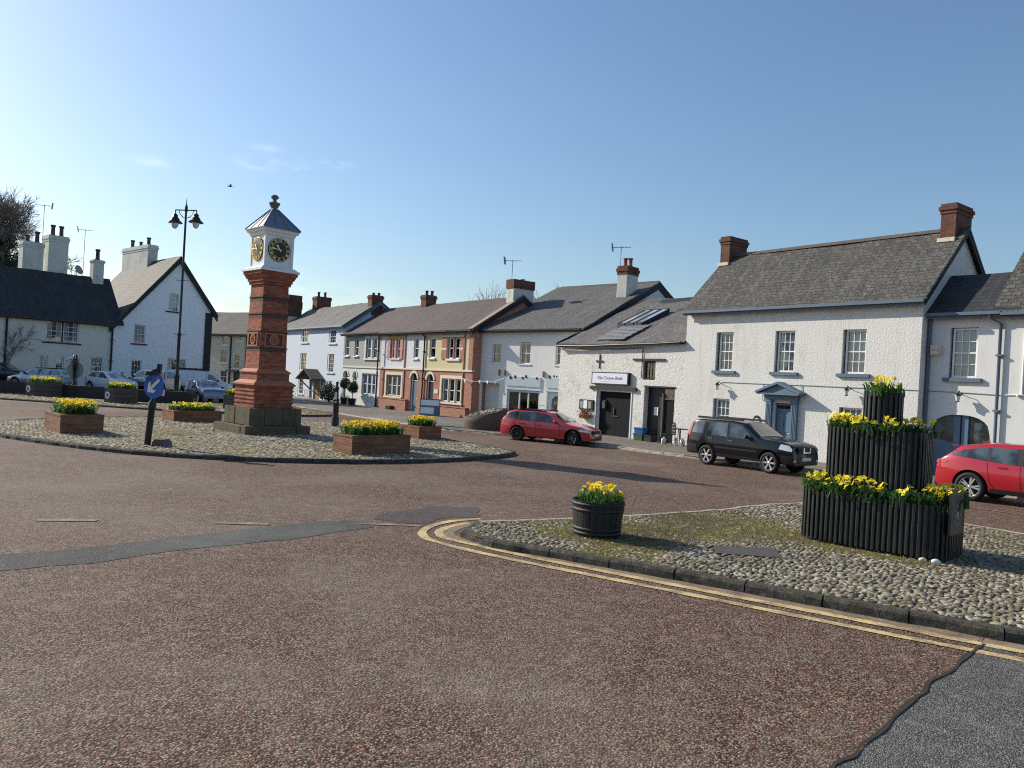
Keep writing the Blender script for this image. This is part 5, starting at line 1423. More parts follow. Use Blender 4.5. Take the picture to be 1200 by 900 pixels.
for s in range(4):
    F = Matrix.Rotation(s*PI/2, 4, 'Z') @ Matrix.Translation((0,-0.526,6.54)) @ Matrix.Rotation(PI/2, 4, 'X')   # local x right, y up, z out
    mb = MB(); mb.lathe([(0.42,0.0),(0.42,0.03),(0.40,0.035),(0.001,0.035)], 40, 0, True, F, True, False)
    fc = mb.build('clock_face', MAT['clock_black'], T)
    mb = MB()
    for r0, r1 in ((0.395,0.405),(0.265,0.272)): mb.lathe([(r0,0.036),(r0,0.040),(r1,0.040),(r1,0.036)], 40, 0, False, F, False, False)
    for i in range(60):
        t = i*PI/30; mb.cbox((0,0.385,0.039),(0.006,0.014,0.006),0,F @ Matrix.Rotation(-t,4,'Z'))
    for i, num in enumerate(('XII','I','II','III','IIII','V','VI','VII','VIII','IX','X','XI')):
        text_into(mb, num, 0.135, F @ Matrix.Rotation(-i*PI/6,4,'Z') @ Matrix.Translation((0,0.325,0.040)), 0, 0.004, 0, 'CENTER', 0.85)
    mb.build('numerals', MAT['gold'], fc)
    for nm, ang, ln, w_ in (('hour_hand', 10.77/12*2*PI, 0.22, 0.045), ('minute_hand', 46/60*2*PI, 0.35, 0.03)):
        mb = MB(); HM = F @ Matrix.Rotation(-ang,4,'Z')
        zz = 0.052 if nm == 'hour_hand' else 0.062
        mb.prism([(-w_*0.35,-0.07),(w_*0.35,-0.07),(w_*0.5,ln*0.55),(w_*1.1,ln*0.68),(0,ln),(-w_*1.1,ln*0.68),(-w_*0.5,ln*0.55)], zz, zz+0.006, 0, HM)
        mb.build(nm, MAT['gold'], fc)

# ------------------------------------------------------------------ flowers
def bloom_mesh(name, mats, r=0.042, petals=6, trumpet=True, seed=0):
    q = random.Random(seed); mb = MB()
    for k in range(petals):
        a = 2*PI*k/petals; w_ = 0.62*2*PI/petals
        def P(rr, aa, z): return (rr*math.cos(aa), rr*math.sin(aa), z)
        z1 = q.uniform(-0.1, 0.35)*r
        mb.add([P(r*0.15,a,0), P(r*0.62,a-w_,z1*0.6), P(r*1.05,a,z1), P(r*0.62,a+w_,z1*0.6)], [(0,1,2,3)], 0)
    if trumpet:
        n = 7
        ring0 = [(0.30*r*math.cos(2*PI*i/n), 0.30*r*math.sin(2*PI*i/n), 0.02*r) for i in range(n)]
        ring1 = [(0.42*r*math.cos(2*PI*i/n), 0.42*r*math.sin(2*PI*i/n), 0.75*r) for i in range(n)]
        mb.add(ring0+ring1, [(i,(i+1)%n,n+(i+1)%n,n+i) for i in range(n)], 1)
        mb.add(ring0, [tuple(range(n))], 1)
    else:
        mb.add([(0.28*r*math.cos(2*PI*i/6), 0.28*r*math.sin(2*PI*i/6), 0.06*r) for i in range(6)], [tuple(range(6))], 1)
    return mb

BLOOMS = {}
def bloom_data(kind):
    if kind not in BLOOMS:
        L = []
        for k in range(3):
            if kind == 'daff': mb = bloom_mesh('bloom', None, 0.046, 6, True, k)
            else: mb = bloom_mesh('bloom', None, 0.050, 5, False, k)
            me = bpy.data.meshes.new('bloom'); me.from_pydata(mb.v, [], mb.f)
            me.materials.append(MAT['petal']); me.materials.append(MAT['petal'] if kind == 'daff' and k != 1 else MAT['petal_orange'])
            me.polygons.foreach_set('material_index', mb.m)
            L.append((me, mb))
        BLOOMS[kind] = L
    return BLOOMS[kind]

def bloom_matrix(q, p, tilt=0.9, s=1.0):
    d = Vector((q.gauss(0, tilt)-0.25, q.gauss(0, tilt)-0.15, 1.0)).normalized()
    return Matrix.Translation(p) @ d.to_track_quat('Z', 'Y').to_matrix().to_4x4() @ Matrix.Rotation(q.uniform(0, 6.28), 4, 'Z') @ Matrix.Scale(s, 4)

def leaf_blade(mb, p, d, L, w_, droop=0.3):
    """a strap leaf that rises and bends over"""
    p = Vector(p); dh = Vector((d[0], d[1], 0)); sd = Vector((-d[1], d[0], 0))*w_
    c = [p, p+dh*L*0.15+Vector((0,0,L*0.45)), p+dh*L*0.4+Vector((0,0,L*(0.85-droop*0.3))), p+dh*L*0.75+Vector((0,0,L*(0.95-droop)))]
    ws = (0.7, 1.0, 0.8, 0.1)
    vs = []
    for a, k in zip(c, ws): vs += [tuple(a-sd*k), tuple(a+sd*k)]
    mb.add(vs, [(0,1,3,2),(2,3,5,4),(4,5,7,6)])

def flower_bed(label, base, sampler, n_bloom, n_leaf, hh, kind='daff', group=None, single=True, leafL=0.26, leafw=0.011, seed=1, clump=0, bs=1.0, leafmat='leaf', extra=0):
    q = random.Random(seed)
    fb = empty('flower_bed', base, 0, label, 'flowers', group)
    mb = MB()
    cl = [sampler(q) for _ in range(clump)] if clump else None
    def spot():
        if cl:
            c = q.choice(cl); return (c[0]+q.gauss(0,0.075), c[1]+q.gauss(0,0.075))
        return sampler(q)
    for i in range(n_leaf):
        x, y = spot(); a = q.uniform(0, 2*PI)
        leaf_blade(mb, (x, y, 0), (math.cos(a), math.sin(a)), leafL*q.uniform(0.6, 1.15), leafw*q.uniform(0.7, 1.4), q.uniform(0.05, 0.55))
    mats = []
    for i in range(n_bloom+extra):
        x, y = spot(); h = hh*q.uniform(0.62, 1.15)
        top = Vector((x+q.gauss(0,0.03), y+q.gauss(0,0.03), h))
        mb.path([(x,y,0),tuple(top)], 0.004, 4)
        mats.append(bloom_matrix(q, top, 0.8, bs*q.uniform(0.75, 1.2)))
    mb.build('leaves', MAT[leafmat], fb, False)
    D = bloom_data(kind)
    if single and extra:
        mm = MB()
        for M in mats[n_bloom:]:
            b = q.choice(D)[1]; off = len(mm.v)
            mm.v.extend([tuple(M @ Vector(p)) for p in b.v]); mm.f.extend([tuple(off+i for i in f) for f in b.f]); mm.m.extend(b.m); mm.s.extend(b.s)
        tag(mm.build('blossom', [MAT['petal'], MAT['petal_orange']], fb, False), kind='stuff')
        mats = mats[:n_bloom]
    if single:
        for M in mats:
            o = bpy.data.objects.new('bloom', q.choice(D)[0]); col.objects.link(o); o.parent = fb; o.matrix_local = M
    else:
        mm = MB()
        for M in mats:
            b = q.choice(D)[1]
            off = len(mm.v)
            mm.v.extend([tuple(M @ Vector(p)) for p in b.v]); mm.f.extend([tuple(off+i for i in f) for f in b.f]); mm.m.extend(b.m); mm.s.extend(b.s)
        tag(mm.build('blossom', [MAT['petal'], MAT['petal_orange']], fb, False), kind='stuff')
    return fb

def box_sampler(hx, hy, rot):
    def f(q):
        x, y = q.uniform(-hx, hx), q.uniform(-hy, hy); c, s = math.cos(rot), math.sin(rot); return (x*c-y*s, x*s+y*c)
    return f
def disc_sampler(r, e=1.0, rot=0.0, r0=0.0, p=2.0):
    def f(q):
        while True:
            x, y = q.uniform(-r, r), q.uniform(-r*e, r*e)
            d = (abs(x/r)**p+abs(y/(r*e))**p)
            if d <= 1 and d >= r0: break
        c, s = math.cos(rot), math.sin(rot); return (x*c-y*s, x*s+y*c)
    return f

# half barrel
B = empty('barrel_planter', (BC[0], BC[1], 0.10), 0, 'black half barrel planter on the mossy cobbles', 'planter')
mb = MB()
n = 22; prof = [(0.345,0.0),(0.362,0.12),(0.378,0.3),(0.392,0.45),(0.398,0.53),(0.365,0.53),(0.36,0.47)]
for k in range(n):
    a0 = 2*PI*k/n+0.012; a1 = 2*PI*(k+1)/n-0.012
    vs = []
    for r_, z in prof:
        for t in (a0, (a0+a1)/2, a1): vs.append((r_*math.cos(t), r_*math.sin(t), z))
    mb.add(vs, [(3*i+j,3*i+j+1,3*i+j+4,3*i+j+3) for i in range(len(prof)-1) for j in range(2)])
mb.lathe([(0.335,0.01),(0.36,0.47)], 28)
mb.build('staves', MAT['barrel'], B)
for z, r_ in ((0.055,0.358),(0.12,0.366),(0.40,0.391),(0.485,0.399)):
    mb = MB(); mb.lathe([(r_-0.01,z-0.022),(r_+0.004,z-0.022),(r_+0.007,z+0.022),(r_-0.008,z+0.022)], 36, 0, True, None, False, False); mb.build('hoop', MAT['barrel'], B)
mb = MB(); mb.lathe([(0.36,0.0),(0.2,0.03),(0.001,0.045)], 24, 0, True, Matrix.Translation((0,0,0.455)), False, False); mb.build('soil', MAT['soil'], B)
flower_bed('yellow daffodils growing in the black half barrel', (BC[0],BC[1],0.56), disc_sampler(0.31), 34, 210, 0.27, 'daff', 'flowers in the planters', True, 0.25, 0.010, 3, 9, 0.95)

# tiered planter
DT = Vector((0.66,-0.751)); TROT = -0.782
TP = empty('tiered_planter', (TC[0],TC[1],0.10), TROT, 'tall three tier planter of black green slats on the cobbled island', 'planter')
def superell(a, b, p, n):
    """points evenly spaced along a rounded rectangle"""
    fine = []
    for i in range(2000):
        t = 2*PI*i/2000; c, s = math.cos(t), math.sin(t)
        fine.append(Vector((a*math.copysign(abs(c)**(2/p), c), b*math.copysign(abs(s)**(2/p), s))))
    return resample(fine, sum((fine[i]-fine[i-1]).length for i in range(2000))/n, True)[:n]
def tier(name, a, b, p, z0, z1, n, c=(0,0), sw=0.60, d=0.026):
    mb = MB(); P = superell(a, b, p, n)
    q = random.Random(n)
    for i in range(n):
        t = (P[(i+1) % n]-P[i-1]).normalized(); nn = Vector((t.y, -t.x)); L = (P[(i+1) % n]-P[i-1]).length/2*sw/2
        m = Vector((P[i].x+c[0], P[i].y+c[1])); e = q.uniform(-0.002, 0.002); zt = z1+q.uniform(-0.003, 0.003)
        A = m-t*L; B_ = m+t*L; O = nn*(d/2+e); I = nn*(-d/2)
        pts = [A+I, B_+I, B_+O*0.7, m+t*L*0.6+O, m-t*L*0.6+O, A+O*0.7]
        mb.prism([(v.x, v.y) for v in pts], z0+q.uniform(0,0.015), zt)
    ins = [(v.x*(1-0.02/a)+c[0], v.y*(1-0.02/b)+c[1]) for v in P]
    mb.prism(ins, z0+0.03, z1-0.07)
    o = mb.build(name, MAT['slat'], TP)
    s = MB(); s.prism([(v.x*(1-0.10/a)+c[0], v.y*(1-0.10/b)+c[1]) for v in P], z1-0.12, z1-0.055); s.build('soil', MAT['soil'], o)
    return o
lo = tier('lower_tier', 1.075, 0.60, 5.2, 0.03, 0.80, 78)
mi_ = tier('middle_tier', 0.72, 0.42, 4.5, 0.55, 1.81, 54, (-0.11, 0.12))
up = tier('upper_tier', 0.27, 0.27, 2.2, 1.55, 2.40, 22, (-0.09, 0.13))
mb = MB(); mb.box(1.085, 1.125, -0.50, 0.05, 0.40, 1.00); bd = mb.build('crest_board', MAT['slat'], TP)
mb = MB()
for k in range(12):
    t = 2*PI*k/12
    if 0.5 < t < 1.2: continue
    mb.cbox((1.128, -0.22+0.13*math.cos(t), 0.68+0.14*math.sin(t)), (0.006, 0.03, 0.03), 0)
mb.box(1.125,1.13,-0.27,-0.17,0.63,0.73); mb.build('crest', m_plain('worn_silver', (0.28,0.28,0.27), 0.5), bd)
c_, s_ = math.cos(TROT), math.sin(TROT)
def ring_sampler(a, b, p, w_):
    def f(q):
        while True:
            x, y = q.uniform(-a, a), q.uniform(-b, b); d = (abs(x/a)**p+abs(y/b)**p)**(1/p)
            if d < 1 and d > 1-w_: break
        return (x*c_-y*s_, x*s_+y*c_)
    return f
flower_bed('yellow pansies packed round the lowest tier of the slatted planter', (TC[0],TC[1],0.82), ring_sampler(1.02,0.55,5.0,0.36), 98, 1700, 0.30, 'pansy', 'flowers in the planters', True, 0.27, 0.013, 11, 46, 1.0, 'leaf_dark', 150)
flower_bed('yellow pansies round the middle tier of the slatted planter', (TC[0]-0.11*c_-0.12*s_,TC[1]-0.11*s_+0.12*c_,1.83), ring_sampler(0.67,0.37,4.2,0.6), 96, 1000, 0.25, 'pansy', 'flowers in the planters', True, 0.22, 0.013, 12, 30, 1.0, 'leaf_dark', 60)
flower_bed('sparse yellow daffodils on top of the tall slatted planter', (TC[0]-0.09*c_-0.13*s_,TC[1]-0.09*s_+0.13*c_,2.43), disc_sampler(0.23), 13, 130, 0.27, 'daff', 'flowers in the planters', True, 0.26, 0.011, 13, 6, 1.2)
q = random.Random(5)
for (x, y, s, lab, mt) in ((5.92,10.83,0.048,'pale cream loose stone under corner of the slatted planter','cream_stone'),(6.06,10.75,0.055,'white oval loose stone under corner of the slatted planter','sign_white')):
    mb = MB(); mb.ball((0,0,0), s, 10, 0, (1.2,0.8,0.65)); o = mb.build('loose_stone', MAT[mt]); o.location = (x,y,0.15); tag(o, lab, 'stone', 'loose stones by the planter')
mb = MB(); mb.prism(SLAB, 0.06, 0.125); tag(mb.build('inspection_cover', m_plain('slab_stone', (0.085,0.08,0.07), 0.9, var=0.4, vs=8, bump=1.0)), 'flat dark stone slab let into the cobbles near the slatted planter', 'slab')

# brick planters on the roundabout
D45a = Vector((0.713,0.701)); D45b = Vector((-0.701,0.713))
def brick_planter(N, la, lb, ztop, label, flabel, seed, nb=110, nl=420, hf=0.28, kind='daff', oe=0.0):
    c = Vector(N)+D45a*la/2+D45b*lb/2
    root = empty('brick_planter', (c.x,c.y,0.09), math.atan2(D45a.y, D45a.x), label, 'planter', 'brick planters round the clock tower')
    mb = MB(); h = ztop-0.09
    for x0, x1, y0, y1 in ((-la/2,la/2,-lb/2,-lb/2+0.1),(-la/2,la/2,lb/2-0.1,lb/2),(-la/2,-la/2+0.1,-lb/2+0.1,lb/2-0.1),(la/2-0.1,la/2,-lb/2+0.1,lb/2-0.1)): mb.box(x0,x1,y0,y1,0,h-0.06)
    mb.build('brick_wall', MAT['brick_planter'], root)
    mb = MB()
    for x0, x1, y0, y1 in ((-la/2-.01,la/2+.01,-lb/2-.01,-lb/2+0.11),(-la/2-.01,la/2+.01,lb/2-0.11,lb/2+.01),(-la/2-.01,-la/2+0.11,-lb/2+0.11,lb/2-0.11),(la/2-0.11,la/2+.01,-lb/2+0.11,lb/2-0.11)): mb.box(x0,x1,y0,y1,h-0.06,h)
    mb.build('coping', MAT['brick_planter'], root)
    mb = MB(); mb.box(-la/2+0.1,la/2-0.1,-lb/2+0.1,lb/2-0.1,h-0.2,h-0.04); mb.build('soil', MAT['soil'], root)
    flower_bed(flabel, (c.x,c.y,ztop-0.05), box_sampler(la/2-0.16, lb/2-0.16, math.atan2(D45a.y, D45a.x)), nb, nl, hf, kind, 'flowers in the planters', False, hf*1.02, 0.016, seed, 0, 1.25)
brick_planter((-13.22,22.62), 1.18, 1.75, 0.66, 'brick planter nearest the leaning keep left sign, leftmost on the roundabout', 'yellow daffodils in the leftmost brick planter of the roundabout', 21, 150, 520, 0.40)
brick_planter((-13.10,29.95), 1.92, 1.2, 0.53, 'long brick planter between keep left sign and clock tower', 'low yellow and orange blooms in brick planter beside clock tower', 22, 110, 620, 0.30, 'pansy')
brick_planter((-4.32,21.22), 2.0, 0.98, 0.63, 'long brick planter at the near edge of the roundabout', 'dense yellow daffodils in the near edge brick planter', 23, 170, 620, 0.36)
brick_planter((-3.30,28.1), 1.05, 1.05, 0.56, 'small brick planter in front of the estate agent board', 'yellow daffodils in the small brick planter', 24, 100, 360, 0.34)

# octagonal wooden planters on the verge
def verge_planter(x, y, r, h, label, flabel, seed, emblem):
    root = empty('slatted_planter', (x,y,0.085), R(20), label, 'planter', 'wooden planters on the verge')
    mb = MB()
    P = [Vector((r*math.cos(2*PI*k/8+PI/8), r*math.sin(2*PI*k/8+PI/8))) for k in range(8)]
    for k in range(8):
        a, b = P[k], P[(k+1) % 8]
        for j in range(3):
            z0 = j*h/3+0.01; z1 = (j+1)*h/3-0.01
            mb.add([(a.x,a.y,z0),(b.x,b.y,z0),(b.x,b.y,z1),(a.x,a.y,z1),(a.x*.9,a.y*.9,z0),(b.x*.9,b.y*.9,z0),(b.x*.9,b.y*.9,z1),(a.x*.9,a.y*.9,z1)], [(0,1,2,3),(3,2,6,7),(1,0,4,5)])
    mb.prism([(p.x*.93,p.y*.93) for p in P], 0.0, h-0.08)
    w_ = mb.build('boards', MAT['wood_grey'], root)
    if emblem:
        e = MB(); a = R(-120)-R(20); M = Matrix.Rotation(a,4,'Z') @ Matrix.Translation((r*0.93,0,h*0.5)) @ Matrix.Rotation(PI/2,4,'Y')
        e.lathe([(0.19,-0.05),(0.19,0.02)], 18, 0, False, M); eo = e.build('roundel', MAT['sign_white'], root)
        e = MB(); e.lathe([(0.12,-0.01),(0.12,0.03)], 14, 0, False, M); e.build('roundel_centre', MAT['red_paint'] if emblem == 1 else MAT['sign_blue'], eo)
    flower_bed(flabel, (x,y,0.085+h-0.06), disc_sampler(r*0.8), 70, 320, 0.30, 'daff', 'flowers in the planters', False, 0.32, 0.025, seed, 0, 1.5)
verge_planter(-27.3,45.0,1.0,0.80,'weathered wooden planter with red roundel in front of silver car','yellow flowers in wooden planter with red roundel',31,1)
verge_planter(-21.4,42.2,0.85,0.80,'weathered wooden planter with blue roundel beside the keep left sign','yellow flowers in wooden planter with blue roundel',32,2)
verge_planter(-15.1,42.6,0.85,0.78,'weathered wooden planter half hidden by the clock tower plinth','yellow flowers in wooden planter behind clock tower',33,0)

# low wall of the car park
W_ = empty('low_wall', (0,0,0), 0, 'low dark stone wall along the edge of the car park', 'wall')
mb = MB()
pts = [Vector((-46,47.6)),Vector((-30.3,46.3)),Vector((-21.8,44.5)),Vector((-18.6,44.9))]
for a, b in zip(pts, pts[1:]):
    d = (b-a).normalized(); nn = Vector((-d.y,d.x))*0.16
    mb.prism([tuple(a-nn),tuple(b-nn),tuple(b+nn),tuple(a+nn)], 0.0, 0.78)
mb.build('wall', MAT['wall_dark'], W_)

# ------------------------------------------------------------------ signs, posts and lamp
S = empty('keep_left_sign', (-9.75,20.75,0.10), 0, 'round blue keep left sign with white arrow on leaning black bollard', 'road sign')
lean = Matrix.Rotation(R(4.0),4,'Y')
mb = MB(); mb.lathe([(0.085,0),(0.085,0.95),(0.10,1.0),(0.10,1.16),(0.06,1.22),(0.05,1.30),(0.05,1.95),(0.035,2.0)], 14, 0, True, lean); mb.build('post', MAT['black_iron'], S)
mb = MB(); DM = lean @ Matrix.Translation((0.03,-0.085,1.62)) @ Matrix.Rotation(R(-22),4,'Z') @ Matrix.Rotation(PI/2,4,'X')
mb.lathe([(0.345,0.0),(0.345,0.02),(0.001,0.02)], 36, 0, False, DM, True, False); ds = mb.build('sign_disc', MAT['sign_blue'], S)
mb = MB(); AM = DM @ Matrix.Rotation(R(135),4,'Z') @ Matrix.Scale(1.25,4)
mb.prism([(-0.035,-0.21),(0.035,-0.21),(0.035,0.08),(0.13,-0.01),(0.13,0.085),(0,0.215),(-0.13,0.085),(-0.13,-0.01),(-0.035,0.08)], 0.022, 0.027, 0, AM)
mb.build('arrow', MAT['sign_white'], ds)
mb = MB(); mb.box(-0.17,0.10,-0.20,0.06,1.93,1.99,0,lean); mb.prism([(-0.30,1.86),(-0.02,2.06),(0.10,2.10),(0.10,1.98),(-0.02,1.95)], -0.12, 0.08, 0, lean, 'y'); mb.prism([(0.02,1.98),(0.12,1.98),(0.12,2.22),(0.03,2.22)], -0.06, 0.05, 0, lean, 'y')
hd = mb.build('light_hood', MAT['black_iron'], S)
mb = MB(); mb.box(-0.27,0.0,-0.13,0.07,1.80,1.84,0,lean @ Matrix.Rotation(R(-8),4,'Y')); mb.box(0.20,0.27,-0.03,0.05,1.37,1.52,0,lean); mb.build('light_cover', MAT['sign_white'], hd)
mb = MB(); M = Matrix.Translation((0,0,0))
mb.prism([(-0.2,0),(0.2,0),(0.17,0.10),(0.09,0.17),(-0.12,0.17),(-0.19,0.1)], -0.16, 0.16, 0, Matrix.Rotation(R(-15),4,'Z'), 'y')
o = mb.build('base_light', MAT['alloy_dark']); o.location = (-9.36,20.78,0.11); tag(o, 'grey floodlight housing on the cobbles at foot of keep left sign', 'floodlight')

S = empty('bollard', (-7.36,32.4,0.09), 0, 'slim black iron bollard right of the clock tower', 'bollard')
mb = MB(); mb.lathe([(0.16,0),(0.16,0.35),(0.13,0.42),(0.12,1.05),(0.14,1.08),(0.14,1.14),(0.09,1.2),(0.075,1.55),(0.10,1.58),(0.10,1.64),(0.06,1.7),(0.05,1.8),(0.07,1.86),(0.02,1.92)], 14); mb.build('post', MAT['black_iron'], S)
mb = MB(); mb.box(-0.035,0.035,-0.13,-0.09,1.0,1.45); mb.build('reflector', MAT['sign_white'], S)
mb = MB(); mb.prism([(-0.25,0),(0.25,0),(0.2,0.16),(-0.15,0.2)], -0.2, 0.2, 0, None, 'y'); o = mb.build('base_light', MAT['sign_white']); o.location = (-6.75,32.1,0.1); tag(o, 'white floodlight housing beside slim black bollard', 'floodlight')

S = empty('traffic_sign', (-26.2,46.0,0.085), 0, 'traffic sign seen from behind on black post before the cream cottage', 'road sign')
mb = MB(); mb.lathe([(0.15,0),(0.15,0.7),(0.10,0.75),(0.09,1.6),(0.13,1.64),(0.13,2.45),(0.05,2.5)], 12); mb.build('post', MAT['black_iron'], S)
mb = MB(); mb.lathe([(0.50,0),(0.50,0.03)], 28, 0, False, Matrix.Translation((-0.05,0.16,1.60)) @ Matrix.Rotation(PI/2,4,'X')); mb.build('sign_back', MAT['sign_grey'], S)
mb = MB(); mb.prism([(-0.62,2.12),(-0.25,2.40),(0.08,2.46),(0.08,2.30),(-0.2,2.25)], -0.12, 0.25, 0, None, 'y'); mb.build('light_hood', MAT['plastic_white'], S)

L = empty('street_lamp', (-20.5,47.0,0.085), R(12), 'tall black double headed street lamp before white gable house', 'street lamp')
mb = MB(); mb.lathe([(0.20,0),(0.20,0.25),(0.15,0.35),(0.14,1.5),(0.16,1.55),(0.10,1.7),(0.09,4.0),(0.12,4.05),(0.12,4.15),(0.075,4.25),(0.07,8.0),(0.06,11.6),(0.09,11.65),(0.09,11.9),(0.03,12.1),(0.01,12.45)], 12)
for z in (4.1,7.4): mb.box(-0.35,0.35,-0.02,0.02,z,z+0.03)
mb.build('post', MAT['black_iron'], L)
mb = MB(); mb.path([(-0.62,0,11.68),(0,0,11.72),(0.62,0,11.76)], 0.035, 6)
for s in (-1,1): mb.path([(s*0.08,0,11.25),(s*0.22,0,11.32),(s*0.36,0,11.5),(s*0.42,0,11.72)], 0.025, 6)
mb.build('bracket', MAT['black_iron'], L)
for s in (-1,1):
    M = Matrix.Translation((s*0.60,0,10.95+0.06*s)) @ Matrix.Diagonal((0.74,0.74,1,1))
    mb = MB(); mb.lathe([(0.60,0.0),(0.55,0.06),(0.36,0.17),(0.34,0.24),(0.26,0.32),(0.20,0.36),(0.20,0.48),(0.12,0.54),(0.05,0.58),(0.05,0.75)], 18, 0, True, M); sh = mb.build('lamp_shade', MAT['black_iron'], L)
    mb = MB(); mb.lathe([(0.02,-0.36),(0.13,-0.34),(0.24,-0.22),(0.30,-0.02)], 16, 0, True, M, True, False); mb.build('lamp_bowl', MAT['lamp_glass'], sh)

# ------------------------------------------------------------------ things on the far pavement
D = empty('stone_trough', (-1.15,36.5,0.09), 0, 'big round dark planter with sloping stony top by red estate car', 'planter')
mb = MB(); n = 28; vs = []
for k in range(n):
    t = 2*PI*k/n; x, y = math.cos(t), math.sin(t)
    vs += [(1.0*x,1.0*y,0),(1.06*x,1.06*y,0.35),(1.02*x,1.02*y,0.78+0.24*x+0.06*y),(0.9*x,0.9*y,0.80+0.24*x+0.06*y)]
mb.add(vs, [(4*k+j,4*((k+1)%n)+j,4*((k+1)%n)+j+1,4*k+j+1) for k in range(n) for j in range(3)], 0, True); mb.build('drum', MAT['drum'], D)
mb = MB(); vs = [(0.9*math.cos(2*PI*k/n),0.9*math.sin(2*PI*k/n),0.79+0.22*math.cos(2*PI*k/n)+0.06*math.sin(2*PI*k/n)) for k in range(n)]; mb.poly(vs); mb.build('soil', MAT['soil'], D)
mb = MB(); q = random.Random(3)
for k in range(90):
    a = q.uniform(0,6.28); r_ = 0.86*math.sqrt(q.random()); x, y = r_*math.cos(a), r_*math.sin(a); mb.ball((x,y,0.80+0.24*x+0.06*y), q.uniform(0.05,0.10), 5, 0, (1,0.8,0.6))
tag(mb.build('gravel', MAT['cobble_far'], D), kind='stuff')

A = empty('estate_agent_board', fw(-18.6,1.35,0.09), R(4), 'folding pavement board with blue and white panels before brick terrace', 'board')
mb = MB()
for s in (-1,1):
    mb.add([(-0.62,s*0.32,0),(0.62,s*0.32,0),(0.62,s*0.02,1.02),(-0.62,s*0.02,1.02),(-0.62,s*0.29,0),(0.62,s*0.29,0),(0.62,s*-0.01,1.02),(-0.62,s*-0.01,1.02)], [(0,1,2,3),(7,6,5,4),(0,4,5,1),(3,2,6,7),(0,3,7,4),(1,5,6,2)])
b_ = mb.build('board', MAT['sign_blue'] if False else MAT['blue_trim'], A)
for z0, z1 in ((0.62,0.95),(0.12,0.50)):
    mb = MB(); f = lambda z: -0.325+0.30*z/1.02
    mb.quad((-0.56,f(z0),z0),(0.56 if z0 > .5 else 0.25,f(z0),z0),(0.56 if z0 > .5 else 0.25,f(z1),z1),(-0.56,f(z1),z1)); mb.build('panel', MAT['sign_white'], b_)
mb = MB(); mb.box(-0.3,0.3,-0.2,0.2,0,0.22); mb.box(-0.26,0.26,-0.16,0.16,0.22,0.25); o = mb.build('scraper_box', MAT['black_paint']); o.location = fw(-25.1,0.6,0.09); o.rotation_euler = (0,0,FROT); tag(o, 'small black box on the pavement at foot of brick terrace', 'box')

def leafball(mb, c, r, n, s, q):
    for i in range(n):
        d = Vector((q.gauss(0,1),q.gauss(0,1),q.gauss(0,1))).normalized(); p = Vector(c)+d*r*(q.uniform(0.55,1.0)**0.5)*q.uniform(0.9,1.08)
        t = Vector((q.gauss(0,1),q.gauss(0,1),q.gauss(0,1))).cross(d).normalized(); b = d.cross(t)
        tt = (t+d*q.uniform(-.6,.6))*s; bb = (b+d*q.uniform(-.6,.6))*s*0.5
        mb.quad(tuple(p-tt), tuple(p+bb), tuple(p+tt), tuple(p-bb))
for i, (u, off, zc, lab) in enumerate(((-31.55,1.0,1.55,'clipped ball topped bay tree in black pot, left of the pair'),(-30.2,1.0,1.30,'clipped ball topped bay tree in black pot, right of the pair'))):
    t = empty('bay_tree', fw(u,off,0.09), 0, lab, 'tree', 'potted bay trees')
    mb = MB(); mb.frus(0.20,0,0.27,0.5); mb.build('pot', MAT['black_paint'], t)
    mb = MB(); mb.tube((0,0,0.45),(0,0,zc),0.035,None,6); mb.build('trunk', MAT['bark'], t)
    mb = MB(); leafball(mb, (0,0,zc), 0.42, 900, 0.06, random.Random(i)); mb.build('crown', MAT['bay'], t, False)
t = empty('round_bush', fw(-34.6,0.9,0.09), 0, 'dark round bush in front of pale three floor house', 'bush')
mb = MB(); leafball(mb, (0,0,0.75), 0.75, 1500, 0.07, random.Random(8)); mb.build('foliage', MAT['bay'], t, False)
mb = MB(); mb.tube((0,0,0),(0,0,0.7),0.06); mb.build('stem', MAT['bark'], t)

# clutter by the workshop
mb = MB()
def tub(mb, l, w_, h): mb.frus((l/2*0.88,w_/2*0.88),0,(l/2,w_/2),h); mb.box(-l/2-0.02,l/2+0.02,-w_/2-0.02,w_/2+0.02,h-0.04,h)
tub(mb,0.55,0.38,0.30); o = mb.build('recycling_box', MAT['plastic_green']); o.location = fw(-2.02,0.35,0.094); o.rotation_euler = (0,0,FROT); tag(o, 'green plastic recycling box at the workshop passage', 'box', 'recycling boxes by the workshop')
mb = MB(); tub(mb,0.50,0.36,0.26); o = mb.build('recycling_box', MAT['plastic_blue']); o.location = fw(-2.04,0.33,0.397); o.rotation_euler = (0,0,FROT+0.1); tag(o, 'blue plastic recycling box stacked on the green one', 'box', 'recycling boxes by the workshop')
mb = MB(); tub(mb,0.5,0.36,0.28); o = mb.build('recycling_box', MAT['trim']); o.location = fw(-1.45,0.35,0.094); o.rotation_euler = (0,0,FROT-0.1); tag(o, 'black plastic recycling box beside the green one', 'box', 'recycling boxes by the workshop')
tb = empty('bistro_table', fw(0.55,0.75,0.094), FROT, 'small round dark table on pavement behind the dark off roader', 'table')
mb = MB(); mb.lathe([(0.36,0.70),(0.36,0.73)], 18); mb.build('tabletop', MAT['black_paint'], tb)
for k in range(3):
    a = 2*PI*k/3; mb = MB(); mb.path([(0.05*math.cos(a),0.05*math.sin(a),0.7),(0.06*math.cos(a),0.06*math.sin(a),0.35),(0.28*math.cos(a),0.28*math.sin(a),0.0)],0.018,6); mb.build('leg', MAT['black_paint'], tb)
ch = empty('garden_chair', fw(-0.05,0.7,0.094), FROT-R(30), 'dark cast metal chair with patterned back beside workshop wall', 'chair')
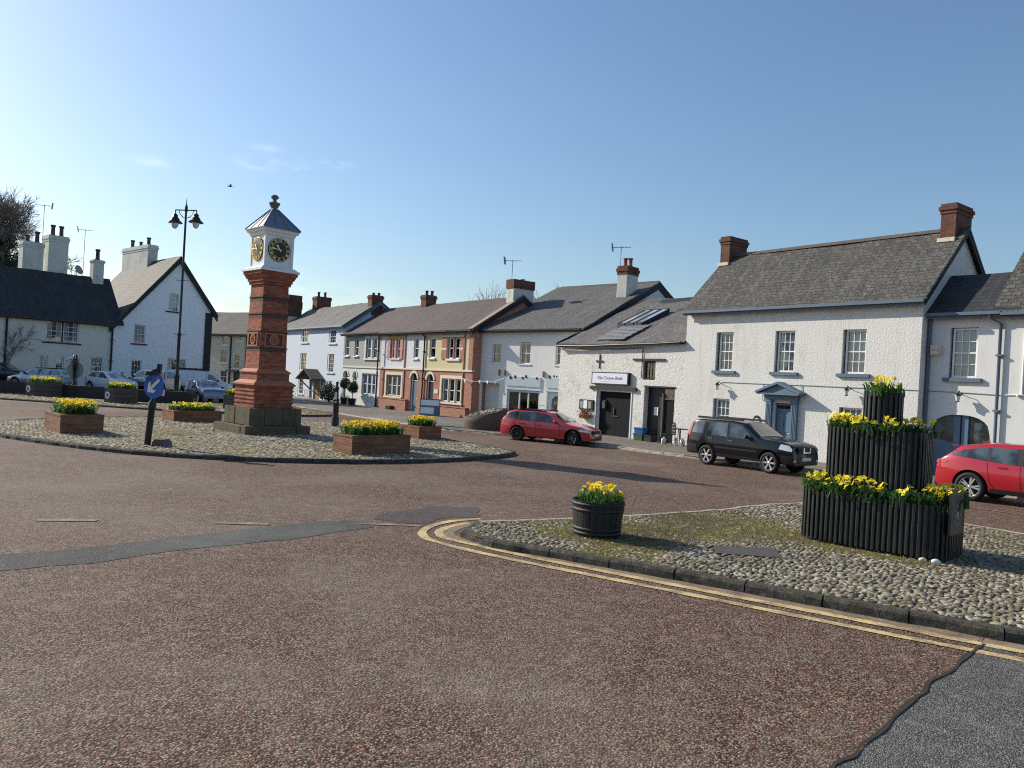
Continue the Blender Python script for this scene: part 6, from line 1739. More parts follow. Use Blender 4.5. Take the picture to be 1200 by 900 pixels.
mb = MB(); mb.box(-0.22,0.22,-0.22,0.22,0.42,0.45); mb.build('seat', MAT['black_paint'], ch)
mb = MB(); mb.prism([(-0.21,0.45),(0.21,0.45),(0.24,0.75),(0.15,0.92),(0,0.97),(-0.15,0.92),(-0.24,0.75)],0.19,0.22,0,None,'y')
for k in range(9): mb.ball((-0.16+0.16*(k%3),0.185,0.56+0.14*(k//3)),0.05,6,0,(1,0.3,1))
mb.build('backrest', MAT['alloy_dark'], ch)
for sx in (-1,1):
    for sy in (-1,1): mb = MB(); mb.tube((sx*0.19,sy*0.19,0.43),(sx*0.21,sy*0.21,0),0.016,None,6); mb.build('leg', MAT['black_paint'], ch)
for i, (u, off, h, lab) in enumerate(((-0.55,0.45,0.30,'white plastic bottle left of the metal chair'),(0.22,0.55,0.32,'white plastic bottle in front of the metal chair'),(0.62,0.6,0.34,'pale plastic bottle under the round table'))):
    mb = MB(); mb.lathe([(0.10,0),(0.11,0.03),(0.11,h*0.65),(0.05,h*0.85),(0.035,h*0.9),(0.035,h)], 12); o = mb.build('bottle', MAT['plastic_white']); o.location = fw(u,off,0.094); tag(o, lab, 'bottle', 'bottles by the workshop wall')

# bunting between the terrace and the shop
S = empty('bunting', fw(-16.6,0.1,2.4), FROT, 'string of small pastel flags between brick terrace and white shop', 'bunting', None, -16.6)
mb = MB(); mb.path([(-17.1,-0.1,0.1),(-15.8,-0.1,-0.08),(-14.4,0.35,-0.05),(-13.4,0.4,0.2)],0.012,4); mb.build('string', MAT['sign_white'], S)
for k, m_ in enumerate(('sign_white','pink','cream_stone','sign_white','pink')):
    u = -16.8+k*0.65; mb = MB(); mb.add([(u,-0.1+0.1*k,0.02),(u+0.22,-0.1+0.1*k,0.0),(u+0.11,-0.11+0.1*k,-0.20)],[(0,1,2)]); mb.build('flag', MAT[m_], S)

# aerials and dish
def aerial(p, h, rz, label, n=6, tilt=0.0):
    a = empty('tv_aerial', p, rz, label, 'aerial', 'rooftop television aerials')
    mb = MB(); mb.tube((0,0,0),(0,0,h),0.022,None,6); mb.build('mast', MAT['aerial'], a)
    mb = MB(); mb.tube((-0.55,0,h-0.06+tilt),(0.55,0,h-0.06-tilt),0.016,None,5)
    for k in range(n): x = -0.5+k/(n-1); mb.tube((x,-0.2-0.1*k/n,h-0.06-tilt*2*x/1.1),(x,0.2+0.1*k/n,h-0.06-tilt*2*x/1.1),0.010,None,4)
    mb.quad((0.5,-0.25,h-0.3),(0.5,0.25,h-0.3),(0.56,0.25,h+0.2),(0.56,-0.25,h+0.2)); mb.build('yagi_array', MAT['aerial'], a)
aerial(sw(6.55,4.7,8.0), 2.75, R(160), 'television aerial on chimney of the white shop')
aerial(fw(-17.05,-3.2,7.8), 2.35, R(165), 'television aerial beside red and white chimney of the brick terrace')
def lw(u, y, z): return (-31.3+0.664*u-0.747*y, 60+0.747*u+0.664*y, z)
aerial(lw(-4.2,3.6,9.5), 4.6, R(20), 'tall television aerial between the two big cottage chimneys')
aerial(lw(-0.9,4.5,8.5), 4.4, R(200), 'television aerial behind the small cottage chimney')
S = empty('satellite_dish', lw(-1.75,3.2,8.9), LROT+R(30), 'round satellite dish on the ridge of the cream cottage', 'satellite dish')
mb = MB(); mb.lathe([(0.001,0.06),(0.2,0.03),(0.38,-0.06),(0.38,-0.08),(0.001,0.03)],20,0,True,Matrix.Translation((0,-0.2,0.55)) @ Matrix.Rotation(R(70),4,'X')); mb.build('dish', MAT['sign_grey'], S)
mb = MB(); mb.path([(0,0.1,-0.3),(0,0.1,0.4),(0,-0.15,0.55)],0.03,6); mb.build('mount', MAT['aerial'], S)

# gull
S = empty('gull', (-21.9,57.5,15.9), R(35), 'dark gull gliding in the sky left of the clock tower', 'bird')
mb = MB(); S.scale = (0.62,0.62,0.62)
mb.ball((0,0,0),0.12,8,0,(2.6,0.8,0.7))
for s in (-1,1): mb.add([(0.12,s*0.06,0.02),(-0.12,s*0.06,0.02),(-0.10,s*0.45,0.16),(0.05,s*0.45,0.18),(-0.22,s*0.95,0.05)],[(0,3,2,1),(3,4,2)])
mb.build('body', MAT['bird'], S)

# ------------------------------------------------------------------ trees
def bare_tree(name, loc, h, label, seed, spread=0.6, levels=6, r0=None, first=0.28, tw=0.012, group='bare trees behind the houses', lr=0.74):
    q = random.Random(seed); t = empty(name, loc, 0, label, 'tree', group)
    r0 = r0 or h*0.022
    trunk = MB(); br = MB()
    def grow(p, d, L, r, lev):
        n = 3; pts = [p]; rs = [r]
        dd = d.copy()
        for k in range(n):
            dd = (dd+Vector((q.gauss(0,.16),q.gauss(0,.16),q.gauss(0.04,.1)))).normalized(); p = p+dd*L/n; pts.append(p); rs.append(max(tw*0.7, r*(1-0.4*(k+1)/n)))
        (trunk if lev == 0 else br).path([tuple(x) for x in pts], rs, 7 if lev < 2 else (4 if lev < 4 else 3))
        if lev >= levels: return
        m = q.randint(3, 4) if lev < 3 else q.randint(2, 4)+(1 if lr < 0.72 else 0)
        for k in range(m):
            tt = q.uniform(0.45, 1.0) if k else 1.0
            b = pts[min(n, max(1, int(round(tt*n))))]
            a = dd.orthogonal().normalized(); a.rotate(Matrix.Rotation(q.uniform(0, 2*PI), 3, dd))
            nd = (dd+a*q.uniform(0.35, 1.0)*spread*1.4+Vector((0,0,0.10))).normalized()
            grow(b, nd, L*q.uniform(lr-0.12, lr+0.10), max(tw, r*0.55), lev+1)
    grow(Vector((0,0,0)), Vector((0,0,1)), h*first, r0, 0)
    trunk.build('trunk', MAT['bark'], t, False); br.build('branches', MAT['twig'], t, False)
    return t
bare_tree('bare_tree', (-60.6,86,0), 27, 'big bare winter tree rising at far left behind the cottage', 4, 0.60, 7, 0.5, 0.30, 0.024, 'bare trees behind the houses', 0.70)
bare_tree('bare_tree', (3.4,78,0), 13.5, 'bare tree showing above the white shop roof', 6, 0.55, 6, 0.28, 0.28, 0.018)
bare_tree('bare_tree', (-1.6,80,0), 13.6, 'thin bare tree showing left of the red and white chimney', 12, 0.4, 5, 0.2, 0.32, 0.018)
bare_tree('bare_shrub', (-36.0,54.5,0.3), 4.6, 'twiggy bare shrub by drainpipe at far left of the cottage', 9, 0.6, 5, 0.06, 0.3, 0.010, 'bare shrubs')
def leafy(name, loc, label, clumps, seed, leaf, n, ls, trunkh, group=None, cat='tree'):
    q = random.Random(seed); t = empty(name, loc, 0, label, cat, group)
    mb = MB(); mb.path([(0,0,0),(0.1,0,trunkh*0.5),(0,0.1,trunkh)],[0.35,0.28,0.1],8); mb.build('trunk', MAT['bark'], t)
    mb = MB()
    for c, r_ in clumps:
        for k in range(14):
            d = Vector((q.gauss(0,1),q.gauss(0,1),q.gauss(0,.8))).normalized()*r_*q.uniform(0.3,0.95)
            leafball(mb, Vector(c)+d, r_*q.uniform(0.25,0.45), n, ls, q)
    mb.build('crown', MAT[leaf], t, False)
leafy('evergreen_tree', (-57.0,84.5,0), 'dark evergreen tree at far left in front of the bare tree', [((0,0,9),3.6),((0.6,0.3,12.2),2.8),((-0.6,0,14.6),2.0),((2.6,-0.5,10.4),2.0)], 5, 'evergreen', 55, 0.20, 15)
leafy('evergreen_hedge', (-38.8,52.2,0.3), 'dark clipped hedge at far left beside the car park', [((0,0,0.55),0.6),((-1.2,0,0.6),0.6),((-2.4,0,0.6),0.6)], 6, 'evergreen', 60, 0.08, 0.5, None, 'hedge')
# ------------------------------------------------------------------ cars
def lerp_prof(P, x):
    if x <= P[0][0]: return P[0][1]
    for (a, za), (b, zb) in zip(P, P[1:]):
        if x <= b:
            t = (x-a)/(b-a); return za+(zb-za)*t
    return P[-1][1]

def smooth_prof(P, n=6):
    """monotone-ish resampling of a profile that rounds its corners"""
    xs = np.linspace(P[0][0], P[-1][0], 240)
    z = np.array([lerp_prof(P, x) for x in xs])
    k = np.array([1,2,3,2,1], float); k /= k.sum()
    zz = np.convolve(np.pad(z, 2, 'edge'), k, 'valid')
    zz[0], zz[-1] = z[0], z[-1]
    return xs, zz

class Car:
    def __init__(s, name, label, loc, rz, sp, paint, K=0.9, group='parked cars', glass='car_glass', rim='alloy', steer=0.0, lights=True):
        s.sp = sp; s.K = K
        s.L, s.W = sp['L'], sp['W']; s.top = smooth_prof(sp['top']); s.ztop = max(s.top[1])
        s.root = empty(name, loc, rz, label, 'car', group)
        s.zb = sp['zb']
        s.body(paint, sp['wheels'], sp['R'])
        for nm, poly in sp['side']:
            for sd in (-1, 1): s.side_patch(nm, poly, MAT[glass], sd, 0.006)
        for nm, x0, x1, f in sp['glassx']: s.top_patch(nm, x0, x1, f, MAT[glass])
        for nm, poly, m in sp.get('deco', ()):
            for sd in (-1, 1): s.side_patch(nm, poly, MAT[m], sd, 0.008, True)
        for poly, w_ in sp.get('seams', ()):
            for sd in (-1, 1): s.seam(poly, w_, sd)
        for nm, box, m in sp.get('boxes', ()):
            mb = MB(); mb.box(*[v*K for v in box]); mb.build(nm, MAT[m], s.root)
        for sd in (-1, 1):
            mx, mz = sp['mirror']; y = s.hw(mx, mz)
            mb = MB(); mb.ball((mx*K, sd*(y+0.13)*K, (mz+0.06)*K), 0.10*K, 8, 0, (0.75,1.15,0.75)); mb.box((mx-0.03)*K,(mx+0.03)*K,min(sd*(y-0.02),sd*(y+0.1))*K,max(sd*(y-0.02),sd*(y+0.1))*K,(mz-0.01)*K,(mz+0.03)*K)
            mb.build('wing_mirror', MAT[sp.get('mirrorm', 'trim')], s.root)
        for (hx, hz) in sp.get('handles', ()):
            for sd in (-1, 1):
                y = s.hw(hx, hz); mb = MB(); mb.box((hx-0.10)*K,(hx+0.10)*K,min(sd*(y-0.01),sd*(y+0.03))*K,max(sd*(y-0.01),sd*(y+0.03))*K,(hz-0.018)*K,(hz+0.018)*K); mb.build('door_handle', MAT[sp.get('handlem', paint)], s.root)
        s.wheels(rim, steer)
    def zt(s, x): return float(np.interp(x, s.top[0], s.top[1]))
    def belt(s, x): return min(lerp_prof(s.sp['belt'], x), s.zt(x)-0.05)
    def plan(s, x):
        t = abs(x)/(s.L/2)
        return s.W/2*(1-s.sp.get('round', 0.20)*t**s.sp.get('pow', 5))
    def hw(s, x, z):
        w = s.plan(x); zb = s.zb; bl = lerp_prof(s.sp['belt'], x); zm = zb+(bl-zb)*0.55
        if z <= zm:
            t = (z-zb)/(zm-zb); return w*(0.90+0.10*math.sin(max(0, min(1, t))*PI/2))
        if z <= bl:
            t = (z-zm)/(bl-zm); return w*(1-0.045*t*t)
        t = (z-bl)/max(0.05, s.ztop-bl); return w*(0.955-s.sp.get('tumble', 0.20)*t)
    def section(s, x):
        zt = s.zt(x); r = min(0.10, (zt-s.zb)*0.3); ze = zt-r; bl = s.belt(x)
        P = [(0, s.zb), (s.hw(x, s.zb)*0.9, s.zb)]
        zs = list(np.linspace(s.zb+0.03, bl, 9))+list(np.linspace(bl, max(bl+0.001, ze), 5))[1:]
        for z in zs: P.append((s.hw(x, min(z, ze)), min(z, ze)))
        y0 = P[-1][0]; ry = min(0.17, y0*0.4)
        for k in range(1, 6):
            a = k/5*PI/2; P.append((y0-ry*(1-math.cos(a)), ze+(r-0.022)*math.sin(a)))
        yt = P[-1][0]
        for k in (0.66, 0.33, 0.0): P.append((yt*k, zt-0.022*k*k))
        return P
    def body(s, paint, wheels, Rw):
        K = s.K; n = 84
        xs = [s.L/2*math.copysign(1-(1-abs(t))**1.35, t) for t in np.linspace(-1, 1, n)]
        rings = []
        for x in xs:
            S = s.section(x); full = S+[(-y, z) for y, z in reversed(S[1:-1])]
            rings.append([(x*K, y*K, z*K) for y, z in full])
        m = len(rings[0]); mb = MB()
        vs = [p for r in rings for p in r]
        fs = [(i*m+j, (i+1)*m+j, (i+1)*m+(j+1) % m, i*m+(j+1) % m) for i in range(n-1) for j in range(m)]
        mb.add(vs, fs, 0, True)
        e0 = rings[0]; e1 = rings[-1]
        mb2 = bmesh.new()
        bv = [mb2.verts.new(v) for v in vs]
        for f in fs: mb2.faces.new([bv[i] for i in f]).smooth = True
        mb2.faces.new([bv[i] for i in range(m)]); mb2.faces.new([bv[(n-1)*m+i] for i in reversed(range(m))])
        bmesh.ops.recalc_face_normals(mb2, faces=mb2.faces)
        me = bpy.data.meshes.new('body'); mb2.to_mesh(me); mb2.free()
        me.materials.append(MAT[paint]); me.materials.append(MAT['trim'])
        o = bpy.data.objects.new('body', me); col.objects.link(o)
        # wheel arches cut out of the body
        cb = bmesh.new()
        for x in wheels:
            for sd in (-1, 1):
                M = Matrix.Translation((x*K, sd*(s.W/2)*K, Rw*K)) @ Matrix.Rotation(PI/2, 4, 'X')
                bmesh.ops.create_cone(cb, cap_ends=True, segments=40, radius1=(Rw+0.075)*K, radius2=(Rw+0.075)*K, depth=0.62*K, matrix=M)
        for f in cb.faces: f.material_index = 1
        cme = bpy.data.meshes.new('cut'); cb.to_mesh(cme); cb.free()
        cme.materials.append(MAT[paint]); cme.materials.append(MAT['trim'])
        co = bpy.data.objects.new('cut', cme); col.objects.link(co)
        md = o.modifiers.new('b', 'BOOLEAN'); md.operation = 'DIFFERENCE'; md.object = co; md.solver = 'EXACT'
        dg = bpy.context.evaluated_depsgraph_get()
        new = bpy.data.meshes.new_from_object(o.evaluated_get(dg))
        o.modifiers.clear(); o.data = new; new.name = 'body'
        bpy.data.objects.remove(co); bpy.data.meshes.remove(cme); bpy.data.meshes.remove(me)
        try: new.set_sharp_from_angle(angle=R(35))
        except Exception: pass
        o.parent = s.root
    def side_patch(s, nm, poly, mat, sd, lift, thin=False):
        """a panel that follows the side of the car"""
        K = s.K; bm = bmesh.new()
        f = bm.faces.new([bm.verts.new((p[0], 0, p[1])) for p in poly])
        bmesh.ops.triangulate(bm, faces=[f])
        for _ in range(3): bmesh.ops.subdivide_edges(bm, edges=bm.edges[:], cuts=1, use_grid_fill=True)
        for v in bm.verts: v.co = Vector((v.co.x*K, sd*(s.hw(v.co.x, v.co.z)+lift)*K, v.co.z*K))
        for f in bm.faces: f.smooth = True
        me = bpy.data.meshes.new(nm); bm.to_mesh(me); bm.free(); me.materials.append(mat)
        o = bpy.data.objects.new(nm, me); col.objects.link(o); o.parent = s.root
    def seam(s, pts, w_, sd):
        K = s.K; mb = MB()
        P = resample([Vector(p) for p in pts], 0.06)
        for a, b in zip(P, P[1:]):
            d = (b-a).normalized(); n = Vector((-d.y, d.x))*w_/2
            mb.quad(*[(q.x*K, sd*(s.hw(q.x, q.y)+0.004)*K, q.y*K) for q in (a-n, b-n, b+n, a+n)])
        mb.build('door_seam', MAT['trim'], s.root, False)
    def top_patch(s, nm, x0, x1, f, mat):
        K = s.K; mb = MB(); nx, ny = 14, 12; g = []
        for i in range(nx+1):
            x = x0+(x1-x0)*i/nx; S = s.section(x); yt = S[-4][0]+0.10*min(1, f)
            e = S[-4][0]
            for j in range(ny+1):
                y = -e*f+2*e*f*j/ny; k = abs(y)/e if e else 0
                g.append((x*K, y*K, (s.zt(x)-0.022*k*k+0.012)*K))
        mb.add(g, [(i*(ny+1)+j, (i+1)*(ny+1)+j, (i+1)*(ny+1)+j+1, i*(ny+1)+j+1) for i in range(nx) for j in range(ny)], 0, True)
        mb.build(nm, mat, s.root)
    def wheels(s, rim, steer):
        K = s.K; r = s.sp['R']*K; w_ = s.sp.get('tw', 0.21)*K
        ty = MB(); ty.lathe([(r*0.70,-w_/2),(r*0.92,-w_/2),(r,-w_*0.32),(r,w_*0.32),(r*0.92,w_/2),(r*0.70,w_/2),(r*0.68,w_*0.2),(r*0.68,-w_*0.2),(r*0.70,-w_/2)], 36, 0, True, None, False, False)
        rm = MB(); rm.lathe([(r*0.705,w_*0.46),(r*0.66,w_*0.40),(r*0.64,w_*0.1),(r*0.64,-w_*0.4)], 36, 0, True, None, False, False)
        rm.lathe([(r*0.16,w_*0.2),(r*0.14,w_*0.36),(0.001,w_*0.38)], 16, 0, True, None, False, False)
        ns = s.sp.get('spokes', 5); tw = s.sp.get('spokew', 0.13)
        for k in range(ns):
            for dv in s.sp.get('split', (0.0,)):
                M = Matrix.Rotation(2*PI*k/ns+dv, 4, 'Z')
                rm.prism([(r*0.10,-r*tw*0.45),(r*0.66,-r*tw*0.6),(r*0.66,r*tw*0.6),(r*0.10,r*tw*0.45)], w_*0.24, w_*0.37, 0, M)
        dk = MB(); dk.lathe([(0.001,-w_*0.05),(r*0.64,-w_*0.05)], 24, 0, False, None, False, False)
        first = True
        for x in s.sp['wheels']:
            for sd in (-1, 1):
                if first:
                    o = ty.build('wheel', MAT['tyre'], s.root); ro = rm.build('rim', MAT[rim], o); do = dk.build('brake_disc', MAT['trim'], o)
                    data = (o.data, ro.data, do.data); first = False
                else:
                    o = bpy.data.objects.new('wheel', data[0]); col.objects.link(o); o.parent = s.root
                    for nm, d in (('rim', data[1]), ('brake_disc', data[2])):
                        c = bpy.data.objects.new(nm, d); col.objects.link(c); c.parent = o
                o.location = (x*K, sd*(s.W/2-s.sp.get('tw', 0.21)/2-0.02)*K, r)
                st = steer if x > 0 else 0
                o.rotation_euler = (-sd*PI/2, 0, 0)
                o.rotation_mode = 'QUATERNION'
                o.rotation_quaternion = Matrix.Rotation(st, 3, 'Z').to_quaternion() @ Matrix.Rotation(-sd*PI/2, 3, 'X').to_quaternion()

ESTATE = dict(L=4.52, W=1.81, R=0.325, zb=0.20, wheels=(-1.30, 1.46), tumble=0.22, round=0.22, spokes=7, spokew=0.09, split=(0.0,),
    top=[(-2.26,0.52),(-2.25,0.70),(-2.22,0.93),(-2.14,1.03),(-1.90,1.33),(-1.72,1.40),(-1.2,1.435),(-0.5,1.445),(0.0,1.42),(0.30,1.36),(1.02,0.99),(1.20,0.94),(1.75,0.85),(2.08,0.74),(2.20,0.64),(2.26,0.48)],
    belt=[(-2.3,0.95),(-1.5,0.93),(1.0,0.88),(2.3,0.80)],
    side=[('side_window',[(-1.98,1.00),(-1.80,1.25),(-1.66,1.30),(-1.30,1.33),(-1.26,0.965)]),('side_window',[(-1.20,0.96),(-1.24,1.33),(-0.46,1.35),(-0.40,0.945)]),('side_window',[(-0.32,0.94),(-0.38,1.35),(-0.08,1.335),(0.20,1.26),(0.74,0.95),(0.72,0.925)])],
    glassx=[('windscreen',0.34,1.0,0.97),('rear_window',-2.13,-1.92,0.9)], mirror=(0.62,0.94), mirrorm='paint_red',
    deco=[('headlamp',[(1.72,0.66),(1.78,0.74),(2.12,0.70),(2.20,0.62),(2.14,0.58)],'lens'),('tail_lamp',[(-2.22,0.72),(-2.20,0.92),(-1.96,0.90),(-2.0,0.76)],'lens_red'),('pillar_trim',[(-1.265,0.965),(-1.305,1.328),(-1.235,1.330),(-1.195,0.962)],'trim'),('pillar_trim',[(-0.405,0.945),(-0.465,1.348),(-0.375,1.348),(-0.315,0.942)],'trim'),('side_skirt',[(-0.92,0.21),(-0.92,0.25),(1.06,0.25),(1.06,0.21)],'trim')],
    seams=[([(-1.22,0.94),(-1.10,0.55),(-0.92,0.34)],0.014),([(-0.37,0.93),(-0.36,0.30)],0.014),([(0.80,0.90),(0.84,0.60),(0.86,0.34)],0.014),([(-2.0,0.80),(-0.5,0.76),(0.9,0.74)],0.010)],
    handles=[(-1.02,0.80),(-0.20,0.78)],
    boxes=[('grille',(2.20,2.275,-0.42,0.42,0.56,0.68),'trim'),('air_intake',(2.18,2.275,-0.60,0.60,0.25,0.36),'trim'),('number_plate',(2.26,2.285,-0.26,0.26,0.42,0.53),'plate'),('roof_rail',(-1.7,0.05,-0.66,-0.62,1.40,1.455),'trim'),('roof_rail',(-1.7,0.05,0.62,0.66,1.40,1.455),'trim'),('bonnet_badge',(2.08,2.14,-0.03,0.03,0.735,0.75),'chrome')])
OFFROAD = dict(L=4.51, W=1.77, R=0.36, zb=0.34, wheels=(-1.25, 1.375), tumble=0.17, round=0.15, spokes=6, spokew=0.15, tw=0.23,
    top=[(-2.25,0.66),(-2.25,0.95),(-2.22,1.12),(-2.08,1.52),(-2.00,1.62),(-1.75,1.675),(-1.0,1.69),(-0.2,1.69),(0.24,1.645),(0.90,1.22),(1.02,1.18),(1.80,1.12),(2.10,1.05),(2.21,0.92),(2.255,0.62)],
    belt=[(-2.3,1.12),(-1.0,1.10),(1.0,1.07),(2.3,1.02)],
    side=[('side_window',[(-2.02,1.14),(-1.90,1.52),(-1.42,1.56),(-1.36,1.12)]),('side_window',[(-1.22,1.11),(-1.24,1.57),(-0.42,1.58),(-0.36,1.09)]),('side_window',[(-0.26,1.09),(-0.32,1.58),(-0.04,1.57),(0.22,1.50),(0.72,1.10),(0.70,1.07)])],
    glassx=[('windscreen',0.26,0.92,0.97),('rear_window',-2.20,-2.05,0.9)], mirror=(0.55,1.10),
    deco=[('headlamp',[(1.74,0.86),(1.80,1.03),(2.10,1.00),(2.21,0.88),(2.19,0.80)],'lens'),('tail_lamp',[(-2.24,1.00),(-2.10,1.50),(-2.00,1.50),(-2.10,1.02)],'lens_red'),
          ('lower_cladding',[(-0.86,0.35),(-0.86,0.46),(0.98,0.46),(0.98,0.35)],'trim'),('rubbing_strip',[(-0.86,0.66),(-0.86,0.72),(0.92,0.72),(0.92,0.66)],'trim'),('bumper_cladding',[(-2.24,0.42),(-2.24,0.72),(-1.72,0.70),(-1.70,0.42)],'trim'),('bumper_cladding',[(1.84,0.40),(1.84,0.66),(2.23,0.66),(2.23,0.40)],'trim')],
    seams=[([(-1.32,1.10),(-1.22,0.80),(-0.90,0.55),(-0.86,0.36)],0.014),([(-0.31,1.08),(-0.30,0.36)],0.014),([(0.72,1.04),(0.80,0.70),(0.84,0.36)],0.014)],
    handles=[(-1.08,0.98),(-0.18,0.96)], handlem='chrome',
    boxes=[('grille',(2.16,2.27,-0.48,0.48,0.76,0.95),'trim'),('grille_bar',(2.262,2.282,-0.22,-0.15,0.76,0.94),'chrome'),('grille_bar',(2.262,2.282,0.15,0.22,0.76,0.94),'chrome'),('grille_bar',(2.262,2.282,-0.15,0.15,0.76,0.80),'chrome'),('number_plate',(2.25,2.285,-0.26,0.26,0.50,0.61),'plate'),('roof_rail',(-1.85,0.15,-0.66,-0.61,1.68,1.755),'trim'),('roof_rail',(-1.85,0.15,0.61,0.66,1.68,1.755),'trim'),('fog_lamp',(2.20,2.262,-0.72,-0.60,0.46,0.54),'lens'),('fog_lamp',(2.20,2.262,0.60,0.72,0.46,0.54),'lens')])
CROSS = dict(L=4.73, W=1.94, R=0.385, zb=0.27, wheels=(-1.40, 1.47), tumble=0.25, round=0.19, spokes=5, spokew=0.10, split=(-0.17, 0.17), tw=0.25,
    top=[(-2.36,0.60),(-2.355,0.86),(-2.30,1.06),(-2.16,1.16),(-1.98,1.28),(-1.80,1.44),(-1.92,1.44),(-1.50,1.545),(-0.9,1.625),(-0.2,1.65),(0.28,1.58),(1.08,1.17),(1.3,1.11),(2.05,0.98),(2.28,0.84),(2.365,0.60)],
    belt=[(-2.4,1.12),(-1.2,1.10),(1.0,1.02),(2.4,0.92)],
    side=[('side_window',[(-1.92,1.20),(-1.62,1.36),(-1.30,1.44),(-1.02,1.475),(-0.96,1.12)]),('side_window',[(-0.90,1.115),(-0.96,1.48),(-0.30,1.51),(-0.24,1.08)]),('side_window',[(-0.15,1.08),(-0.20,1.51),(0.10,1.49),(0.35,1.42),(0.86,1.06),(0.84,1.03)])],
    glassx=[('windscreen',0.34,1.05,0.97),('rear_window',-2.10,-1.86,0.9)], mirror=(0.72,1.06), mirrorm='paint_scarlet',
    deco=[('headlamp',[(1.85,0.80),(1.9,0.92),(2.2,0.86),(2.3,0.76)],'lens'),('tail_lamp',[(-2.34,0.96),(-2.28,1.06),(-1.98,1.03),(-2.05,0.97)],'lens_red'),('lower_cladding',[(-0.90,0.28),(-0.90,0.40),(0.98,0.42),(0.98,0.28)],'trim'),('pillar_trim',[(-0.965,1.12),(-1.025,1.472),(-0.955,1.478),(-0.895,1.118)],'trim'),('pillar_trim',[(-0.245,1.08),(-0.305,1.508),(-0.195,1.508),(-0.145,1.08)],'trim')],
    seams=[([(-0.98,1.10),(-0.95,0.85),(-0.92,0.62),(-0.80,0.40)],0.014),([(-0.20,1.07),(-0.16,0.40)],0.014),([(0.92,1.02),(0.98,0.42)],0.014),([(-2.30,0.80),(-1.9,0.83)],0.012)],
    handles=[(-0.62,0.99),(0.18,0.97)],
    boxes=[('spoiler',(-2.00,-1.70,-0.66,0.66,1.44,1.475),'paint_scarlet'),('number_plate',(-2.385,-2.36,-0.26,0.26,0.72,0.83),'plate'),('rear_valance',(-2.375,-2.2,-0.75,0.75,0.28,0.46),'trim'),('fin_aerial',(-1.45,-1.28,-0.03,0.03,1.54,1.61),'paint_scarlet')])
HATCH = dict(L=4.2, W=1.75, R=0.31, zb=0.2, wheels=(-1.22,1.33), tumble=0.22, round=0.22, spokes=6,
    top=[(-2.10,0.55),(-2.09,0.90),(-1.98,1.02),(-1.55,1.36),(-1.2,1.43),(-0.3,1.46),(0.2,1.40),(0.95,0.98),(1.2,0.93),(1.8,0.82),(2.05,0.68),(2.10,0.50)],
    belt=[(-2.1,0.98),(1.0,0.90),(2.1,0.8)],
    side=[('side_window',[(-1.6,1.02),(-1.35,1.28),(-1.08,1.33),(-0.42,1.37),(-0.38,0.96)]),('side_window',[(-0.30,0.96),(-0.34,1.37),(0.0,1.35),(0.2,1.28),(0.72,0.95)])],
    glassx=[('windscreen',0.26,0.95,0.97),('rear_window',-1.95,-1.58,0.92)], mirror=(0.6,0.95),
    deco=[('headlamp',[(1.6,0.66),(1.66,0.78),(1.95,0.72),(2.05,0.62)],'lens'),('tail_lamp',[(-2.08,0.74),(-2.06,0.92),(-1.85,0.92),(-1.88,0.78)],'lens_red')],
    seams=[([(-0.34,0.95),(-0.34,0.3)],0.014),([(0.78,0.9),(0.8,0.3)],0.014)], handles=[(-0.15,0.82)],
    boxes=[('grille',(2.04,2.115,-0.4,0.4,0.55,0.64),'trim'),('number_plate',(2.10,2.12,-0.26,0.26,0.40,0.50),'plate')])
VAN = dict(L=4.9, W=1.9, R=0.33, zb=0.25, wheels=(-1.5,1.5), tumble=0.08, round=0.10,
    top=[(-2.45,0.6),(-2.44,1.7),(-2.38,1.90),(-2.0,1.95),(0.7,1.95),(1.0,1.86),(1.75,1.15),(2.3,0.95),(2.42,0.75),(2.45,0.5)],
    belt=[(-2.5,1.2),(1.2,1.1),(2.5,0.9)],
    side=[('side_window',[(0.55,1.15),(0.55,1.68),(0.85,1.66),(1.42,1.15)])], glassx=[('windscreen',1.02,1.74,0.97)], mirror=(1.3,1.15),
    deco=[('headlamp',[(2.0,0.75),(2.05,0.92),(2.3,0.85),(2.38,0.72)],'lens'),('tail_lamp',[(-2.44,0.8),(-2.44,1.25),(-2.3,1.25),(-2.3,0.8)],'lens_red'),('rubbing_strip',[(-2.2,0.62),(-2.2,0.70),(1.0,0.70),(1.0,0.62)],'trim')],
    seams=[([(0.45,1.9),(0.45,0.3)],0.016),([(-0.9,1.8),(-0.9,0.3)],0.016)], handles=[(0.3,1.0)],
    boxes=[('roof_rack',(-2.1,0.6,-0.72,-0.68,1.96,2.10),'trim'),('roof_rack',(-2.1,0.6,0.68,0.72,1.96,2.10),'trim'),('roof_rack',(-1.6,-1.54,-0.72,0.72,2.06,2.12),'trim'),('roof_rack',(-0.4,-0.34,-0.72,0.72,2.06,2.12),'trim')])

def vary(sp, **kw): d = dict(sp); d.update(kw); return d
Car('estate_car', 'red estate car parked before the white shop and workshop', (1.70,31.68,0.0), R(-27.5), ESTATE, 'paint_red', 0.895, rim='alloy_dark', steer=R(-22))
Car('off_roader', 'dark boxy off road car parked before the big white house', (7.84,25.02,0.0), FROT, OFFROAD, 'paint_dark', 0.905)
Car('crossover_car', 'bright red crossover car at the right edge beside the tiered planter', (13.14,18.88,0.0), FROT, CROSS, 'paint_scarlet', 0.93)
plain = lambda sp, p: vary(sp, mirrorm=p)
Car('saloon_car', 'silver car behind the low wall at far left, dark rear window towards the right', (-31.4,51.4,0.3), R(172), plain(ESTATE,'trim'), 'paint_silver', 0.93, glass='car_glass_pale', steer=0)
Car('hatchback_car', 'pale blue white hatchback with its windscreen to the square, beside the traffic sign', (-27.2,52.2,0.3), R(-28), HATCH, 'paint_white', 0.93, glass='car_glass_pale')
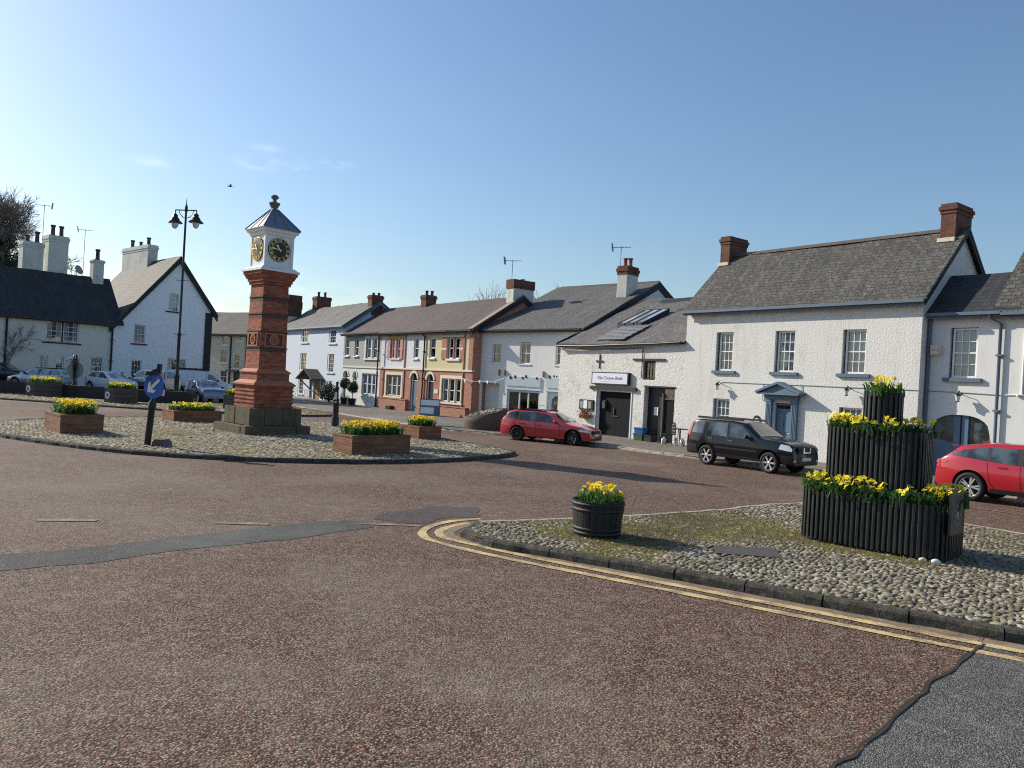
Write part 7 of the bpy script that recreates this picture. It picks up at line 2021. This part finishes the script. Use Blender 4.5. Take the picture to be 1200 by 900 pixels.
Car('estate_car', 'silver estate car behind the keep left sign, before white gable', (-25.3,53.6,0.3), R(160), vary(OFFROAD, boxes=[]), 'paint_silver', 0.95, glass='car_glass_pale')
Car('compact_car', 'blue grey car facing the square, parked in front of the white van', (-20.0,50.2,0.0), R(-52), vary(OFFROAD, top=[(x, z*0.93) for x, z in OFFROAD['top']], side=[(n, [(x, z*0.93) for x, z in p]) for n, p in OFFROAD['side']], belt=[(x, z*0.93) for x, z in OFFROAD['belt']], boxes=[], mirror=(0.55,1.02)), 'paint_blue', 0.92, glass='car_glass_pale')
Car('panel_van', 'white van with roof rack before the white gable house', (-23.5,58.0,0.15), R(20), VAN, 'paint_white', 0.95)
Car('people_carrier', 'black car at the far left edge behind the low wall', (-36.2,54.5,0.3), R(5), vary(OFFROAD, boxes=[]), 'paint_black', 0.92)
# ------------------------------------------------------------------ light, sky and camera
EL = R(27.6); AZ = math.atan2(-0.875, 0.485)       # sun: height, and bearing from +Y towards +X
S_ = Vector((math.sin(AZ)*math.cos(EL), math.cos(AZ)*math.cos(EL), math.sin(EL)))
sl_ = bpy.data.lights.new('sun', 'SUN'); sl_.energy = 4.8; sl_.angle = R(0.53); sl_.color = (1.0, 0.925, 0.80)
so_ = bpy.data.objects.new('sun', sl_); col.objects.link(so_); so_.rotation_euler = S_.to_track_quat('Z', 'Y').to_euler(); so_.location = S_*80

w = bpy.data.worlds.new('World'); scene.world = w; w.use_nodes = True
nt = w.node_tree; bgn = nt.nodes['Background']
def wn(typ, **at):
    n = nt.nodes.new('ShaderNode'+typ)
    for k, v in at.items(): setattr(n, k, v)
    return n
sky = wn('TexSky', sky_type='NISHITA', sun_disc=False, sun_elevation=EL, sun_rotation=AZ, altitude=30, air_density=1.25, dust_density=0.95, ozone_density=4.6)
tc = wn('TexCoord')
# a few thin wisps of high cloud
def wisp(d, sx, sz, amp, prev):
    d = Vector(d).normalized(); r = Vector((d.y, -d.x, 0)).normalized(); u = r.cross(d)
    acc = None
    for ax, sc in ((r, sx), (u, sz)):
        dt = wn('VectorMath', operation='DOT_PRODUCT'); nt.links.new(tc.outputs['Generated'], dt.inputs[0]); dt.inputs[1].default_value = ax
        dv = wn('Math', operation='DIVIDE'); nt.links.new(dt.outputs['Value'], dv.inputs[0]); dv.inputs[1].default_value = sc
        sq = wn('Math', operation='MULTIPLY'); nt.links.new(dv.outputs[0], sq.inputs[0]); nt.links.new(dv.outputs[0], sq.inputs[1])
        if acc is None: acc = sq
        else:
            ad = wn('Math', operation='ADD'); nt.links.new(acc.outputs[0], ad.inputs[0]); nt.links.new(sq.outputs[0], ad.inputs[1]); acc = ad
    ng = wn('Math', operation='MULTIPLY'); nt.links.new(acc.outputs[0], ng.inputs[0]); ng.inputs[1].default_value = -1
    ex = wn('Math', operation='EXPONENT'); nt.links.new(ng.outputs[0], ex.inputs[0])
    dt = wn('VectorMath', operation='DOT_PRODUCT'); nt.links.new(tc.outputs['Generated'], dt.inputs[0]); dt.inputs[1].default_value = d
    gt_ = wn('Math', operation='GREATER_THAN'); nt.links.new(dt.outputs['Value'], gt_.inputs[0]); gt_.inputs[1].default_value = 0
    m1 = wn('Math', operation='MULTIPLY'); nt.links.new(ex.outputs[0], m1.inputs[0]); nt.links.new(gt_.outputs[0], m1.inputs[1])
    m2 = wn('Math', operation='MULTIPLY'); nt.links.new(m1.outputs[0], m2.inputs[0]); m2.inputs[1].default_value = amp
    if prev is None: return m2
    a = wn('Math', operation='ADD'); nt.links.new(prev.outputs[0], a.inputs[0]); nt.links.new(m2.outputs[0], a.inputs[1]); return a
acc = None
for d, sx, sz, amp in (((-0.345,1,0.269),0.020,0.006,0.5),((-0.288,1,0.265),0.012,0.005,0.4),((-0.25,1,0.275),0.022,0.006,0.2),((-0.49,1,0.264),0.020,0.005,0.2),((-0.34,1,0.29),0.016,0.004,0.15),((-0.55,1,0.075),0.16,0.022,0.22),((-0.32,1,0.10),0.14,0.018,0.16),((-0.18,1,0.07),0.12,0.018,0.14)):
    acc = wisp(d, sx, sz, amp, acc)
mp = wn('Mapping'); mp.inputs['Scale'].default_value = (22, 22, 70); nt.links.new(tc.outputs['Generated'], mp.inputs[0])
nz = wn('TexNoise'); nz.inputs['Scale'].default_value = 1.0; nz.inputs['Detail'].default_value = 6; nt.links.new(mp.outputs[0], nz.inputs['Vector'])
rp = wn('ValToRGB'); rp.color_ramp.elements[0].position = 0.38; rp.color_ramp.elements[1].position = 0.65; nt.links.new(nz.outputs[0], rp.inputs[0])
mu = wn('Math', operation='MULTIPLY', use_clamp=True); nt.links.new(acc.outputs[0], mu.inputs[0]); nt.links.new(rp.outputs[0], mu.inputs[1])
mx = wn('Mix', data_type='RGBA'); nt.links.new(mu.outputs[0], mx.inputs[0]); nt.links.new(sky.outputs[0], mx.inputs[6]); mx.inputs[7].default_value = (11.0, 11.2, 11.6, 1)
nt.links.new(mx.outputs[2], bgn.inputs['Color']); bgn.inputs['Strength'].default_value = 0.116

cd = bpy.data.cameras.new('camera'); cam = bpy.data.objects.new('camera', cd); col.objects.link(cam)
cd.sensor_width = 36.0; cd.sensor_fit = 'HORIZONTAL'; cd.lens = 36.0*900/1200
cd.clip_start = 0.05; cd.clip_end = 3000
cam.location = (0, 0, 2.3)
cam.rotation_euler = (Matrix.Rotation(R(90), 3, 'X') @ Matrix.Rotation(R(3.2), 3, 'Z')).to_euler()
scene.camera = cam
scene.view_settings.view_transform = 'Standard'; scene.view_settings.look = 'None'; scene.view_settings.exposure = 0.30; scene.view_settings.gamma = 1.0
scene.view_settings.use_curve_mapping = False
scene.cycles.max_bounces = 8; scene.cycles.transparent_max_bounces = 12
scene.cycles.use_denoising = False
scene.cycles.pixel_filter_type = 'BLACKMAN_HARRIS'; scene.cycles.filter_width = 1.1
scene.cycles.sample_clamp_indirect = 4.0
